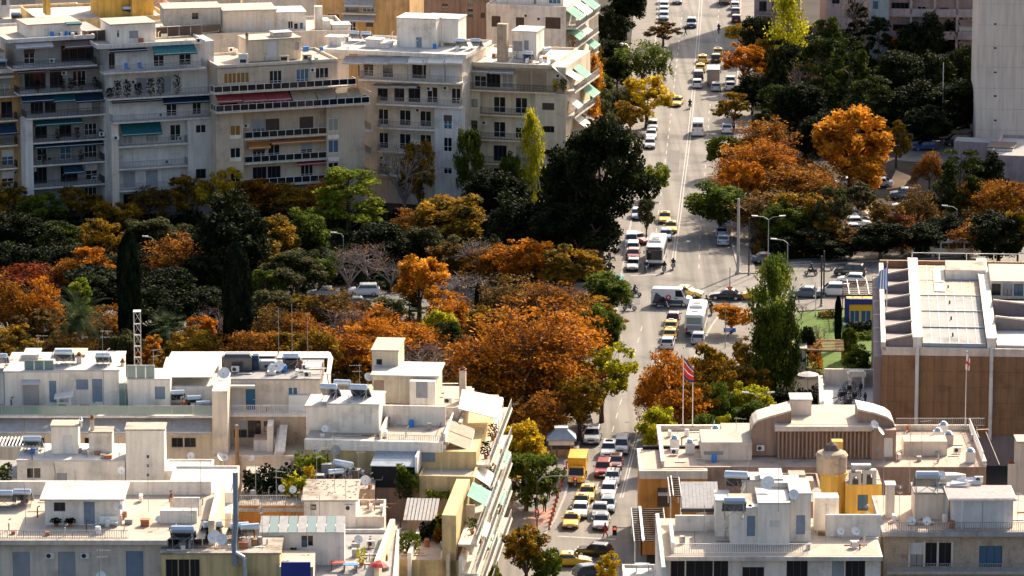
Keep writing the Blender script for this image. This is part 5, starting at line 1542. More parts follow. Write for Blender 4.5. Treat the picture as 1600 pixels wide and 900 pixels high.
for i,(x,lb)in enumerate(((380,'white cabinet on the beige block roof, left'),(444,'beige cabinet on the beige block roof, middle'),(480,'beige cabinet on the beige block roof, right'))):
 t=thing('roof_cabinet',lb,'cabinet',B.f.w(B.u(x,92,2.6),2.6,zs[0]+.04));MB().box(-.7,.7,-.4,.4,0,1.1 if i else 1.7).build('box',['ac_white','plaster_cream','plaster_cream'][i],t);MB().box(-.45,.45,-.42,-.38,.4,.9).build('vent','metal_dark',t)
 # A4 white block with cream awning row
A4=B=Bld('white_corner_block','white apartment block with a row of cream awnings on its terrace and bluish side wing',640,322,-15)
zs,u0,u1=flats(B,640,[(86,500,728,1.0),(127,560,724,-.6),(164,588,718,-.4),(201,590,679,0),(238,590,679,0),(275,590,679,0)],(560,722),14,'plaster_pale',[[(548,560,'k'),(570,582,'d'),(600,612,'k'),(646,664,'k'),(674,694,'s'),(698,716,'s')],[(592,604,'k'),(618,630,'k'),(640,655,'k'),(669,682,'d'),(707,718,'d')],[(593,605,'d'),(626,640,'d'),(658,672,'d')],[(594,605,'d'),(626,640,'d'),(658,672,'d')]],'plaster_white','bars','metal_grey',roofm='roof_white')
wop=[(B.u(693,y),B.u(706,y),B.z(700,y+22),B.z(700,y),'d')for y in(180,215,250)]
B.block(B.u(679,220),B.u(722,220),.03,1.6,0,zs[2]-.25,'plaster_cool',wop,name='wing_wall')
for a,b in((540,572),(573,612),(613,640),(641,671),(672,697),(698,727)):aw(B,a,b,88,101,1.4,'cloth_cream' if a>630 else 'cloth_grey',1.9)
for a,b in((586,613),(614,640),(641,655)):aw(B,a,b,131,138,1.4,'cloth_grey',1.4)
for x in(637,661,695):B.part(MB().box(B.u(x,120,-.4)-.06,B.u(x,120,-.4)+.06,-.45,-.35,zs[1],zs[0]-.3),'post','metal_grey')
B.ac(B.u(697,139,1.5),1.5,zs[2]+2.2);B.ac(B.u(654,175,1.5),1.5,zs[3]+2.3)
pen(B,620,681,30,78,8,5,'plaster_white',[(650,58,659,80,'G'),(685,60,690,70,'g')],'roof_white');pen(B,662,716,30,60,10.5,4.5,'plaster_white',[(672,38,677,44,'n')],'roof_white')
for i,(x,y)in enumerate(((555,62),(574,63))):heater(on(B,x,y+2,zs[0]+.1),['water heater on the white corner block, left of a pair','water heater on the white corner block, right of a pair'][i],R(-15))
for i,(x,y,w)in enumerate(((521,62,24),(582,66,22),(600,72,16))):
 pen(B,x-w/2,x+w/2,y-3,y+6,6,2.2,'plaster_cool',roof='roof_white',eave=.2)
for i,(x,y)in enumerate(((721,72),(745,72))):heater(on(B,x,y+4,zs[0]+.1),['water heater on the roof left of the stone chimney','water heater next to the stone chimney'][i],R(-15))
antenna(on(B,690,82,zs[0]),'antenna mast on the white corner block roof',4.5);antenna(on(B,705,80,zs[0]),'thin antenna near the stone chimney',4,yagi=False)
# A5 cream corner block
A5=B=Bld('cream_corner_block','cream apartment block with white roof terrace and lattice screen at the avenue corner',790,316,-14)
zs,u0,u1=flats(B,790,[(103,728,862,.5),(142,722,866,-.6),(180,749,836,0),(219,749,836,0),(256,749,836,0),(292,749,836,0)],(722,884),16,'plaster_cream',[[(743,758,'d'),(762,780,'k'),(786,800,'d')],[(773,788,'d'),(807,822,'d')],[(773,788,'d'),(807,822,'d')],[(773,790,'k'),(807,822,'d')]],'plaster_cream','bars','metal_dark',roofm='roof_white',wallv=1.4)
for x0,x1,ops in((722,750,[(731,746,155,167,'n'),(731,746,188,205,'n'),(731,746,226,242,'n')]),(836,884,[(847,866,161,172,'t'),(847,866,197,207,'n'),(847,866,230,242,'n')])):
 B.block(B.u(x0,200),B.u(x1,200),.02,1.5,0,zs[1]-.25,'plaster_cream',[(B.u(a,c),B.u(b,c),B.z((a+b)/2,d),B.z((a+b)/2,c),k)for a,b,c,d,k in ops],name='bay_wall')
aw(B,729,767,107,114,1.4,'cloth_grey',1.4);aw(B,768,806,108,116,1.4,'cloth_grey',1.4)
for x0 in(807,832):
 a,b=B.u(x0,130,.2),B.u(x0+22,130,.2);lt=MB();z0,z1=zs[1]+.1,zs[0]-.5
 n=9
 for i in range(-n,n):
  for sg in(1,-1):
   c=(b-a)*i/n;h=z1-z0
   p,q=(c,0)if sg>0 else(c,h),(c+(b-a),h)if sg>0 else(c+(b-a),0)
   t0,t1=max(0,-c/(b-a)),min(1,1-c/(b-a))
   if t1>t0:
    f=lambda t:(a+c+(b-a)*t,.2 if sg>0 else .24,z0+(h*t if sg>0 else h*(1-t)))
    lt.tube(f(t0),f(t1),.03,n=4,caps=False)
 B.part(lt,'lattice_screen','timber')
pen(B,800,838,50,95,7,5,'plaster_white',[(802,64,816,80,'g'),(819,63,826,78,'g')],'roof_white')
B.part(MB().box(B.u(784,70,4)-.75,B.u(784,70,4)+.75,4,5.2,zs[0],B.z(790,38,4)),'stone_chimney','stone')
heater(on(B,826,96,zs[0]+.1),'water heater on the cream corner block roof',R(-14));heater(on(B,850,90,zs[0]+.1),'water heater with tilted tank on the cream corner block',R(40))
dish(on(B,851,101,zs[0]+.04),'satellite dish at the roof edge of the cream corner block',R(-60),.8,.5)
uR=u1+.0
for k in range(0,5):
 zz=zs[k+1]if k+1<len(zs)else 3
 B.slab(uR-.05,uR+1.6,.6,17,zz,.22,'plaster_pale');B.rail(.7,16.9,uR+1.5,zz,1.0,'bars','v','metal_grey')
 for q,(p0,p1)in enumerate(((1.0,4.5),(6,10),(11,16))):
  if(k+q)%3!=2:B.awning(p0,p1,uR,zz+2.7,1.9,1.1+.3*((k+q)%2),['cloth_cream','cloth_cream','cloth_green'][(k+2*q)%3],'v')
B.awning(.5,6,B.u(862,105,.5),zs[0]+.2,2.6,2.2,'cloth_cream','v')
for i,(x,lb)in enumerate(((868,'yellow flowering plant on the corner balcony'),(880,'green plant on the corner balcony edge'))):
 planter(B.f.w(B.u(x,142,.3),.4,zs[1]+.02),lb,['leaf_yellow','leaf_green'][i],1.3,1.5,seed=40+i,n=200)
 # back row of roofs along the top edge
B=Bld('white_back_house','white house with rust coloured roof clutter at the far left top',60,32,18,19)
zr=19
B.block(B.u(-20,32),B.u(150,32),0,14,0,zr,'plaster_white',roof='roof_cream',rim=.5)
pen(B,-15,15,-4,22,1,5,'plaster_cool',[(2,-2,10,8,'n')])
heater(on(B,26,34,zr+.05),'solar heater left on the white back house');
for i,(x,y)in enumerate(((105,12),(166,20),(255,22))):
 q=G(x,y,zr);t=thing('umbrella_table',['brown thatched parasol left on the back roofs','brown tiled parasol pair before the yellow penthouse','brown parasol right of the yellow penthouse'][i],'parasol',q)
 MB().tube((0,0,0),(0,0,1.9),.05).build('pole','timber',t);MB().lathe([(1.5,1.7),(.9,2.05),(.1,2.45)],8).build('canopy','terracotta',t)
B=Bld('yellow_penthouse_house','house with bright yellow penthouse on a white roof at the top edge',205,30,16,20)
B.block(B.u(60,30),B.u(262,30),0,16,0,20,'plaster_yellow',roof='roof_white',rim=.45)
pen(B,156,240,-14,20,3,8,'plaster_gold',[(202,0,216,20,'T')],'roof_cream');pen(B,206,224,-14,21,1.2,2,'plaster_gold',roof=None,eave=0)
pen(B,72,79,-10,18,4,3,'plaster_gold',roof=None)
heater(on(B,200,25,20.1),'solar heater standing before the yellow penthouse')
B=Bld('cream_back_block','long cream back block with white sun rooms behind the beige block',380,56,10,21)
B.block(B.u(250,56),B.u(545,56),0,15,0,21,'plaster_pale',roof='roof_cream',rim=.5)
pen(B,349,432,17,48,2.5,7,'plaster_pale',[(386,30,395,48,'W'),(415,31,424,46,'s')]);pen(B,432,478,20,51,2.8,6,'plaster_white',[(450,33,458,45,'w'),(459,34,466,46,'w'),(468,35,474,46,'w')],'roof_white')
pen(B,492,504,10,40,4,1,'plaster_white',roof=None);pen(B,506,516,32,46,2,3,'plaster_white',roof=None);pen(B,256,345,14,34,5,6,'plaster_pale',[(300,20,310,30,'k')])
B.rail(B.u(250,50,1),B.u(345,50,1),1,21.05,1.7,'panel','u','metal_dark','glass_dark',2.4)
antenna(on(B,404,44,21),'looped antenna mast on the cream back block',3.2);pen(B,397,408,18,26,3,1,'metal_dark',roof=None)
pen(B,520,548,40,60,1,3,'plaster_white',roof='roof_white')
B=Bld('ochre_back_house','orange ochre house with grey awnings at the top edge',560,50,-10,17)
B.block(B.u(497,40),B.u(640,40),0,12,0,27,'plaster_ochre',[(B.u(546,30),B.u(556,30),B.z(550,48),B.z(550,34),'d'),(B.u(572,30),B.u(583,30),B.z(578,42),B.z(578,34),'t'),(B.u(512,30),B.u(530,30),B.z(520,40),B.z(520,22),'k'),(B.u(540,10),B.u(560,10),B.z(550,19),B.z(550,4),'k'),(B.u(566,10),B.u(585,10),B.z(575,19),B.z(575,4),'d')],roof='roof_cream')
B.awning(B.u(538,24),B.u(588,24),-.02,B.z(560,22),1.8,.8,'cloth_grey',folds=2);B.slab(B.u(536,20),B.u(590,20),-1.4,.05,B.z(560,19),.2,'plaster_pale');B.rail(B.u(536,20),B.u(590,20),-1.3,B.z(560,19),1,'bars')
B.awning(B.u(540,0),B.u(586,0),-.02,B.z(560,0),1.5,.7,'cloth_grey')
B=Bld('brown_back_block','brown apartment block with dark slit windows at the top centre',715,44,-12,12)
B.block(B.u(640,20),B.u(765,20),0,12,0,30,'plaster_brown',[(B.u(a,10),B.u(b,10),B.z((a+b)/2,d),B.z((a+b)/2,c),'n')for a,b,c,d in((731,739,0,8),(731,739,10,18),(731,739,20,27),(751,758,20,28),(690,700,-10,0),(690,700,6,14))],roof='roof_cream')
B.part(MB().box(B.u(716,10)-.3,B.u(716,10)+.3,-.3,.02,0,30),'pilaster','plaster_brown')
A7=B=Bld('white_avenue_house','white house with brown shutters and green side awnings at the top of the avenue',825,52,-13,14)
zr=B.z(825,12)
B.block(B.u(760,30),B.u(884,30),0,18,0,zr,'plaster_white',[(B.u(a,32),B.u(b,32),B.z((a+b)/2,d),B.z((a+b)/2,c),k)for a,b,c,d,k in((768,782,25,42,'t'),(806,819,27,42,'t'),(852,876,27,45,'t'))],roof='roof_white',rim=.4)
pen(B,775,880,-20,8,3,8,'plaster_white',[(857,-5,876,6,'w'),(834,-4,838,6,'n')],'roof_white')
B.ac(B.u(823,24,0),0,B.z(823,27));B.ac(B.u(843,29,0),0,B.z(843,32))
uR=B.u(884,30)
for k in range(4):
 zz=zr-3.1-3.3*k
 B.slab(uR-.05,uR+1.8,-.2,18,zz,.22,'plaster_pale');B.rail(0,17.9,uR+1.7,zz,1.0,'bars','v','metal_grey')
 for q,(p0,p1)in enumerate(((.3,5.5),(6.2,11),(12,17))):
  if(k+q)%4!=3:B.awning(p0,p1,uR,zz+2.8,2.2,1.5,['cloth_green','cloth_cream','cloth_green','cloth_grey'][(k*2+q)%4],'v',folds=2)
planter(B.f.w(uR+1.0,1.0,zr-6.4),'orange flowering plant on the avenue house balcony','leaf_gold',1.6,1.8,seed=50,n=220)
hedge(A5.f.w(A5.u(884,150)+1.7,12,9),R(76),5,1.2,5,'yellow climbing plant hanging between the avenue balconies','leaf_gold',3,'climbing_plant','climber')
# dark block seen at the very top beyond
for px,w,m,nm,lb in((20,70,'plaster_grey','far_grey_block','grey block at the top left corner'),(300,120,'plaster_pale','far_cream_block','cream block behind the back roofs'),(440,110,'plaster_white','far_white_block','white block behind the sun rooms'),(905,60,'plaster_pale','far_pale_block','pale block beyond the avenue house')):
 B=Bld(nm,lb,px,-4,8,16)
 B.block(B.u(px-w/2,0),B.u(px+w/2,0),0,12,0,24,m,[(B.u(px+d,0),B.u(px+d+9,0),20.2,22.2,'n')for d in(-24,-6,12)],roof='roof_cream')
# roofs at the lower left
def pix(B,v,lst):
 """openings given as picture boxes on the plane at depth v"""
 return[(B.u(a,(c+d)/2,v),B.u(b,(c+d)/2,v),B.z((a+b)/2,d,v),B.z((a+b)/2,c,v),k)for a,c,b,d,k in lst]
 # D1 white house with glass balustrade
D1=B=Bld('white_terrace_house','white house with long greenish glass balustrade and grey awnings below',170,649,0,17)
Z=17.0
B.block(B.u(-30,649),B.u(335,649),1.2,18,0,Z-.25,'plaster_pale',pix(B,1.2,[(8,684,40,699,'k'),(55,684,70,699,'k'),(132,684,148,699,'k'),(268,684,286,699,'k'),(288,684,306,699,'k')]))
B.slab(B.u(-30,649),B.u(335,649),-.2,18,Z,.24,'plaster_cool','roof_slab')
B.part(MB().box(B.u(-30,649),B.u(335,649)-.1,.3,17.9,Z+.004,Z+.03),'roof_deck','roof_cream')
B.rail(B.u(-30,649),B.u(335,649),-.05,Z+.03,1.05,'glass','u','metal_grey','glass_green',2.2)
xs=[-30,40,100,156,206,270,332]
for a,b in zip(xs,xs[1:]):B.awning(B.u(a,652,1.2)+.04,B.u(b,652,1.2)-.04,1.15,Z-.35,2.4,1.2,'cloth_grey',val=.25)
u0,u1,z0,z1=pen(B,7,93,582,631,3.6,9,'plaster_white',[(77,595,88,629,'G')],'roof_white',.1)
z1a=z1
u0,u1,z0,z1=pen(B,93.5,186,580,629,3.9,9,'plaster_white',[(119,593,138,609,'b'),(144,592,160,628,'G')],'roof_white',.1)
z1b=z1
pen(B,200,266,594,633,3.2,5,'plaster_white',[(242,604,258,624,'b')],'roof_white',.05)
pen(B,-30,6,582,625,5,7,'plaster_white',roof='roof_white')
pen(B,38,60,556,583,9,3,'plaster_pale',roof='roof_white');pen(B,84,132,556,575,10,3,'plaster_brown',roof='roof_cream')
ug0,ug1=B.u(198,590,3.3),B.u(242,590,3.3)
B.rail(ug0,ug1,3.4,z1b-.9,1.7,'glass','u','metal_white','glass_green',1.0)
B.rail(B.u(38,575,4.2),B.u(84,575,4.2),4.2,z1a+.02,1.2,'glass','u','metal_grey','glass_green',1.0)
cg=B.part(MB().box(B.u(186,600,3.8),B.u(199,600,3.8),3.8,4.4,Z,Z+2.6),'glass_cage','glass_green')
sh=B.part(MB().box(B.u(36,610,3.0),B.u(60,610,3.0),3.0,3.6,Z,Z+2.7),'storage_cage','plaster_grey')
MB().prism([(B.u(34,610,2.9),2.7,Z+2.7),(B.u(62,610,2.9),2.7,Z+2.7),(B.u(62,610,2.9),3.8,Z+3.1),(B.u(34,610,2.9),3.8,Z+3.1)],(0,0,.06)).build('cage_roof','sheet_metal',sh)
t=thing('barbecue','white garden barbecue with tilted sheet roof on the glass railed terrace','barbecue',B.f.w(B.u(100,630,1.6),1.6,Z+.03))
MB().box(-.75,.75,-.4,.4,0,.95).build('base','plaster_white',t);MB().box(-.55,.3,-.42,-.38,.55,.85).build('opening','metal_dark',t)
MB().prism([(-1.0,-.6,1.45),(1.0,-.6,1.75),(1.0,.6,2.1),(-1.0,.6,1.8)],(0,0,.06)).build('roof','sheet_metal',t);MB().box(-.7,-.6,-.3,-.2,.95,1.6).box(.6,.7,-.3,-.2,.95,1.8).build('post','metal_white',t)
heater(B.f.w(B.u(101,580,6),6.2,z1b+.05),'water heater with sky tinted tank on the leftmost white penthouse',0,1.25)
heater(B.f.w(B.u(162,578,6),6.0,z1b+.05),'low water heater on the roof above the blue door',0,1.0)
heater(B.f.w(B.u(2,590,6),6.0,z1a+.05),'water heater at the left edge of the white roofs')
B.chimney(B.u(124,576,7),7.0,z1b,B.z(124,556,7),.28,'plaster_pale');B.chimney(B.u(192,585,6),6,z1b,B.z(192,566,6),.2,'plaster_white',False)
antenna(B.f.w(B.u(162,628,3.7),3.7,Z),'tall antenna mast in front of the blue door penthouse',8.5);antenna(B.f.w(B.u(196,640,.5),.5,Z),'thin aerial pole behind the glass balustrade',4.0,yagi=False)
# lattice mast
t=thing('lattice_mast','white steel lattice mast behind the white penthouse','mast',D1.f.w(D1.u(215,575,17),17.5,12))
b=MB();h=12.5;w=.36
for x,y in((-w,-w),(w,-w),(w,w),(-w,w)):b.tube((x,y,0),(x,y,h),.045,n=4)
for k in range(10):
 za,zb=h*k/10,h*(k+1)/10
 for(x0,y0),(x1,y1)in(((-w,-w),(w,-w)),((w,-w),(w,w)),((w,w),(-w,w)),((-w,w),(-w,-w))):
  b.tube((x0,y0,za),(x1,y1,zb),.025,n=4)
b.build('truss','metal_grey',t)
for k in range(1,10):MB().box(-w,w,-w-.03,-w+.03,h*k/10-.1,h*k/10).build('rung','metal_white',t)
MB().box(-w-.05,w+.05,-w-.05,w+.05,h,h+.1).build('cap','metal_white',t)
# D2 cream house with sloping canopies
D2=B=Bld('cream_canopy_house','cream house with large sloping white canopies and blue doors',420,648,0,16.6)
Z=16.6
B.block(B.u(338,648),B.u(506,648),0,20,0,Z-.2,'stone',pix(B,0,[(365,657,386,684,'n'),(387,657,408,684,'n'),(412,658,420,675,'n')]))
B.slab(B.u(338,648),B.u(506,648),-.12,20,Z,.2,'plaster_white','roof_slab')
B.rail(B.u(360,648),B.u(481,648),0,Z+.01,1.05,'bars','u','metal_white')
u0,u1,z0,z1=pen(B,360,500,594,640,2.2,12,'plaster_pale',[(366,608,378,640,'W'),(384,608,399,640,'D'),(450,605,465,619,'e')],'roof_grey',.1)
B.part(MB().box(B.u(360,605,1)-.1,B.u(398,605,1),.9,2.3,B.z(380,606,.9),B.z(380,603,.9)),'porch_roof','roof_white')
pw=B.part(MB().box(B.u(336,650),B.u(360,650)-.02,-4.5,2.0,0,B.z(348,596)),'party_wall','plaster_pale')
zt=z1+.1
def canopy(a,b,y0,y1,v0,v1,nm='canopy'):
 za,zb=B.z((a[0]+b[0])/2,y0,v1),B.z((a[1]+b[1])/2,y1,v0)
 q=[(B.u(a[1],y1,v0),v0,zb),(B.u(b[1],y1,v0),v0,zb),(B.u(b[0],y0,v1),v1,za),(B.u(a[0],y0,v1),v1,za)]
 o=B.part(MB().prism(q,(0,0,.06)),nm,'cloth_white')
 for p in(q[0],q[1],q[2],q[3]):MB().tube((p[0],p[1],zt-.5),(p[0],p[1],p[2]),.05,n=4).build('post','metal_white',o)
 return o
canopy((268,248),(351,331),550,590,4.0,15.0);canopy((352,349),(434,431),550,557,12,15);canopy((436,433),(514,512),550,560,11.5,15)
B.block(B.u(245,600,3.8),B.u(334,600,3.8),3.8,18,0,B.z(290,604,3.8),'plaster_white',roof='roof_white',name='side_wall')
wl=B.part(MB().prism([(B.u(512,620,2.2),2.4,zt-.6),(B.u(512,620,2.2),15,zt-.6),(B.u(514,550,15),15,B.z(514,550,15)),(B.u(510,590,3),3,zt+.4)],(.14,0,0)),'side_screen','cloth_white')
B.part(MB().box(B.u(451,620,1.5),B.u(481,620,1.5),1.5,2.15,Z,B.z(466,618,1.5)),'cupboard','ac_white')
# dark covered clutter on its roof
for i,(x0,x1,y0,y1)in enumerate(((352,392,562,590),(394,404,566,590),(406,430,560,574),(447,471,566,580))):
 t=thing('roof_machine',['dark covered machine on the canopy house roof, leftmost','dark blue covered unit on the canopy house roof','grey ventilation unit on the canopy house roof','brown cabinet behind the dishes on the canopy house'][i],'machine',B.f.w(B.u((x0+x1)/2,y1,6),6+.5*i,zt))
 w=(x1-x0)/26;h=(y1-y0)/14
 MB().box(-w,w,-.6,.6,0,h*.8).prism([(-w,-.65,h*.8),(w,-.65,h*.8),(w*.8,-.5,h),(-w*.8,-.5,h)],(0,1.1,0)).build('cover',['collector','cloth_navy','metal_grey','cloth_brown'][i],t)
 MB().box(-w*.4,w*.4,-.62,-.58,h*.3,h*.6).build('panel','metal_dark',t)
for i,(x,y,d,lb)in enumerate(((352,590,1.5,'large white satellite dish on top of the party wall'),(425,588,1.1,'satellite dish, left of two on the canopy house roof'),(436,585,1.4,'satellite dish, larger right one on the canopy house roof'))):
 dish(B.f.w(B.u(x,y,3.0+i),3.0+i if i else 1.2,zt+(-.1 if i else .0)),lb,R(-95),d,.9)
heater(B.f.w(B.u(455,582,7),7.5,zt),'water heater with sky tinted tank in the canopy house roof centre',0,1.1)
t=thing('roof_table','white tilted panel table on the canopy house roof','table',B.f.w(B.u(490,590,5),5,zt));MB().prism([(-.9,-.4,.7),(.9,-.4,.7),(.9,.5,1.1),(-.9,.5,1.1)],(0,0,.05)).build('top','metal_white',t)
for x in(-.8,.8):MB().tube((x,0,0),(x,0,.8),.03).build('leg','metal_grey',t)
for x,y,lb,hh in((436,590,'thin aerial mast left on the canopy house',6.5),(457,590,'thin aerial mast middle on the canopy house',7),(481,590,'thin aerial mast right on the canopy house',6)):antenna(B.f.w(B.u(x,y,8),8,zt),lb,hh,yagi=False)
for i,(x,y)in enumerate(((276,600),(302,604),(316,612))):heater(B.f.w(B.u(x,y,2.6-i*.8),2.6-i*.8,Z+.6-.4*i),'water heater beside the party wall, '+['left','middle','right'][i],R(10),1.0)
t=thing('terrace_table','round white table on the blue door terrace','table',B.f.w(B.u(416,640,1.2),1.2,Z+.01));MB().lathe([(.5,.7),(.5,.75)],12).build('tabletop','metal_white',t);MB().tube((0,0,0),(0,0,.7),.05).build('leg','metal_dark',t)
B.part(MB().box(B.u(418,690,-2),B.u(427,690,-2),-3,0,Z-6,B.z(422,662,-2)),'buttress','plaster_white')
# low roof with sloping strips before D2
B=Bld('low_cream_house','low cream house with ramp shaped roof below the blue doors',430,716,0,13.2)
B.block(B.u(335,716),B.u(478,716),0,8,0,13.2,'plaster_pale',roof='roof_cream',rim=.25)
B.part(MB().prism([(B.u(428,700,1),1,13.2),(B.u(440,700,1),1,13.2),(B.u(446,665,7),7,15.6),(B.u(434,665,7),7,15.6)],(.35,0,.5)),'ramp_wall','plaster_white')
B.block(B.u(396,690,3),B.u(430,690,3),3,7.5,13.2,14.4,'plaster_cool',roof='roof_tile',name='stair_head')
B.ac(B.u(449,706,0),-.05,13.4-1.0);
for i,(x,lb)in enumerate(((299,'satellite dish on the white balcony rail'),(345,'satellite dish facing sideways at the party wall foot'),(352,'second satellite dish at the party wall foot'),(395,'satellite dish left of the duct on the low cream house'))):
 dish(B.f.w(B.u(x,716),-.6-.3*i,12.6),lb,R([-95,-40,-75,-120][i]),[.95,1.1,.9,.8][i],1.0)
B.part(MB().tube((B.u(371,716),-.5,9),(B.u(371,716),-.5,B.z(371,664,-.5)),.2,.2,8),'flue','timber')
# D3 yellow house
D3=B=Bld('yellow_terrace_house','pale yellow house with white roof terrace and barred windows',580,690,-5,17.2)
Z=17.2
B.block(B.u(476,690),B.u(744,690),.15,26,0,Z-.9,'plaster_yellow',pix(B,.15,[(596,702,617,720,'b'),(620,704,656,732,'t'),(659,702,680,722,'b')]))
B.part(MB().box(B.u(476,690),B.u(692,690),-.25,.5,Z-.95,Z+.12),'cornice','plaster_white')
B.part(MB().box(B.u(476,690),B.u(700,690),.5,26,Z-.3,Z-.02),'roof_deck','roof_cream')
B.ac(B.u(495,702),.15,B.z(495,707));B.ac(B.u(625,696),.15,B.z(625,700))
pen(B,511,592,633,668,3.5,6,'plaster_white',[(569,634,580,663,'W')],'roof_white',.08)
pen(B,478,512,636,672,4.5,5,'plaster_white',roof='roof_white')
u0,u1,z0,z1=pen(B,581,622,549,595,17,6,'plaster_cream',[(588,561,597,570,'n')],'roof_cream',.12)
pen(B,583,682,588,622,13,6,'plaster_cream',[(584,594,600,620,'T')],'roof_white',.3)
pen(B,640,680,596,630,11.5,1.2,'plaster_white',[(650,595,668,622,'g')],None,0)
for a,b,v in((597,696,7.5),):B.part(MB().box(B.u(a,640,v),B.u(b,640,v),v,v+.25,Z,B.z(640,634,v)),'terrace_wall','plaster_white')
B.part(MB().box(B.u(592,655),B.u(592,655)+.2,.6,10,Z,Z+1.1),'terrace_wall','plaster_white')
B.part(MB().box(B.u(692,655),B.u(692,655)+.22,.52,10,Z-1,Z+.9),'terrace_wall','plaster_white')
B.part(MB().box(B.u(556,620,11),B.u(718,620,11),10.9,11.1,Z,Z+1.2),'terrace_wall','plaster_pale')
B.part(MB().prism([(B.u(716,640,6),6,Z-1),(B.u(716,640,6),20,Z-1),(B.u(716,640,6),20,Z+1.2),(B.u(716,640,6),6,Z+.8)],(.35,0,0)),'terrace_wall','plaster_cream')
B.chimney(B.u(723,590,19),19,Z,B.z(723,578,19),.35,'plaster_pale')
B.ac(B.u(700,600,15.5),15.5,Z+.6);B.rail(B.u(600,686),B.u(690,686),.3,Z+.12,.6,'bars','u','metal_grey')
for i,(x,y,v,s)in enumerate(((537,628,9,1.15),(537,592,16,1.2),(516,634,6,1.2),(563,632,6,1.2))):
 heater(B.f.w(B.u(x,y,v),v,Z+(2.9 if i>1 else 1.0)),'water heater on the yellow house, '+['behind the white box','dark one farthest back by the trees','left one on the white box roof','right one on the white box roof'][i],R(-10),s)
dish(B.f.w(B.u(575,592,14),14,Z+2.6),'satellite dish left of the cream stair tower',R(-60),1.1,1.0);antenna(B.f.w(B.u(562,600,14),14,Z+1),'aerial with long yagi bar left of the stair tower',4.0,R(180))
dish(B.f.w(B.u(508,672,2),2,Z),'satellite dish at the left end of the white terrace',R(-100),.9,.8)
antenna(B.f.w(B.u(622,624,10),10,Z),'thin mast before the cream stair tower',5,yagi=False);antenna(B.f.w(B.u(672,625,12),12,Z+2),'short post on the white flat roof',1.6,yagi=False);antenna(B.f.w(B.u(666,650,7.6),7.6,Z+.9),'thin rusty pole on the terrace wall',2.2,yagi=False)
# avenue side of the yellow house: pergola awnings and balconies
uR=B.u(744,700,2)
q=[(B.u(722,609,16),16,B.z(722,609,16)),(B.u(786,622,16),16,B.z(786,622,16)),(B.u(779,656,8),8,B.z(779,656,8)),(B.u(716,640,8),8,B.z(716,640,8))]
def panel_roof(q,n,m,nm):
 q=[Vector(p)for p in q]
 o=None
 for i in range(n):
  a,b_,c,d=(q[0].lerp(q[3],i/n),q[1].lerp(q[2],i/n),q[1].lerp(q[2],(i+.93)/n),q[0].lerp(q[3],(i+.93)/n))
  w=MB().prism([a,b_,c,d],(0,0,.08));p=B.part(w,nm,m,o);o=o or p
 MB().tube(q[0]-Vector((0,0,.1)),q[3]-Vector((0,0,.1)),.07,n=4).tube(q[1]-Vector((0,0,.1)),q[2]-Vector((0,0,.1)),.07,n=4).tube(q[2],q[2]-Vector((0,0,2.6)),.06,n=4).tube(q[1],q[1]-Vector((0,0,2.6)),.06,n=4).build('frame','metal_white',o)
 return o
panel_roof(q,4,'cloth_white','awning_panel')
q=[(B.u(700,656,6),6,B.z(700,656,6)),(B.u(741,671,6),6,B.z(741,671,6)),(B.u(734,706,1),1,B.z(734,706,1)),(B.u(693,690,1),1,B.z(693,690,1))]
panel_roof(q,2,'cloth_tan','awning_panel')
for k in range(5):
 zz=Z-2.3-3.1*k
 B.slab(uR-.05,uR+1.7,.4,26,zz,.22,'plaster_pale');B.rail(.5,25.9,uR+1.6,zz,1.0,['bars','glass','bars','glass','bars'][k],'v','metal_grey','glass_green',1.6)
 for q_,(p0,p1)in enumerate(((1,5.5),(7,12),(14,19),(20,25))):
  if k and(k+q_)%3!=1:B.awning(p0,p1,uR,zz+2.6,1.6,1.2,['cloth_cream','cloth_green','cloth_tan','cloth_grey'][(k+q_)%4],'v',folds=2)
for i,(v,z)in enumerate(((3,Z-2.3),(11,Z-2.3),(6,Z-5.4))):planter(B.f.w(uR+.9,v,z),'leafy pot plant on the avenue balconies of the yellow house, '+['upper near one','upper far one','lower one'][i],['leaf_dark','leaf_brown','leaf_green'][i],1.2,1.4,seed=60+i,n=180)
# D4 white house with three stacks
D4=B=Bld('white_stack_house','white house with three tall white roof stacks',130,756,0,13.6)
Z=13.6
B.block(B.u(27,756),B.u(196,756),0,7,0,B.z(110,721),'plaster_white',pix(B,0,[(41,731,64,748,'w'),(88,739,105,756,'g')]),roof='roof_white',eave=.05)
z1=B.z(110,721)
for a,b,y0,y1,v,m in((80,122,667,713,2.5,'roof_cream'),(139,175,677,712,3.0,'roof_dirty')):
 pen(B,a,b,y0,y1,v,2.4,'plaster_white',[(98,680,113,712,'W')]if a==80 else(),m,.08)
u0,u1,z0,z2=pen(B,196.5,257,673,756,-.1,3,'plaster_white',[(229,711,233,716,'n'),(229,725,233,730,'n'),(229,740,233,745,'n')],'roof_dirty',.1)
B.chimney(B.u(144,668,3.5),3.6,B.z(144,678,3.5),B.z(144,655,3.5),.22,'plaster_pale',False);B.chimney(B.u(126,666,3),3.2,B.z(126,668,3),B.z(126,658,3),.18,'metal_bright',False,'metal_bright')
B.part(MB().path([(B.u(84,722),-.05,z1-.2),(B.u(86,732),-.05,z1-1.0),(B.u(86,748),-.05,z1-2.0)],.05),'drain_pipe','metal_grey')
B.pergola(B.u(-14,700,4),B.u(58,700,4),4,7.5,Z+.2,B.z(20,699,4),'metal_white',14)
heater(B.f.w(B.u(52,706,3.6),3.6,z1+.05),'water heater left of the three white stacks',0,1.2)
B.block(B.u(-40,756),B.u(26,756),.3,8,0,Z+.5,'plaster_cool',roof='roof_grey')
hedge(B.f.w(B.u(-12,748),-.6,Z),0,2,1,2.2,'green shrub at the left edge beside the white stack house','leaf_green',5)
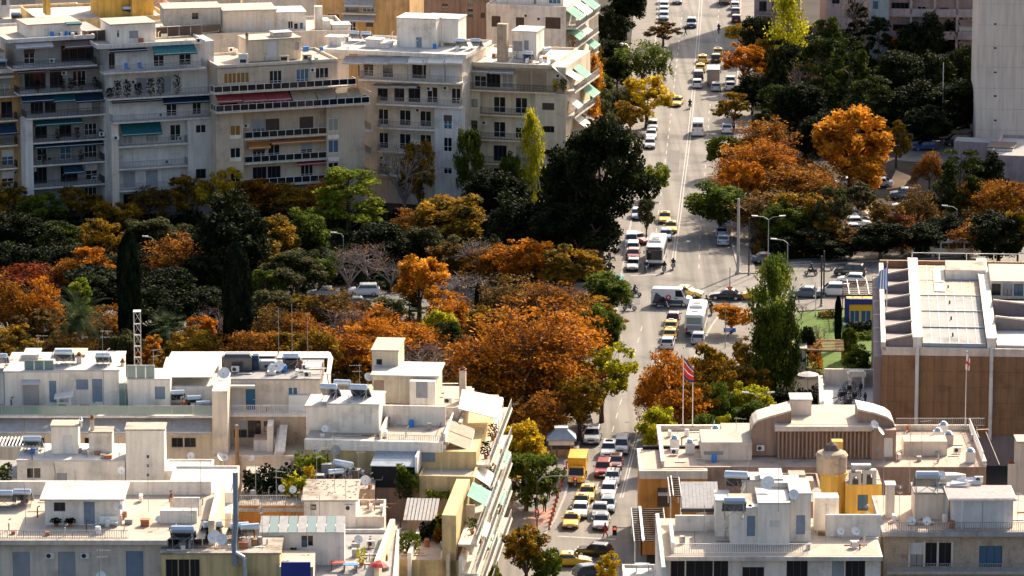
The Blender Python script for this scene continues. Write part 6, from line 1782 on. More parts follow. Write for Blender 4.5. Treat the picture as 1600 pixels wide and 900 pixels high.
B.block(B.u(257.5,756),B.u(330,756),.2,5,0,B.z(290,738,.2),'plaster_white',roof='roof_white',name='annex_wall',rim=.2)
# D5 big cream roofed house
D5=B=Bld('flat_roofed_house','wide flat roofed house with cream roof, small white penthouse and shuttered facade',150,843,0,17.0)
Z=17.0
B.block(B.u(-40,843),B.u(262,843),.5,17,0,Z-.3,'plaster_pale',pix(B,.5,[(20,862,47,905,'g'),(91,862,118,905,'g'),(197,861,224,905,'b')]))
B.slab(B.u(-40,843),B.u(262,843),-.3,17,Z,.45,'plaster_pale','roof_slab')
B.part(MB().box(B.u(-40,843),B.u(320,843),.1,17,Z+.004,Z+.03),'roof_deck','roof_cream')
B.part(MB().box(B.u(-40,770,17),B.u(330,770,17),17,17.3,Z-3,Z+1.4),'back_wall','plaster_white')
B.part(MB().box(B.u(334,800,0)-.6,B.u(334,800,0),1,17,Z-3,Z+1.6),'side_wall','plaster_cream')
u0,u1,z0,z1=pen(B,70,188,781,819,5.2,6,'plaster_white',[(84,785,102,799,'n'),(131,784,148,819,'G')],'roof_white',.45,opr=[(6.5,8.0,Z+.8,Z+2.0,'g')])
for i,x in enumerate((88,110)):
 p=planter(B.f.w(B.u(x,819,4.8),4.7,Z+.03),['dark flower pot left at the white penthouse wall','dark flower pot right at the white penthouse wall'][i],'leaf_dark',1.2,.4,seed=70+i)
t=thing('roof_bench','pale metal bench right of the penthouse door','bench',B.f.w(B.u(170,819,4.7),4.6,Z+.03));MB().box(-.9,.9,-.25,.25,.42,.47).build('seat','metal_white',t);MB().box(-.9,.9,.22,.27,.47,1.0).build('backrest','metal_white',t)
for x in(-.8,.8):MB().box(x-.03,x+.03,-.2,.2,0,.42).build('leg','metal_grey',t)
dish(B.f.w(B.u(184,812,4.9),4.9,Z+1.6),'satellite dish on the white penthouse corner',R(-60),1.0,.4)
B.rail(B.u(-40,843),B.u(200,843),.35,Z+.03,.8,'bars','u','metal_grey')
for i,(x,y)in enumerate(((8,792),(36,790))):heater(on(B,x,y,Z+.05),['water heater at the left edge of the cream roof','second water heater on the cream roof beside the penthouse'][i],0,1.15)
B.ac(B.u(78,867,.5),.5,B.z(78,872,.5));B.ac(B.u(133,867,.5),.5,B.z(133,872,.5))
B.part(MB().box(B.u(250,820,6),B.u(308,820,6),6,7,Z,Z+1.3),'low_wall','plaster_white');B.part(MB().box(B.u(268,800,9),B.u(312,800,9),9,9.3,Z,Z+1.8),'low_wall','plaster_cool')
B.chimney(B.u(268,800,8.5),8.5,Z,Z+2.0,.16,'plaster_cream',False);
antenna(on(B,314,806,Z),'tall aerial mast at the right end of the cream roof',5.5);dish(on(B,275,806,Z),'satellite dish by the low wall of the cream roof',R(-80),.9,.6);dish(on(B,248,826,Z),'satellite dish on a pole on the cream roof',R(-120),.7,1.0)
dish(on(B,190,756,Z),'satellite dish above the cream roof back wall',R(-80),.9,1.4);antenna(on(B,118,774,Z),'rusty pole before the white stack house',2.6,yagi=False)
antenna(B.f.w(B.u(155,890,-3),-3,13.5),'cluster of aerials in front of the grey shutters',3.4);dish(B.f.w(B.u(158,897,-3),-3,13.6),'satellite dish at the bottom edge below the aerials',R(-100),1.1,.6)
heater(B.f.w(B.u(79,897,-4),-4,12.2),'water heater at the bottom edge in front of grey shutters',0,1.1)
B2=Bld('bottom_cream_house','small cream roof at the bottom edge under a water heater',90,892,0,12.2)
B2.block(B2.u(55,892),B2.u(130,892),0,4,0,12.2,'plaster_yellow',roof='roof_cream')
# D6 stained house
D6=B=Bld('stained_cream_house','stained cream house with dark window at the bottom',340,866,0,16.0)
Z=16.0
B.block(B.u(252,866),B.u(437,866),0,9,0,Z,'plaster_yellow',pix(B,0,[(259,874,278,903,'n'),(279,874,296,903,'n'),(297,874,312,903,'n')]),roof='roof_dirty',eave=.12)
heater(B.f.w(B.u(287,862,2),2,Z+.15),'large water heater on the stained cream house',0,1.45)
for i,(x,y,d)in enumerate(((335,848,1.5),(347,852,1.3))):dish(on(B,x,y+8,Z+.15),['large old satellite dish on the stained house, left','satellite dish right behind the large old one'][i],R(-100),d,1.1)
for i,(x,y)in enumerate(((330,836),(372,838),(388,840))):heater(on(B,x,y+6,Z+.15),'water heater behind the old satellite dishes, '+['left','middle','right'][i],R(15),1.2)
o=B.part(MB().path([(B.u(368,870),-.3,Z-1),(B.u(366,858),-.3,Z+1),(B.u(369,830),-.3,Z+3.5),(B.u(368,740),-.3,B.z(368,738,-.3))],.26,8),'ventilation_duct','sheet_blue')
B.part(MB().path([(B.u(368,862),-.5,Z+.3),(B.u(382,872),-.5,Z-.2),(B.u(385,905),-.5,Z-3.5)],.22,8),'drain_duct','sheet_metal')
B.block(B.u(437.5,880),B.u(490,880),-1,5,0,Z-1.0,'plaster_pale',roof='roof_cream',name='annex_wall')
B.part(MB().box(B.u(440,880),B.u(486,880),-1.3,-1.05,Z-3,B.z(460,873)),'blue_tarpaulin','blue_paint')
heater(B.f.w(B.u(424,905,-4),-4,12.4),'water heater at the bottom edge below the tarpaulin')
# D6b strip of white roofs and planted terrace
B=Bld('white_strip_house','narrow white roofed house right of the stacks',300,800,0,14.5)
B.block(B.u(258,800),B.u(362,800),3,14,0,15.5,'plaster_white',roof='roof_white',rim=.25)
B.block(B.u(340,800),B.u(362,800),-1,2.9,0,14.6,'plaster_white',roof='roof_white',name='step_wall')
PT=B=Bld('planted_terrace_house','house with dark hedges and yellow shrubs on its roof terrace',430,790,0,14.6)
B.block(B.u(372,800),B.u(478,800),0,16,0,14.6,'plaster_orange',roof='roof_dirty')
B.rail(B.u(374,790),B.u(450,790),.1,14.65,1.0,'bars','u','metal_grey');B.rail(B.u(374,770),B.u(450,770),5,14.65,1.0,'bars','u','metal_grey')
B.part(MB().box(B.u(372,795),B.u(478,795),-.25,-.02,14.0,14.4),'cornice','concrete')
hedge(B.f.w(B.u(376,770),4,14.6),0,4.6,2.5,2.6,'dark hedge on the planted terrace, left','leaf_dark',1);hedge(B.f.w(B.u(418,760),8,14.6),0,3.2,2.2,1.8,'dark low hedge on the planted terrace, middle','leaf_dark',2)
hedge(B.f.w(B.u(438,775),3,14.6),0,2.4,1.8,2.4,'yellow green shrub on the planted terrace','leaf_lime',3);hedge(B.f.w(B.u(450,740),13,14.6),0,3.6,2,2.0,'green hedge at the back of the planted terrace','leaf_bright',4)
hedge(B.f.w(B.u(462,745),10,14.6),0,1.4,1.2,1.5,'small yellow shrub at the terrace back','leaf_yellow',6)
for i,(x,y)in enumerate(((440,778),(458,780),(405,770))):dish(on(B,x,y,14.6),'small satellite dish among the terrace shrubs, '+['left of the yellow shrub','right of the yellow shrub','before the dark hedge'][i],R(-70-25*i),.9,1.0)
# D7 rubble roof and white shed
D7=B=Bld('rubble_roof_house','house with broken dusty roof and small black window',520,806,0,14.2)
B.block(B.u(475,806),B.u(556,806),0,8,0,B.z(515,783),'plaster_white',pix(B,0,[(485,788,494,797,'n')]),roof='roof_dirty',eave=.25)
z1=B.z(515,783)
rg=random.Random(5);rb=MB()
for i in range(90):
 x=rg.uniform(B.u(475,806)+.3,B.u(556,806));y=rg.uniform(.5,7.5);s=rg.uniform(.04,.16);rb.box(x,x+s*1.6,y,y+s,z1+.15,z1+.17+s*.5)
r_=B.part(rb,'rubble','roof_cream');r_['kind']='stuff'
antenna(B.f.w(B.u(523,770,3),3,z1),'tall thin mast on the rubble roof with rust at its foot',6,yagi=True);B.ac(B.u(545,798),-.05,14.2+.6)
B.block(B.u(452,812),B.u(600,812),-1.5,-.2,0,13.0,'plaster_pale',roof='roof_white',name='lower_wall')
B.block(B.u(556,800),B.u(600,800),.2,7,0,13.6,'plaster_pale',roof='roof_cream',name='yard_wall',rim=.5)
for i,x in enumerate((459,464,474,487,500)):antenna(B.f.w(B.u(x,812),-.8,13),'rusty pipe pole before the rubble roof, '+['first from left','second','third','fourth','fifth'][i],3.0+.5*(i%3),yagi=False)
# cluttered corner with tanks
RC=B=Bld('cluttered_roof','cluttered roof corner with tanks, pipes and aerials below the yellow facade',530,765,0,14.0)
B.block(B.u(485,765),B.u(585,765),0,9,0,14.0,'plaster_brown',roof='roof_dirty')
heater(B.f.w(B.u(545,752,3),3,14.05),'big water heater tilted on the cluttered roof',R(-35),1.5);heater(B.f.w(B.u(522,760,2),2,14.05),'low water heater on the cluttered roof',R(20),1.1)
dish(B.f.w(B.u(571,762,1),1,14.05),'white satellite dish at the right of the cluttered roof',R(-90),1.2,.7);dish(B.f.w(B.u(525,735,6),6,14.05),'mesh satellite dish on the cluttered roof',R(-100),1.2,2.6,m='metal_grey')
antenna(B.f.w(B.u(521,765,1),1,14),'tall mast with many aerials on the cluttered roof',6.0);antenna(B.f.w(B.u(510,750,5),5,14),'aerial with comb bars on the cluttered roof',4.0,R(200))
for i,(x,y,w,h,m)in enumerate(((510,752,1.0,1.6,'metal_grey'),(530,745,.8,1.8,'sheet_blue'),(556,760,.7,1.5,'metal_dark'),(500,760,.8,1.2,'cloth_navy'))):
 t=thing('roof_tank','boxy tank on the cluttered roof, '+['grey one','pale blue one','black one','navy one at left'][i],'tank',B.f.w(B.u(x,y,4-i),4.2-i,14.05));MB().box(-w/2,w/2,-.4,.4,.15,h).build('body',m,t);MB().box(-w/2-.04,w/2+.04,-.44,.44,h,h+.06).build('lid','metal_grey',t)
 for s in(-1,1):MB().box(s*w*.4-.04,s*w*.4+.04,-.35,.35,0,.15).build('foot','metal_dark',t)
 # white shed with glazed roof
WS_=B=Bld('white_shed','long white shed with glazed lean to roof at the bottom',470,868,0,14.2,'shed')
B.block(B.u(405,868),B.u(538,868),0,3.2,13.2,B.z(470,832),'plaster_white',pix(B,0,[(471,837,480,855,'n'),(481,837,489,853,'n')]))
z1=B.z(470,832)
for i in range(9):
 a,b=B.u(405+i*14.8,830),B.u(405+(i+1)*14.8,830)
 B.part(MB().prism([(a+.03,-.15,z1),(b-.03,-.15,z1),(b-.03,3.3,z1+.75),(a+.03,3.3,z1+.75)],(0,0,.05)),'roof_panel','glass_green' if i%2 else 'cloth_grey')
B2=Bld('court_house','low house with pale blue courtyard roof at the bottom',560,870,0,13.2)
B2.block(B2.u(405,870),B2.u(620,870),-9,9,0,13.2,'plaster_cool',roof='roof_grey',rim=.4)
B2.part(MB().prism([(B2.u(588,870),-8,13.2),(B2.u(588,870)+.5,-8,13.2),(B2.u(606,800)+.5,8,13.2),(B2.u(606,800),8,13.2)],(0,0,1.7)),'party_wall','plaster_cream')
for i,(x,y,lb,m)in enumerate(((460,882,'green palm pot at the blue tarpaulin','leaf_green'),(476,895,'bushy pot at the bottom below the tarpaulin','leaf_green'),(448,905,'leafy pot at the bottom edge','leaf_olive'),(500,868,'yellow green pot before the white shed','leaf_lime'),(565,884,'pot plant near the red parasol','leaf_lime'))):planter(on(B2,x,y,13.3),lb,m,1.2,1.4,seed=80+i,n=170)
t=thing('roof_parasol','red parasol at the bottom edge','parasol',on(B2,594,905,13.3));MB().tube((0,0,0),(0,0,1.6),.04).build('pole','metal_white',t);MB().lathe([(1.1,1.4),(.7,1.65),(.05,1.9)],10).build('canopy','plastic_red',t)
for i,(x,y,m)in enumerate(((528,890,'plastic_red'),(548,893,'plastic_blue'))):
 t=thing('market_table',['red table on the bottom courtyard roof','blue table on the bottom courtyard roof'][i],'table',on(B2,x,y,13.3));MB().box(-.7,.7,-.4,.4,.7,.75).build('tabletop',m,t)
 for a in(-.6,.6):MB().box(a-.04,a+.04,-.35,.35,0,.7).build('leg','metal_dark',t)
for i,(x,y)in enumerate(((527,872),(560,874))):dish(on(B2,x,y,13.3),['satellite dish on a tall stand before the white shed','satellite dish right of the white shed'][i],R(-80),1.0,2.0)
# D8 tall pale yellow house with grey roofed shed
D8=B=Bld('tall_yellow_house','tall pale yellow house with shed roofs, plants and street balconies',690,748,-5,14.4)
Z=14.4
B.block(B.u(655,748),B.u(740,748),0,7.4,0,Z,'plaster_yellow',roof='roof_cream',rim=.3)
B.block(B.u(575,748),B.u(654.5,748),.8,7.0,0,Z-1.2,'plaster_brown',roof='roof_grey')
a,b=B.u(578,740),B.u(648,740)
sr=B.part(MB().prism([(a,.2,Z+1.1),(b,.2,Z+1.1),(b-.4,5.5,Z+2.2),(a+.3,5.5,Z+2.2)],(0,0,.08)),'shed_roof','sheet_blue')
MB().box(a+.1,b-.1,.5,.6,Z-1.2,Z+1.0).build('shed_opening_shade','cloth_black',sr);MB().box(b,b+.25,.2,5.5,Z+.2,Z+2.2).build('shed_side','metal_white',sr)  # black sheet stands in for the shade inside the open shed
B.block(B.u(608,800),B.u(740,800),-15,-.1,0,9.8,'plaster_yellow',roof='roof_tile',name='terrace_wall')
B.part(MB().prism([(B.u(735,760)-1.4,-15,0),(B.u(735,760),-15,0),(B.u(735,760),-15,14.5),(B.u(735,760)-1.4,-15,14.5)],(0,15.5,0)),'street_wall','plaster_yellow')
q0=MB()
for i in range(9):
 x=B.u(634,795,-4)+.38*i;q0.prism([(x,-6.5,11.6),(x+.3,-6.5,11.6),(x+.3,-2.6,12.9),(x,-2.6,12.9)],(0,0,.07))
cr=B.part(q0,'corrugated_roof','cloth_white')
MB().box(B.u(636,800,-6),B.u(682,800,-6),-6.2,-6.1,9.8,11.5).build('lean_to_front','plaster_brown',cr)
qa=[(B.u(620,838,-10),-9.5,B.z(620,838,-9.5)),(B.u(668,858,-10),-9.5,B.z(668,858,-9.5)),(B.u(660,890,-13),-13,B.z(660,890,-13)),(B.u(614,866,-13),-13,B.z(614,866,-13))]
panel_roof(qa,2,'cloth_white','awning_panel')
for i,(x,y,v,z,m,w,h,lb)in enumerate(((637,790,-1,Z-1.2,'leaf_green',2.2,2.8,'tall bush beside the grey roofed shed'),(630,800,-1.6,Z-2,'leaf_olive',1.8,2.2,'olive bush before the grey roofed shed'),(700,830,-8,9.8,'leaf_lime',2.6,3.6,'yellow green bush right of the corrugated roof'),(672,845,-8,9.8,'leaf_dark',2.2,2.6,'dark bush below the corrugated roof'),(690,850,-9,9.8,'leaf_rust',1.6,2.0,'red brown bush below the corrugated roof'),(640,880,-13,9.8,'leaf_green',2.0,2.4,'palm like plants below the white awning'),(684,772,-2,12.6,'leaf_bright',2.6,.9,'green plants behind the corrugated roof'))):
 hedge(B.f.w(B.u(x,y,v)-w/2,v,z),0,w,1.2,h,lb,m,20+i,'terrace_bush','bush')
for k,(x0,v)in enumerate(((604,-14),(640,-14),(700,-14),(720,-14))):
 B.part(MB().box(B.u(x0,870,v),B.u(x0,870,v)+.35,-16,-6+k,8,11.0-.2*k),'terrace_divider','plaster_white' if k%2 else 'plaster_cream')
uR=B.u(740,760)
for k in range(5):
 zz=Z-2.6-3.0*k
 B.slab(uR-.05,uR+1.9,-16,7.4,zz,.22,'plaster_pale');B.rail(-15.9,7.3,uR+1.8,zz,1.0,['glass','bars','bars','glass','bars'][k],'v','metal_grey','glass_green',1.5)
 for v in(-8,0,7.3):B.part(MB().box(uR,uR+.9,v-.08,v+.08,zz,zz+2.0),'balcony_divider','plaster_cream')
 for q_,(p0,p1)in enumerate(((-15,-9),(-7.5,-1),(.5,6.5))):
  if(k+q_)%3!=0:B.awning(p0+.6,p1-.6*(k%2),uR,zz+2.6,1.5+.4*(q_%2),1.0+.3*(k%3),['cloth_cream','cloth_tan','cloth_green','cloth_white'][(k+2*q_)%4],'v',folds=3)
for i,v in enumerate((-12,-4,4)):planter(B.f.w(uR+1.0,v,Z-2.6-3*(i%3)),'plant on the street balconies of the tall yellow house, '+['near one','middle one','far one'][i],'leaf_green',1.2,1.3,seed=90+i,n=170)
# right side: museum
MU=B=Bld('museum_building','modern museum with rust brown wall panels and ribbed skylight roof',1377,543,-4,14)
Z=14.0
uL,u1,u2,u3=B.u(1378,543),B.u(1432,543),B.u(1548,543),B.u(1660,543)
DEP=B.f.roof(1378,418,Z)[1]
B.block(uL+.1,u3,.35,DEP,0,Z-.3,'purple_wall',name='core_wall')
zb=B.z(1500,678)
cols=[(uL,u1-.15,5),(u1+.35,u2-.15,9),(u2+.35,u3,9)]
rg=random.Random(3)
for a,b,n in cols:
 nr=5
 for i in range(n):
  for j in range(nr):
   x0,x1=a+(b-a)*i/n,a+(b-a)*(i+1)/n;z0,z1=zb+(Z-.9-zb)*j/nr,zb+(Z-.9-zb)*(j+1)/nr
   d=rg.uniform(0,.02)
   B.part(MB().box(x0+.01,x1-.01,.08-d,.34,z0+.01,z1-.01),'cladding_panel','rust_panel' if rg.random()<.7 else 'rust_panel_dark')
 B.part(MB().box(a,b,.0,.36,Z-.88,Z+.05),'fascia','plaster_pale')
for x in(u1+.1,u2+.1):
 B.part(MB().box(x-.22,x+.22,-.45,.33,zb-.6,Z+.2),'wall_fin','plaster_cool');B.part(MB().box(x-.1,x+.1,-.5,-.45,zb-.6,Z-2),'fin_face','plaster_white')
for i in range(6):
 v0,v1=DEP*i/6+.4,DEP*(i+1)/6+.3
 B.part(MB().box(uL-.85,uL+.08,v0,v1,0,Z-1.2),'side_panel','purple_wall');B.part(MB().box(uL-.88,uL+.05,v1,v1+.12,Z-3,Z-1.1),'side_joint','plaster_white')
B.part(MB().box(uL-.1,uL+.45,0,DEP,Z-.3,Z+.65),'edge_beam','plaster_pale')
for x in(u1+.1,u2+.1):
 o=B.part(MB().box(x-.5,x+.5,.3,DEP+.3,Z-.2,Z+1.25),'roof_beam','plaster_white');MB().box(x-.62,x-.5,.3,DEP,Z+1.0,Z+1.32).box(x+.5,x+.62,.3,DEP,Z+1.0,Z+1.32).build('beam_edge','plaster_pale',o)
def saw(a,b,n,v0,v1,hl,hr):
 for i in range(n):
  p,q=v0+(v1-v0)*i/n,v0+(v1-v0)*(i+1)/n
  w=MB();w.poly([(a,p,Z),(b,p,Z),(b,p,Z+hr),(a,p,Z+hl)]);w.poly([(a,p,Z+hl),(b,p,Z+hr),(b,q-.1,Z+.02),(a,q-.1,Z+.02)])
  w.poly([(a,p,Z+hl),(a,q-.1,Z+.02),(a,p,Z)]);w.poly([(b,p,Z),(b,q-.1,Z+.02),(b,p,Z+hr)])
  o=B.part(w,'skylight_shed','purple_wall')
  MB().prism([(a,p-.06,Z+hl-.06),(b,p-.06,Z+hr-.06),(b,p-.06,Z+hr+.12),(a,p-.06,Z+hl+.12)],(0,.28,0)).build('shed_ridge','plaster_pale',o)
saw(uL+.5,u1-.45,6,.6,DEP-.5,.75,1.45)
saw(u2+.75,u3,2,B.f.roof(1575,521,Z)[1],B.f.roof(1575,470,Z)[1],2.0,1.2)
n=5
for i in range(n):
 p,q=.5+(DEP-1)*i/n,.5+(DEP-1)*(i+1)/n
 o=B.part(MB().box(u1+.75,u2-.5,p+.18,q,Z,Z+.35+.03*i),'roof_panel',['roof_grey','roof_grey','roof_grey','roof_tile','roof_tile'][i])
 MB().box(u1+.75,u2-.5,p-.06,p+.16,Z+.1,Z+.52).build('roof_joint','sheet_blue',o)
 MB().tube(((u1+u2)/2,(p+q)/2,Z+.35),((u1+u2)/2,(p+q)/2,Z+.8),.1,.1,6).build('roof_vent','metal_dark',o)
 for k in range(1,7):
  x=u1+.75+(u2-u1-1.25)*k/7;MB().box(x-.03,x+.03,p+.2,q-.05,Z+.35+.03*i,Z+.40+.03*i).build('seam','sheet_metal',o)
 if i in(0,4):B.part(MB().box(u2+.75,u3,p+.18,q,Z,Z+.35),'roof_panel','roof_white' if i==0 else 'roof_cream')
B.block(u2+.75,u3,B.f.roof(1575,468,Z)[1]+.3,B.f.roof(1575,440,Z)[1],Z,Z+2.2,'plaster_pale',[(u2+.9+1.35*k,u2+2.0+1.35*k,Z+.4,Z+1.9,'n')for k in range(5)],roof='roof_cream',name='lantern_wall')
bx0,bv=B.f.roof(1478,442,Z);B.block(bx0,B.f.roof(1540,442,Z)[0],bv,bv+6,Z+.3,Z+1.6,'plaster_white',roof='roof_dirty',name='roof_hatch_house')
pb_,pv=B.f.roof(1460,462,Z);t=thing('plywood_board','long pale plywood board lying on the museum roof','board',B.f.w(pb_,pv,Z+.52),B.f.a);MB().box(0,1.3,0,13,0,.05).build('board','cloth_cream',t);MB().box(.1,1.2,5,5.2,.05,.12).build('batten','timber',t)
B.part(MB().box(uL,u3,DEP,DEP+.5,0,Z+.9),'back_wall','rust_panel')
B.rail(u1,u3,DEP+.6,Z+.9,1.0,'rails','u','metal_white','glass_dark',60)if False else None
b=MB();b.box(u1,u3,DEP+.1,DEP+.16,Z+1.9,Z+1.96)
for k in range(7):b.box(u1+3.4*k,u1+3.4*k+.09,DEP+.1,DEP+.18,Z+.9,Z+1.96)
B.part(b,'roof_railing','metal_white')
B.block(uL+1.5,u3,1.2,DEP-2,0,zb,'cloth_brown',name='ground_floor_wall')  # dark brown paints in the shade of the recessed storey
def flagpole(p,h,label,nm='flagpole',r=.06):
 t=thing(nm,label,'flagpole',p);MB().tube((0,0,0),(0,0,h),r,r*.6,7).build('pole','metal_white',t);MB().lathe([(.05,0),(.11,.08),(.05,.18)],8,(0,0,h)).build('finial','chrome',t);MB().box(-.2,.2,-.2,.2,0,.12).build('base','metal_grey',t);return t
pq=B.f.w(*B.f.roof(1385,490,Z),Z);flagpole(pq,6.2,'white flagpole on the left edge of the museum roof')
t=thing('greek_flag','blue and white striped flag hanging on the museum roof pole','flag',pq+Vector((0,-.1,2.9)))
for k in range(7):
 a,b_=-1.3+.2*k,-1.12+.2*k
 MB().prism([(-.05-.95+.16*k,-.02,.1+.25*abs(k-3)*.2),(-.85+.16*k,-.02,.05),(-.75+.14*k,-.04,2.5+.06*k),(-.93+.14*k,-.02,2.3+.06*k)],(0,.03,0)).build('stripe','greek_blue' if k%2==0 else 'flag_white',t)
 # blue and yellow pavilion
B=Bld('yellow_pavilion','small pavilion with blue frame and yellow wall beside the museum',1345,507,-2,cat='pavilion')
a,b=B.u(1320,507),B.u(1370,507);zt=B.z(1345,467)
B.block(a+.3,b,0,5,0,zt-.5,'yellow_paint',pix(B,0,[(1328,485,1343,504,'e'),(1345,485,1361,504,'e')]))
B.part(MB().box(a,a+.55,-.12,.1,0,zt),'frame_post','blue_paint');B.part(MB().box(a,b+.1,-.14,.4,zt-.75,zt),'frame_beam','blue_paint')
B.pergola(a,b,.2,9,0,zt+.3,'cloth_brown',9,'u','cloth_brown')
for k in range(3):B.part(MB().box(a+.5+1.3*k,a+.6+1.3*k,0,9.2,zt+.58,zt+.68),'pergola_beam','metal_white')
B.slab(a-.3,b+.2,-1.5,-.02,.25,.25,'plaster_pale','step')
# white terrace with black folding frames
TB=B=Bld('white_terrace_building','low building with bright white roof terrace left of the museum',1327,652,-3,5.5)
Z=5.5
B.block(B.u(1282,652),B.u(1372,652),0,17,0,Z,'plaster_pale',roof='roof_white')
B.part(MB().box(B.u(1288,590,16),B.u(1372,590,16),16.2,16.6,Z,Z+2.0),'back_parapet','plaster_pale');B.part(MB().box(B.u(1281,640),B.u(1288,640),-.1,16.7,Z-2,Z+1.1),'side_parapet','plaster_pale')
for i,(x,y,d)in enumerate(((1327,618,1.3),(1316,628,1.2),(1345,616,1.1),(1325,640,1.2),(1335,630,1.2),(1322,645,1.0))):
 t=thing('folded_frame_fan','black round framed fan on the white terrace, '+['far middle','left','far right','near middle','right','nearest'][i],'fan',on(B,x,y,Z+.03),R(40*i))
 ringm=MB()
 for k in range(12):
  a0,a1=2*math.pi*k/12,2*math.pi*(k+1)/12
  for rr in(.62,.45):ringm.tube((rr*d*math.cos(a0),0,1.0+rr*d*math.sin(a0)),(rr*d*math.cos(a1),0,1.0+rr*d*math.sin(a1)),.05,n=4,caps=False)
  if k%2==0:ringm.tube((0,0,1.0),(.62*d*math.cos(a0),0,1.0+.62*d*math.sin(a0)),.03,n=4)
 ringm.build('cage','metal_dark',t);MB().tube((-.8,.4,0),(.3,0,.9),.05,n=4).tube((.8,.4,0),(-.3,0,.9),.05,n=4).tube((-1.5,-.2,.1),(.9,.1,.35),.06,n=4).tube((-1.2,.5,.5),(.2,.2,.7),.06,n=4).build('stand','metal_dark',t);MB().box(-.25,.25,-.2,.2,.75,1.2).build('motor','cloth_black',t)
t=thing('roof_canopy_unit','white canopied unit at the back of the white terrace','canopy',on(B,1338,606,Z+.03));MB().box(-1.1,1.1,-.8,.8,1.5,1.85).box(-.9,.9,-.6,.6,1.85,2.1).build('hood','cloth_cream',t);MB().box(-.9,-.6,-.5,.5,0,1.5).box(.6,.9,-.5,.5,0,1.5).build('leg','metal_white',t)
heater(on(B,1354,650,Z+.03),'small sky tinted tank at the near edge of the white terrace',0,.8)
walk=person(on(B,1352,634,Z+.03),R(200),'stand','person in dark clothes on the white terrace')
B=Bld('timber_pergola','brown timber pergola with climbing leaves beside the lawn',1288,582,-3,cat='pergola')
B.pergola(B.u(1259,582),B.u(1316,582),0,6,0,2.7,'timber',8,'u','timber');
hedge(B.f.w(B.u(1266,590),-.5,0),0,1.6,3,3.6,'orange climbing plant on the timber pergola','leaf_gold',9,'climbing_plant','climber',30)
B=Bld('garden_hut','small cream garden hut with dark window left of the pergola',1247,582,-3,cat='hut')
B.block(B.u(1237,582),B.u(1258,582),0,4,0,3.0,'plaster_pale',pix(B,0,[(1240,548,1253,562,'n')]),roof='roof_cream',eave=.2);B.part(MB().box(B.u(1236,570),B.u(1259,570),-.08,-.02,1.4,1.9),'band','cloth_navy')
t=thing('garden_parasol','white round parasol beside the timber pergola','parasol',G(1262,612));MB().tube((0,0,0),(0,0,2.4),.05).build('pole','metal_white',t);MB().lathe([(1.4,2.2),(.8,2.4),(.05,2.6)],12).build('canopy','cloth_white',t)
for i,(x,y,w,h,m,lb)in enumerate(((1335,520,5,1.4,'leaf_dark','dark red hedge along the pavilion'),(1250,640,6,2.6,'leaf_dark','dark hedge before the garden hut'),(1345,532,4,1.0,'leaf_green','green shrub on the lawn by the museum'),(1292,498,3,.8,'leaf_brown','low bare shrub on the lawn edge'))):hedge(G(x-12,y),0,w,2.2,h,lb,m,30+i)
# right side: building with curved roof ends
EM=B=Bld('curved_roof_building','brown building with curved white roof ends and vertical louvres',1290,730,0,9.5)
Z=9.5
B.block(B.u(1034,730),B.u(1541,730),0,17,0,Z,'plaster_brown',roof='roof_tile')
B.parapet(B.u(1034,730),B.u(1541,730),0,17,Z+.03,.5,'plaster_pale',.3,'blr','plaster_white')
vm=3.6
za=B.z(1290,672,vm)
B.block(B.u(1214,715,vm),B.u(1362,715,vm),vm,13,Z,za,'brown_louvre',name='louvre_wall')
n=24
for i in range(n):
 x=B.u(1216,700,vm)+(B.u(1360,700,vm)-B.u(1216,700,vm))*i/(n-1)
 B.part(MB().box(x-.09,x+.09,vm-.35,vm-.01,Z+.2,za-.1),'louvre_fin','plaster_brown')
B.part(MB().box(B.u(1212,672,vm)-.1,B.u(1364,672,vm)+.1,vm-.6,13.2,za,za+.55),'roof_ledge','plaster_pale')
B.part(MB().box(B.u(1214,672,vm)+.3,B.u(1362,672,vm)-.3,vm,13,za+.554,za+.60),'roof_deck','roof_cream')
for px in([(1174,712),(1174,672),(1177,664),(1184,658),(1200,653),(1236,643),(1236,712)],[(1340,712),(1340,641),(1368,647),(1386,653),(1395,660),(1399,670),(1399,712)]):
 pr=[(B.u(x,y,vm+1),vm+1,max(Z,B.z(x,y,vm+1)))for x,y in px]
 o=B.part(MB().prism(pr,(0,4,0)),'curved_end','plaster_brown')
 for a,b in zip(pr[(1 if px[0][0]<1200 else 2)-1:],pr[1 if px[0][0]<1200 else 2:]):
  if abs(a[0]-b[0])>.05:MB().prism([(a[0],a[1]-.3,a[2]),(b[0],b[1]-.3,b[2]),(b[0],b[1]-.3,b[2]+.22),(a[0],a[1]-.3,a[2]+.22)],(0,4.4,0)).build('roof_strip','plaster_pale',o)
pen(B,1236,1268,626,668,8,3,'plaster_pale',roof='roof_white');B.block(B.u(1362,700,3),B.u(1400,700,3),3.0,5,Z,B.z(1380,672,3),'plaster_brown',pix(B,3,[(1381,684,1396,714,'W'),(1368,698,1376,706,'g')]),name='entry_wall')
B.block(B.u(1096,715,3),B.u(1175,715,3),3,9,Z,Z+2.0,'plaster_pale',pix(B,3,[(1100,705,1130,711,'g')]),roof='roof_cream',name='low_block_wall')
B.block(B.u(1128,690,10),B.u(1175,690,10),10,14,Z,Z+1.5,'plaster_cream',roof='roof_cream',name='low_block_wall')
B.block(B.u(1412,705,5),B.u(1480,705,5),5,8,Z,Z+1.6,'plaster_pale',roof='roof_cream',name='low_block_wall')
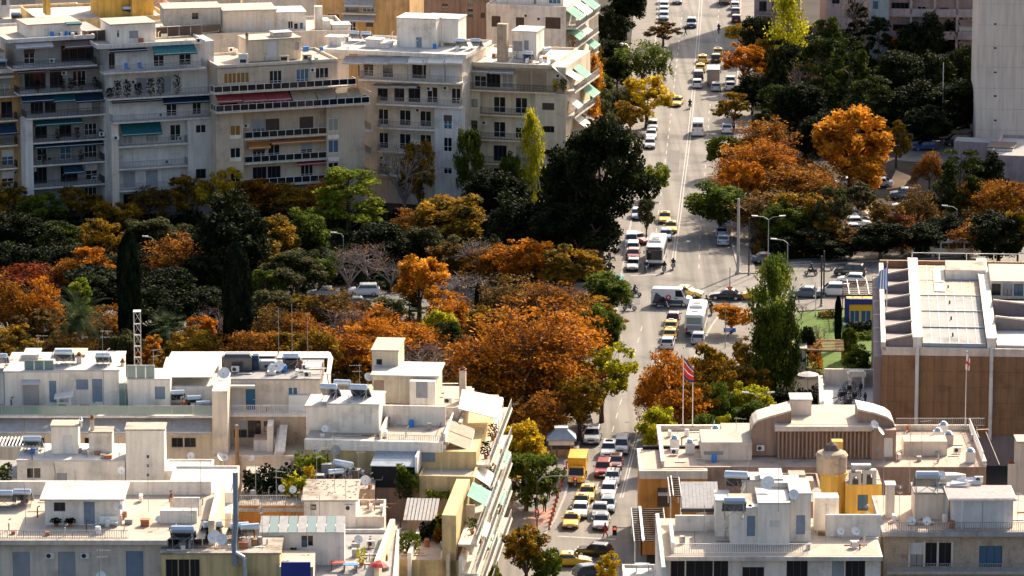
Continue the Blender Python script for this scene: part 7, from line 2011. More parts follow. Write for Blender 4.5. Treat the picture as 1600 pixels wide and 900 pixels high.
for i,(x,y)in enumerate(((1054,702),(1118,686),(1465,690),(1482,695),(1474,680),(1516,722),(1078,708))):
 t=thing('roof_vent_unit','white vent unit on the tiled roof, '+['left end','left part near the wall','right part, white box','right part, grey box','right part, farthest','right front edge','left part at the parapet'][i],'vent',on(B,x,y,Z+.05));MB().box(-.5,.5,-.4,.4,0,1.2).build('box','ac_white' if i!=3 else 'metal_grey',t);MB().lathe([(.3,1.2),(.45,1.35),(.2,1.6)],8).build('cowl','metal_bright',t)
B.ac(B.u(1188,705,4.4),4.4,Z+.8);B.rail(B.u(1400,665,16.6),B.u(1538,665,16.6),16.6,Z+.55,.9,'bars','u','metal_grey');B.rail(1,16.5,B.u(1538,700),Z+.55,.9,'bars','v','metal_white')
for k in range(9):
 o=MB().box(B.u(1400,715,1)+1.4*k,B.u(1400,715,1)+1.4*k+.06,1,16,Z+.03,Z+.05);B.part(o,'tile_joint','roof_dirty')
dish(on(B,1366,680,za+.1),'satellite dish at the right curved end',R(-60),1.1,1.2);dish(on(B,1375,690,za-1),'satellite dish turned sideways at the curved end',R(-20),1.2,1.2)
for x,hh,lb in((1067,9.0,'left white flagpole with hanging flag before the autumn trees'),(1082,6.8,'second white flagpole without flag')):flagpole(on(B,x,667,Z+.4),hh,lb)
t=thing('union_flag','red white and blue flag hanging on the left flagpole','flag',on(B,1067,667,Z+.4)+Vector((.1,-.12,5.1)))
for k,(a,c,m)in enumerate(((0,.14,'flag_blue'),(.13,.22,'flag_white'),(.21,.52,'flag_red'),(.51,.60,'flag_white'),(.59,.86,'flag_red'),(.85,1.0,'flag_blue'))):
 pts=[(0,0,2.9-2.3*a),(.45,.05,2.2-2.1*a),(1.05,-.05,1.45-1.4*a),(1.05,-.05,1.45-1.4*c),(.45,.05,2.2-2.1*c),(0,0,2.9-2.3*c)]
 MB().prism(pts,(0,.03,0)).build('stripe',m,t)
fp=on(B,1508,668,Z+.4);flagpole(fp,8.6,'thin flagpole in front of the museum wall',r=.05)
t=thing('white_red_flag','white flag with red cross marks on the thin flagpole','flag',fp+Vector((-.02,-.06,6.6)));MB().prism([(-.1,0,.1),(.35,.02,-.1),(.42,0,1.2),(0,.02,1.9)],(0,.03,0)).build('cloth','flag_white',t);MB().prism([(-.05,-.02,.75),(.36,0,.45),(.38,0,.75),(-.02,-.02,1.1)],(0,.02,0)).build('cross_bar','flag_red',t);MB().prism([(.12,-.03,.05),(.24,-.03,0),(.28,-.03,1.4),(.16,-.03,1.5)],(0,.02,0)).build('cross_bar','flag_red',t)
# right foreground roofs
# gold tower
YT=B=Bld('gold_tower_house','golden yellow house with round chimney tower and stone cap',1350,815,0,11)
Z=11
B.block(B.u(1321,815),B.u(1377,815),0,6,0,B.z(1350,757),'plaster_gold',pix(B,0,[(1340,773,1356,798,'n')]),roof='roof_dirty')
c=(B.u(1301,800,2),2.4);r0=(B.u(1322,780,2)-B.u(1281,780,2))/2
zc=B.z(1300,742,2)
B.part(MB().lathe([(r0,0),(r0,zc),(r0*1.12,zc),(r0*1.12,zc+.25)],20,(c[0],c[1],0)),'round_tower','plaster_gold',smooth=False)
B.part(MB().lathe([(r0*1.15,zc+.25),(r0*1.18,zc+1.9),(r0*1.25,zc+2.0),(r0*1.1,zc+2.3),(r0*.55,zc+2.6)],20,(c[0]-.15,c[1],0)),'stone_cap','stone')
B.part(MB().lathe([(r0*.62,zc+2.6),(r0*.4,zc+3.1),(.05,zc+3.4)],16,(c[0]-.15,c[1],0)),'cap_dome','cloth_brown')
B.part(MB().box(B.u(1300,700,5),B.u(1317,700,5),5,6.2,0,B.z(1308,690,5)),'square_chimney','plaster_gold')
for i,(x,y,w,h)in enumerate(((1345,755,2.0,1.6),(1358,757,1.4,1.2),(1336,757,1.2,.9))):
 t=thing('roof_duct','metal duct unit on the golden house roof, '+['arched','right box','left box'][i],'duct',on(B,x,y,B.z(1350,757)+.05));MB().box(-w/2,-w/2+.4,-.4,.4,0,h).box(w/2-.4,w/2,-.4,.4,0,h).box(-w/2,w/2,-.4,.4,h,h+.4).build('duct','metal_grey',t);MB().box(-.3,.3,-.42,-.3,.1,h*.7).build('grille','metal_dark',t)
 # ruined roof behind
B=Bld('ruined_roof_house','house with dusty brown cluttered roof left of the golden tower',1230,800,0,10.5)
B.block(B.u(1195,790),B.u(1290,790),2,14,0,10.5,'plaster_brown',roof='roof_dirty',rim=.6)
for i,(x,y)in enumerate(((1205,735),(1245,750),(1232,765))):B.block(B.u(x,790,6+i),B.u(x+26,790,6+i),6+i,8+i,10.5,11.6+.4*i,'stone',roof='roof_dirty',name='roof_wall')
# orange house
OB=B=Bld('orange_house','orange house with pale parapet roof beside the avenue',1050,790,0,5.5)
B.block(B.u(1000,790),B.u(1105,790),0,10,0,B.z(1040,748),'plaster_orange',pix(B,0,[(1027,762,1046,792,'t')]),name='wall')
z1=B.z(1040,748);B.part(MB().box(B.u(1000,790)-.1,B.u(1105,790),-.12,10,z1,z1+.9),'roof_parapet','plaster_pale');B.part(MB().box(B.u(1000,790)+.3,B.u(1100,790),.3,9.6,z1+.91,z1+.94),'roof_deck','roof_tile');B.part(MB().box(B.u(1004,735,10),B.u(1100,735,10),9.3,9.8,z1+.9,z1+1.3),'roof_edge','cloth_black')
B.part(MB().box(B.u(1028,770),B.u(1047,770),-.8,-.02,B.z(1036,772),B.z(1036,769)),'door_canopy','plaster_pale')
# white foreground house
WF=B=Bld('white_roof_house','white house with stepped roof blocks, blue doors and long white railing',1200,868,0,15)
Z=15
B.block(B.u(1032,868),B.u(1377,868),.4,14,0,Z-.3,'plaster_white',pix(B,.4,[(1048,868,1070,905,'k'),(1072,873,1114,905,'n'),(1115,868,1138,905,'k'),(1160,874,1194,905,'n'),(1229,873,1262,905,'n'),(1300,876,1319,905,'g'),(1321,868,1352,905,'k')]))
B.slab(B.u(1030,868),B.u(1379,868),-.5,14,Z,.4,'plaster_pale','roof_slab');B.part(MB().box(B.u(1034,868),B.u(1375,868),-.2,13.9,Z+.004,Z+.03),'roof_deck','roof_cream')
B.rail(B.u(1052,852),B.u(1266,852),.6,Z+.03,1.0,'bars','u','metal_white')
for a,b,y0,y1,v,d,op in((1118,1141,784,832,7,4,()),(1141.5,1184,794,842,4,5,[(1167,806,1180,838,'G')]),(1184.5,1234,788,843,3.4,6,[(1202,813,1217,823,'s')]),(1234.5,1267,773,838,5,6,[(1244,805,1258,835,'G')])):
 pen(B,a,b,y0,y1,v,d,'plaster_white',op,'roof_white' if a!=1141.5 else 'roof_tile',.04)
pen(B,1190,1222,750,790,10,4,'plaster_white',roof='roof_white');pen(B,1160,1192,752,785,12,3,'plaster_white',roof='roof_white')
B.part(MB().box(B.u(1206,760,9),B.u(1250,760,9),9,12,B.z(1225,762,9),B.z(1225,754,9)),'roof_platform','roof_white')
B.part(MB().box(B.u(1055,810,9),B.u(1118,810,9),9,9.3,Z,Z+1.6),'terrace_wall','plaster_white');B.part(MB().box(B.u(1050,830),B.u(1050,830)+.3,.8,9,Z,Z+1.1),'terrace_wall','plaster_white')
B.part(MB().box(B.u(1290,815,7),B.u(1376,815,7),7,7.3,Z,Z+2.2),'terrace_wall','plaster_white');B.part(MB().box(B.u(1272,770,10),B.u(1310,770,10),9,11,Z,B.z(1290,778,9)),'terrace_wall','plaster_white')
for i,(x,y,z,s,rz)in enumerate(((1147,808,3.4,1.35,0),(1152,770,3.0,1.5,-10))):heater(on(B,x,y,Z+z),['water heater on the tall white roof block','water heater with big tank behind the white roof blocks'][i],R(rz),s)
for i,(x,y,d,h,z)in enumerate(((1200,770,1.6,1.0,4.2),(1240,785,1.2,.8,4.0),(1313,842,.9,.8,0),(1336,842,1.0,.8,0),(1275,790,1.5,1.2,1.5),(1284,800,1.3,1.0,.6))):
 dish(on(B,x,y,Z+z),'satellite dish on the white roof house, '+['large one at the top','on the right tall block','left of two by the gold wall','right of two by the gold wall','big one left of the round tower','lower one left of the round tower'][i],R([-110,-90,-80,-70,-130,-100][i]),d,h)
antenna(on(B,1216,800,Z+3.5),'tall rusty mast on the white roof blocks',5.5,yagi=False);antenna(on(B,1356,836,Z),'black tripod aerial by the gold wall',3,R(90));antenna(on(B,1168,770,Z+2),'thin mast behind the white roof blocks',4.5,yagi=False)
for i,(x,y)in enumerate(((1166,793),(1178,792))):
 t=thing('roof_hatch',['white roof hatch lid, left','white roof hatch lid, right'][i],'hatch',on(B,x,y+4,Z+3.45));MB().box(-.5,.5,-.5,.5,0,.35).build('box','metal_white',t);MB().box(-.55,.55,-.55,.55,.35,.42).build('lid','ac_white',t)
for i,x in enumerate((1241,1253)):
 t=thing('plastic_chair',['pink plastic chair left by the blue door','pink plastic chair right by the blue door'][i],'chair',on(B,x,843,Z+.03));MB().box(-.3,.3,-.3,.3,.4,.46).build('seat','plastic_pink',t);MB().box(-.3,.3,.26,.32,.46,1.0).build('backrest','plastic_pink',t)
 for p in((-.27,-.27),(.27,-.27),(-.27,.27),(.27,.27)):MB().box(p[0]-.03,p[0]+.03,p[1]-.03,p[1]+.03,0,.4).build('leg','plastic_pink',t)
sr=MB()
for i in range(10):
 a=B.u(1066,775,11)+(B.u(1124,775,11)-B.u(1066,775,11))*i/10;w=(B.u(1124,775,11)-B.u(1066,775,11))/10
 sr.prism([(a,10.5,Z+1.9),(a+w*.96,10.5,Z+1.9),(a+w*.96,15.5,Z+3.3),(a,15.5,Z+3.3)],(0,0,.08))
o=B.part(sr,'corrugated_shade','cloth_grey');MB().box(B.u(1064,775,11),B.u(1126,775,11),10.3,10.5,Z+1.6,Z+1.95).build('shade_edge','metal_dark',o)
for x in(1064,1125):MB().box(B.u(x,775,11)-.08,B.u(x,775,11)+.08,10.4,10.56,Z-3,Z+1.9).build('post','metal_white',o)
B.block(B.u(1062,800,10),B.u(1128,800,10),10,15.5,0,Z-.2,'plaster_white',roof='roof_grey',name='back_terrace_wall')
def black_pergola(x0,x1,y0,y1,z,v0,v1,nm):
 n=max(8,int((y1-y0)/3.2));fr=None
 for i in range(n):
  t_=i/(n-1);v=v0+(v1-v0)*t_;ua,ub=B.u(x0,y1,v0),B.u(x1,y1,v0)
  m=MB().box(ua,ub,v-.10,v+.10,z,z+.1);p=B.part(m,nm,'cloth_black',fr);fr=fr or p
 w=(ub-ua)
 MB().box(ua+w*.22,ua+w*.30,v0-.3,v1+.3,z+.1,z+.28).build('cross_beam','metal_white',fr);MB().box(ua-.1,ua,v0-.3,v1+.3,z-.05,z+.12).box(ub,ub+.1,v0-.3,v1+.3,z-.05,z+.12).build('edge_beam','metal_grey',fr)
 for x in(ua,ub):
  for v in(v0,v1):MB().box(x-.06,x+.06,v-.06,v+.06,z-2.6,z).build('post','metal_grey',fr)
zp=Z-4
black_pergola(992,1042,795,848,zp,B.f.roof(1015,846,zp)[1],B.f.roof(1015,796,zp)[1],'pergola_slat');black_pergola(1048,1064,747,777,Z-1,B.f.roof(1056,776,Z-1)[1],B.f.roof(1056,748,Z-1)[1],'pergola_slat')
B.block(B.u(978,868),B.u(1031,868),-10,14,0,Z-5.0,'plaster_white',roof='roof_white',name='side_terrace_wall',rim=.3)
B.part(MB().box(B.u(1031,850),B.u(1031,850)+.35,-6,14,0,Z+.5),'side_wall','plaster_white');B.ac(B.u(1020,865),5,Z-4.8)
for k in range(8):B.part(MB().box(B.u(984,880),B.u(984,880)+1.6,-6+k*1.1,-5.4+k*1.1,Z-4.9,Z-4.6),'slat_bench','metal_white')
t=thing('terrace_table','white table on the lower side terrace at the bottom','table',on(B,1004,893,Z-4.9));MB().box(-.7,.7,-.4,.4,.72,.78).build('tabletop','metal_white',t)
for x in(-.6,.6):MB().box(x-.04,x+.04,-.3,.3,0,.72).build('leg','metal_grey',t)
# stone house
SH=B=Bld('stone_faced_house','stone faced house with broad dark windows at the lower right',1490,830,0,15)
Z=15
B.block(B.u(1382,830),B.u(1640,830),.3,14,0,Z-.35,'stone',pix(B,.3,[(1421,848,1444,885,'n'),(1445,848,1465,885,'k'),(1466,848,1488,885,'n'),(1530,853,1566,886,'n')]))
B.slab(B.u(1378,830),B.u(1640,830),-.4,14,Z,.45,'concrete','roof_slab');B.part(MB().box(B.u(1384,830),B.u(1640,830),0,13.9,Z+.004,Z+.03),'roof_deck','roof_tile')
B.rail(B.u(1384,828),B.u(1640,828),-.2,Z+.02,.95,'bars','u','metal_grey')
zz=B.z(1490,893,-1.2);B.slab(B.u(1384,893),B.u(1640,893),-1.2,.35,zz,.3,'concrete');B.rail(B.u(1384,893),B.u(1640,893),-1.1,zz,.8,'bars','u','metal_grey')
for x in(1421,1444.5,1465.5,1488):B.part(MB().box(B.u(x,866)-.1,B.u(x,866)+.1,.15,.32,B.z(x,886),B.z(x,847)),'window_post','plaster_pale')
pen(B,1429,1482,772,812,4.5,4,'plaster_pale',[(1474,776,1484,808,'W')],'roof_grey',.1);pen(B,1385,1398,760,805,5,1.5,'plaster_pale',roof='roof_white')
u0,u1,z0,z1=pen(B,1489,1583,782,826,1.2,5,'shutter_white',[(1534,784,1536,824,'W')],None,0)
B.part(MB().box(u0-.5,u1+.3,.9,6.4,z1,z1+.2),'shed_roof_edge','plaster_white');B.part(MB().box(u0-.4,u1+.2,1.0,6.3,z1+.204,z1+.25),'shed_roof','plaster_pink')
for x in(1503,1570):B.part(MB().box(B.u(x,800,.8)-.06,B.u(x,800,.8)+.06,.7,.82,Z,z1),'shed_post','metal_white')
heater(on(B,1447,770,Z+2.9),'large water heater on the stone faced house',0,1.5);B.ac(B.u(1529,752,7),7,z1+.4)
t=thing('covered_boat','white tarpaulin covered boat shape on the stone house roof','boat',on(B,1482,752,z1+.25),R(-12));b=MB();loft(b,[ring(-1.6,.3,.1,.5),ring(-.6,.75,0,.75),ring(.6,.75,0,.8),ring(1.7,.15,.3,.8)]);b.build('cover','cloth_white',t);MB().box(-1,1,-.3,.3,-.1,.05).build('cradle','metal_grey',t)
for i,(x,y,w)in enumerate(((1508,757,1.6),(1497,760,1.2))):
 t=thing('roof_sheet_pile',['white folded sheets right of the covered boat','smaller white sheets below the covered boat'][i],'sheets',on(B,x,y,z1+.25));MB().prism([(-w,-.3,0),(w,-.5,.1),(w*.8,.4,.45),(-w*.9,.5,.2)],(0,0,.12)).build('sheet','cloth_white',t);MB().prism([(-w*.6,-.2,.2),(w*.7,-.1,.3),(w*.5,.4,.6),(-w*.5,.4,.4)],(0,0,.1)).build('sheet','metal_white',t)
for i,(x,y)in enumerate(((1424,832),(1448,832),(1471,760))):dish(on(B,x,y-4,Z+(.03 if i<2 else 3)),'satellite dish on the stone house, '+['left at the front rail','right at the front rail','beside the covered boat'][i],R(-85-10*i),1.0,.9)
antenna(on(B,1421,770,Z),'tall thin mast left of the large water heater',7);antenna(on(B,1380,800,Z),'pole at the joint of the white and stone houses',6,yagi=False)
B=Bld('edge_chimney_house','cream chimney stack at the right edge before the museum',1600,770,0,8)
B.block(B.u(1588,770),B.u(1640,770),0,3,0,B.z(1595,692),'plaster_pale',roof='roof_cream',eave=.1);B.chimney(B.u(1578,770),-.4,0,B.z(1578,722),.3,'plaster_pale')
hedge(G(1575,1000,0)+Vector((0,0,9)),0,4,3,4,'green shrub at the right edge beside the stone house shed','leaf_green',44)
# upper right buildings
CT=B=Bld('concrete_tower','tall bare concrete tower wall at the right edge',1560,236,-3)
u0,u1=B.u(1524,236),B.u(1680,236);zt=B.z(1560,-60)
B.block(u0,u1,0,20,0,zt,'concrete_tower',name='wall')
for y in(37.5,75,113,150,188):B.part(MB().box(B.u(1553,y),B.u(1557,y),-.06,.05,B.z(1555,y+1.2),B.z(1555,y-1.2)),'vent_hole','metal_dark')
for k in range(1,9):
 z=zt*k/9;B.part(MB().box(u0+.01,u1,-.012,.02,z-.02,z+.02),'formwork_joint','concrete')
B=Bld('tower_annex','low grey annex with white plant box at the tower foot',1545,292,-12)
B.block(B.u(1545,292),B.u(1660,292),0,18,0,B.z(1580,248),'plaster_pink',roof='roof_grey',rim=.5);pen(B,1543,1582,232,246,6,5,'plaster_cool',[(1548,236,1552,240,'e'),(1566,238,1572,242,'e')],'cloth_brown',.1)
B.block(B.u(1490,245,20),B.u(1556,245,20),20,24,0,3.2,'plaster_pink',roof='roof_grey',name='low_wall')
PF=B=Bld('pink_flats','shaded pink grey flats with square loggias at the upper right',1455,112,-4)
zt=B.z(1455,-20);fl=[B.z(1455,y)for y in(-12,22,57,92)]
u0,u1=B.u(1388,100),B.u(1524,100)
B.block(u0,u1,1.8,14,0,zt,'plaster_pink',pix(B,1.8,[(1393,4,1420,20,'k'),(1433,10,1447,25,'d'),(1468,12,1482,26,'d'),(1498,18,1522,32,'w'),(1395,38,1420,54,'k'),(1433,40,1447,58,'k'),(1470,40,1484,58,'t'),(1499,42,1523,56,'s')]))
for x in(1388,1423,1460,1495,1524):B.part(MB().box(B.u(x,50)-.2,B.u(x,50)+.2,0,1.85,0,zt),'pier','plaster_pink')
for z in fl:B.slab(u0,u1,-.05,1.85,z,.5,'plaster_pink','floor_band');B.rail(u0,u1,.06,z,.9,'solid','u','plaster_pink')
B=Bld('blue_grey_house','blue grey house left of the pink flats',1372,112,-4);B.block(B.u(1358,100),B.u(1387,100),-1,12,0,B.z(1372,-15),'sheet_blue',pix(B,-1,[(1364,2,1372,14,'n'),(1364,26,1372,40,'n')]))
B=Bld('pink_avenue_block','tall pink grey block behind the right kerb trees at the top',1215,48,-4)
B.block(B.u(1178,48),B.u(1250,48),0,16,0,24,'plaster_pink',pix(B,0,[(1186,2,1198,18,'k'),(1206,2,1218,18,'n'),(1226,2,1238,18,'k'),(1186,-32,1198,-16,'k'),(1206,-32,1218,-16,'n'),(1226,-32,1238,-16,'d'),(1190,28,1204,42,'n'),(1214,28,1226,42,'n')]),roof='roof_tile',eave=.4)
for y in(22,-12):B.slab(B.u(1180,30),B.u(1248,30),-1.1,.02,B.z(1214,y),.2,'plaster_pink');B.rail(B.u(1180,30),B.u(1248,30),-1.0,B.z(1214,y),.9,'bars','u','metal_dark')
B=Bld('far_right_house','dark red house at the top behind the dark pines',1300,46,4);B.block(B.u(1292,40),B.u(1362,40),0,10,0,11,'plaster_pink',pix(B,0,[(1300,-8,1312,6,'n'),(1325,-8,1337,6,'n')]),roof='roof_tile')
# car park wall
B=Bld('car_park_wall','long low stone wall behind the car park',1460,216,-2,cat='wall');n=14
B.part(MB().box(B.u(1388,216),B.u(1526,216),0,.4,0,1.4),'wall','stone')
for k in range(n):x=B.u(1388,216)+(B.u(1526,216)-B.u(1388,216))*k/n;B.part(MB().box(x,x+.85,-.06,.46,1.4,1.55),'cap_stone','concrete')
# street furniture
def lamp_post(px,py,ytop,label,arm=1.4,left=True,double=False,group=None):
 f=Fr(px,py);h=f.wall(px,ytop)[1]
 r=thing('street_lamp',label,'street lamp',f.o,0,group)
 MB().tube((0,0,0),(0,0,h-.5),.10,.06,7).build('pole','metal_grey',r);MB().lathe([(.2,0),(.2,.5),(.12,.6)],8).build('base','metal_grey',r)
 for s in((-1,1)if double else((-1,)if left else(1,))):
  a=MB().path([(0,0,h-.5),(s*arm*.4,0,h-.1),(s*arm,0,h)],.045).build('arm','metal_grey',r)
  MB().prism([(s*arm-.1*s,-.14,h-.03),(s*(arm+.75),-.1,h+.02),(s*(arm+.75),.1,h+.02),(s*arm-.1*s,.14,h-.03)],(0,0,.14)).build('lamp_head','lamp_clear',a)
 return r
lamp_post(873,415,352,'double armed street lamp before the dark evergreens',1.2,double=True);lamp_post(537,430,364,'street lamp with pale head in the park centre',1.0)
lamp_post(1200,424,338,'grey lamp post with cross arms at the far junction corner',1.6,double=True);lamp_post(1230,440,374,'curved lamp post on the cross street corner',1.6)
lamp_post(1407,228,196,'lamp post at the shaded car park',1.2,False);lamp_post(1494,390,322,'lamp post between the dark trees above the coach',1.4);lamp_post(1240,345,330,'short lamp by the rust trees',1.2)
lamp_post(241,440,370,'park lamp beside the tall black cypress',.8);lamp_post(1026,690,640,'lamp head within the yellow green tree at the right kerb',.8);lamp_post(1184,690,614,'double lamp behind the low roof',1.2,double=True)
def pole(px,py,ytop,label,r=.12,m='metal_grey',name='utility_pole',cat='pole'):
 f=Fr(px,py);h=f.wall(px,ytop)[1];t=thing(name,label,cat,f.o);MB().tube((0,0,0),(0,0,h),r,r*.8,8).build('shaft',m,t);MB().lathe([(r*1.8,0),(r*1.8,.3),(r*1.1,.4)],8).build('base','concrete',t);return t
pole(1153,428,310,'tall pale concrete pole at the junction corner',.22,'concrete');pole(1170,430,340,'dark thin pole behind the tall pale pole',.1,'metal_dark');pole(1472,215,98,'tall thin pole in front of the dark trees',.08,'metal_white')
pole(1287,465,392,'dark pole on the cross street by the minivan',.12,'metal_dark');pole(1283,480,400,'second dark pole on the cross street pavement',.12,'metal_dark');pole(1135,660,580,'white thin pole right of the flag',.07,'metal_white');pole(1131,680,620,'short white pole below the thin one',.07,'metal_white');pole(1274,495,440,'white signpost on the lawn edge',.06,'metal_white');pole(870,745,700,'dark post on the pavement by the kiosk',.07,'metal_dark');pole(868,775,742,'short dark post behind the pedestrians',.07,'metal_dark')
def signal(px,py,ytop,label,arm=0,lit=True,h2=.9):
 f=Fr(px,py);h=f.wall(px,ytop)[1];r=thing('traffic_light',label,'traffic light',f.o)
 MB().tube((0,0,0),(0,0,h),.09,.07,7).build('pole','metal_dark',r)
 heads=[(0,h-h2)]
 if arm:MB().path([(0,0,h-.6),(arm*.12,0,h-.1),(arm*.4,0,h+.1),(arm,0,h+.05)],.06).build('arm','metal_grey',r);heads.append((arm,h-.5))
 for x,z in heads:
  o=MB().box(x-.2,x+.2,-.22,.1,z-.45,z+.5).build('signal_head','metal_dark',r)
  for k,m in enumerate(('signal_red' if lit else 'lamp_red','lamp_orange','glass_green')):MB().tube((x,-.26,z+.32-.3*k),(x,-.22,z+.32-.3*k),.11,.11,10).build('lens',m if k==0 else 'metal_grey',o)
 return r
signal(952,442,394,'traffic light post at the left corner of the junction',0,False,.6);signal(839,833,745,'traffic light with long curved arm over the near queue',4.2,True,4.2)
f=Fr(985,868);r=thing('traffic_light','traffic light with red lamp on an arm from the right','traffic light',f.o)
MB().tube((1.2,0,0),(1.2,0,3.2),.08).tube((1.2,0,3.1),(-1.6,0,3.1),.05).build('pole','metal_dark',r);o=MB().box(-1.95,-1.5,-.2,.1,2.3,3.3).build('signal_head','cloth_black',r);MB().tube((-1.72,-.24,3.05),(-1.72,-.2,3.05),.13,.13,10).build('lens','signal_red',o)
f=Fr(800,800);r=thing('twin_globe_lamp','old style twin lantern lamp beneath the balconies','street lamp',f.o);MB().tube((0,0,0),(0,0,3.2),.07).tube((-.7,0,3.0),(.7,0,3.0),.04).build('pole','metal_dark',r)
for s in(-1,1):MB().lathe([(.08,0),(.22,.2),(.24,.45),(.1,.6)],10,(.7*s,0,3.0)).build('lantern','lamp_clear',r)
# blue sign, yield sign
f=Fr(1133,545);r=thing('street_sign','blue direction sign board beside the golden tree','sign',f.o);h=f.wall(1133,516)[1];MB().tube((0,0,0),(0,0,h+3.2),.06).build('pole','metal_grey',r);b=MB().box(-.2,1.35,-.08,-.02,h-.25,h+.3).build('board','sign_blue',r)
for k in range(3):MB().box(0,.9-.2*k,-.095,-.08,h+.14-.16*k,h+.20-.16*k).build('text_line','flag_white',b)
f=Fr(1140,478);r=thing('yield_sign','red and white triangular give way sign at the junction','sign',f.o);h=f.wall(1140,452)[1];MB().tube((0,0,0),(0,0,h+3.0),.05).build('pole','metal_dark',r);b=MB().prism([(-.42,-.06,h+.36),(.42,-.06,h+.36),(0,-.06,h-.38)],(0,.03,0)).build('plate','flag_red',r);MB().prism([(-.2,-.08,h+.22),(.2,-.08,h+.22),(0,-.08,h-.12)],(0,.02,0)).build('inner_triangle','lamp_orange',b)
# bollards
BO='dark bollards along the left kerb'
pts=[(862,829),(864,822),(866,815),(868,808),(870,801),(872,794),(874,787),(876,780),(879,770),(881,762),(883,754),(886,744),(889,734),(892,724),(895,714),(898,704)]
bm=shared(('bollard',),lambda:MB().lathe([(.10,0),(.09,.75),(.13,.8),(.10,.95),(.03,1.0)],8));cm=shared(('bollard_base',),lambda:MB().lathe([(.16,0),(.14,.08)],8))
for x,y in pts:
 p=G(x-4,y);r=thing('bollard','dark red bollard on the left kerb, '+['nearest the crossing','second from the crossing','third from the crossing','fourth from the crossing','fifth from the crossing','sixth from the crossing','seventh from the crossing','eighth from the crossing','eighth from the kiosk','seventh from the kiosk','sixth from the kiosk','fifth from the kiosk','fourth from the kiosk','third from the kiosk','second from the kiosk','nearest the kiosk'][pts.index((x,y))],'bollard',(p.x,p.y,.13),0,BO);put('post',bm,'plaster_red',r);put('base',cm,'metal_dark',r)
 # kiosk
p=G(877,716);r=thing('street_kiosk','street kiosk with pale blue hipped roof on the left pavement','kiosk',(p.x,p.y+1.2,.13))
MB().box(-1.2,1.2,-1.0,1.0,0,2.0).build('booth','timber',r);MB().box(-1.05,1.05,-1.04,-.99,.9,1.8).build('counter_window','glass_dark',r)
b=MB();loft(b,[[(-1.75,-1.6,2.0),(1.75,-1.6,2.0),(1.75,1.6,2.0),(-1.75,1.6,2.0)],[(-1.75,-1.6,2.25),(1.75,-1.6,2.25),(1.75,1.6,2.25),(-1.75,1.6,2.25)],[(-.75,-.6,3.1),(.75,-.6,3.1),(.75,.6,3.1),(-.75,.6,3.1)],[(-.75,-.6,3.35),(.75,-.6,3.35),(.75,.6,3.35),(-.75,.6,3.35)]]);b.build('roof','sheet_blue',r)
MB().box(-.8,.8,-.65,.65,3.35,3.42).build('roof_cap','metal_white',r);MB().box(-1.5,1.5,-1.5,-1.44,1.5,2.0).build('awning_flap','cloth_cream',r)
# bus shelter at the top left pavement
p=G(972,97);r=thing('bus_shelter','pale arched shelter frame at the far left pavement','shelter',(p.x,p.y,.13));MB().box(-1.2,-1.0,-.1,.1,0,2.4).box(1.0,1.2,-.1,.1,0,2.4).build('post','plaster_pale',r);MB().prism([(-1.3,-.2,2.4),(1.3,-.2,2.4),(.9,-.2,2.9),(0,-.2,3.1),(-.9,-.2,2.9)],(0,2,0)).build('arched_roof','plaster_pale',r);MB().box(-1,1,.5,.55,.1,2.3).build('back_glass','glass_dark',r)
# pedestrian barrier at the far corner
p=G(1190,424);r=thing('guard_rail','low metal guard rail at the far junction corner','railing',(p.x,p.y,.13),R(12));b=MB()
for k in range(9):b.tube((k*.9,0,0),(k*.9,0,.95),.03,n=5)
b.build('posts','metal_grey',r);MB().tube((0,0,.95),(7.2,0,.95),.03).build('top_rail','metal_grey',r);MB().tube((0,0,.5),(7.2,0,.5),.03).build('mid_rail','metal_grey',r)
# hedges and undergrowth nobody could count
def undergrowth(name,poly,n,size,m,hmax,seed,label):
 rg=np.random.default_rng(seed);P=[G(x,y)for x,y in poly]
 xs,ys=[p.x for p in P],[p.y for p in P];C=[]
 def inside(x,y):
  c=False;j=len(P)-1
  for i in range(len(P)):
   if(P[i].y>y)!=(P[j].y>y)and x<(P[j].x-P[i].x)*(y-P[i].y)/(P[j].y-P[i].y)+P[i].x:c=not c
   j=i
  return c
 cx=rg.uniform(min(xs),max(xs),n//40);cy=rg.uniform(min(ys),max(ys),n//40)
 out=[]
 for x,y in zip(cx,cy):
  if inside(x,y):
   k=60;r=rg.uniform(.8,2.0);h=hmax*rg.uniform(.35,1)
   d=rg.normal(size=(k,3));d/=np.linalg.norm(d,axis=1)[:,None];d[:,2]=np.abs(d[:,2])
   out.append(np.array([x,y,0])+d*[r,r,h]*(rg.random(k)**.4)[:,None])
 o=put(name,mesh_quads(name,leaf_mesh(np.concatenate(out),size,rg)),m);o['kind']='stuff';o['label']=label;o['category']='undergrowth'
 return o
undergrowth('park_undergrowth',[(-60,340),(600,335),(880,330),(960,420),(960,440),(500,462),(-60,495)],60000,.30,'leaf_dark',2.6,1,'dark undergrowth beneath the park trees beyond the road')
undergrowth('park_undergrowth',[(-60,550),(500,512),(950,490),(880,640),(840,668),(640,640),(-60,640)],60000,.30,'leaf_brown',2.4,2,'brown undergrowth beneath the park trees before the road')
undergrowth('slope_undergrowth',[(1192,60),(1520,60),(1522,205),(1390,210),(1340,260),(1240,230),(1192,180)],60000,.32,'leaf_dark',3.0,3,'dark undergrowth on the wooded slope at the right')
undergrowth('corner_undergrowth',[(1186,240),(1280,260),(1380,370),(1600,260),(1600,382),(1400,396),(1230,402),(1186,405)],46000,.28,'leaf_brown',2.0,4,'brown undergrowth between the trees of the corner lot')
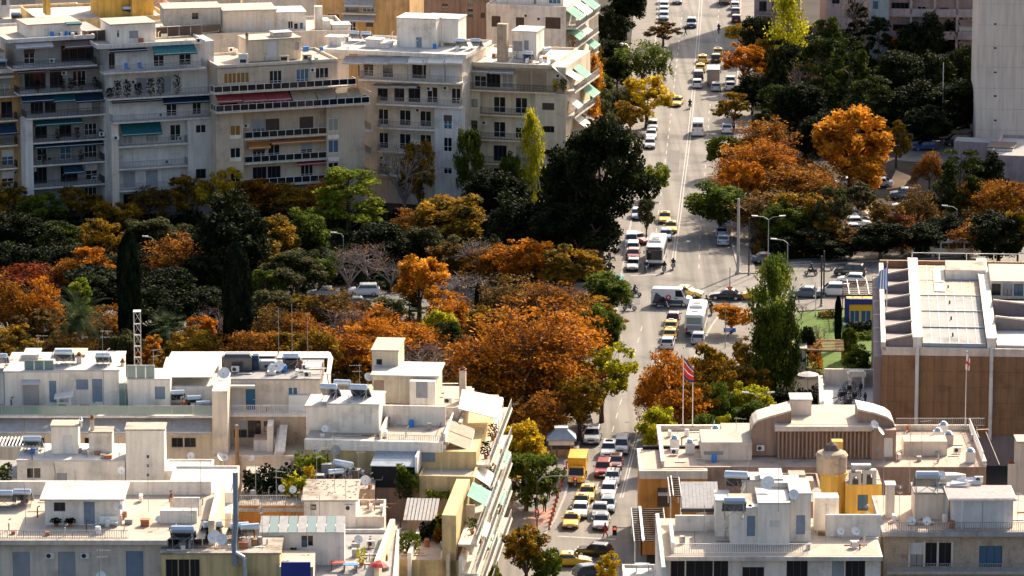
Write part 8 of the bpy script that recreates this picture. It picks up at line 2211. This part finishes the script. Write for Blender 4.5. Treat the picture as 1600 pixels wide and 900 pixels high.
# small clutter lying on the roofs (parts of each roof)
def clutter(B,x0,x1,y0,y1,z,n,seed):
 rg=random.Random(seed)
 for i in range(int(n*1.8)):
  u,v=B.f.roof(rg.uniform(x0,x1),rg.uniform(y0,y1),z);k=rg.random()
  if k<.22:B.part(MB().tube((u,v,z),(u,v,z+rg.uniform(.5,1.2)),.07,n=6).tube((u,v,z+1.0),(u+.25,v,z+1.15),.07,n=6),'vent_pipe',rg.choice(['metal_grey','plaster_pale','rust']))
  elif k<.42:
   L=rg.uniform(1.5,4.5);a=rg.choice([0,1]);B.part(MB().path([(u,v,z+.06),(u+L*(1-a),v+L*a*.8,z+.07),(u+L*(1-a)+.1,v+L*a+.1,z+.4)],.035,4),'roof_pipe',rg.choice(['metal_dark','metal_grey','rust']))
  elif k<.6:
   w,d,h=rg.uniform(.3,.9),rg.uniform(.3,.7),rg.uniform(.25,.8);B.part(MB().box(u,u+w,v,v+d,z,z+h).box(u-.04,u+w+.04,v-.04,v+d+.04,z+h,z+h+.05),'roof_box',rg.choice(['concrete','plaster_white','timber','metal_grey','terracotta']))
  elif k<.72:o=B.ac(u,v,z+.1,rg.choice('frl'))
  elif k<.86:
   L=rg.uniform(1.2,2.6);B.part(MB().prism([(u,v,z+.02),(u+L,v+.2,z+.02),(u+L,v+.5,z+.02),(u,v+.3,z+.02)],(0,0,.06)),'plank',rg.choice(['timber','sheet_metal','cloth_cream']))
  else:B.part(MB().lathe([(.28,0),(.3,.5),(.26,.75)],10,(u,v,z)),'barrel',rg.choice(['plastic_blue','metal_grey','metal_white','terracotta']))
for B,a in((A1,(50,150,50,60,0)),(A2,(170,320,52,68,0)),(A3,(345,520,80,98,0)),(A4,(540,720,60,82,0)),(A5,(740,860,88,100,0))):
 z=B.z((a[0]+a[1])/2,[60,70,100,86,103][[A1,A2,A3,A4,A5].index(B)],[.9,.6,1.5,1.0,.5][[A1,A2,A3,A4,A5].index(B)])+.05
 clutter(B,a[0],a[1],a[2],a[3],z,12,a[0])
clutter(D1,10,185,560,578,20.3,14,1);clutter(D1,10,330,632,646,17.04,10,2);clutter(D2,365,500,568,590,20.1,16,3);clutter(D3,480,690,655,684,17.2,14,4);clutter(D3,560,715,600,628,17.2,8,5)
clutter(D4,30,190,710,722,15.9,8,6);clutter(D5,10,330,780,838,17.04,22,7);clutter(D6,255,435,835,862,16.15,18,8);clutter(RC,488,580,742,764,14.05,18,9);clutter(PT,380,470,750,790,14.65,10,10);clutter(D7,560,600,785,800,13.65,5,11)
clutter(D8,580,650,725,745,13.25,5,12);clutter(D8,612,735,812,880,9.85,14,13);clutter(EM,1040,1170,675,725,9.55,12,14);clutter(EM,1405,1530,672,725,9.55,12,15);clutter(WF,1040,1370,825,862,15.05,16,16);clutter(SH,1390,1590,800,826,15.05,10,17);clutter(YT,1325,1372,745,757,YT.z(1350,757)+.05,6,18);clutter(B2,545,600,850,895,13.25,10,19)
# more aerials standing about on the near roofs
for i,(B,x,y,z,h,lb)in enumerate(((D1,60,572,20.3,3.5,'aerial above the leftmost penthouse'),(D1,240,588,20.2,3.0,'aerial behind the glazed screen'),(D4,70,716,15.9,3.4,'aerial left of the white stacks'),(D4,186,718,15.9,3.2,'aerial between the white stacks'),(D5,40,820,17.04,4.0,'aerial left of the small white penthouse'),(D5,232,800,17.04,4.2,'aerial right of the small white penthouse'),(D6,300,858,16.1,4.2,'aerial beside the large heater'),(D6,410,860,16.1,4.6,'aerial right of the blue grey duct'),(PT,400,785,14.6,4.0,'aerial at the planted terrace rail'),(PT,432,788,14.6,3.6,'second aerial at the planted terrace rail'),(RC,560,760,14.05,4.4,'aerial beside the white dish'),(RC,495,762,14.05,4.0,'aerial at the left of the cluttered roof'),(D3,545,676,17.2,4.0,'aerial on the yellow house terrace'),(D7,540,780,15.9,3.8,'aerial at the right of the rubble roof'),(D8,690,742,14.5,3.4,'aerial on the tall yellow house'),(WF,1100,845,15.05,3.6,'aerial left on the white roof house'),(WF,1290,845,15.05,3.8,'aerial on the right terrace of the white roof house'),(SH,1405,815,15.05,3.8,'aerial left on the stone house'),(SH,1590,815,15.05,3.0,'aerial at the right edge of the stone house'),(EM,1150,700,9.6,3.5,'aerial on the left tiled roof'),(EM,1440,712,9.6,4.0,'aerial on the right tiled roof'))):
 antenna(on(B,x,y,z),lb,h,R(37*i))
print('objects',len(bpy.data.objects),'tris',sum(sum(len(p.vertices)-2 for p in m.polygons)for m in bpy.data.meshes if len(m.polygons)<200000))
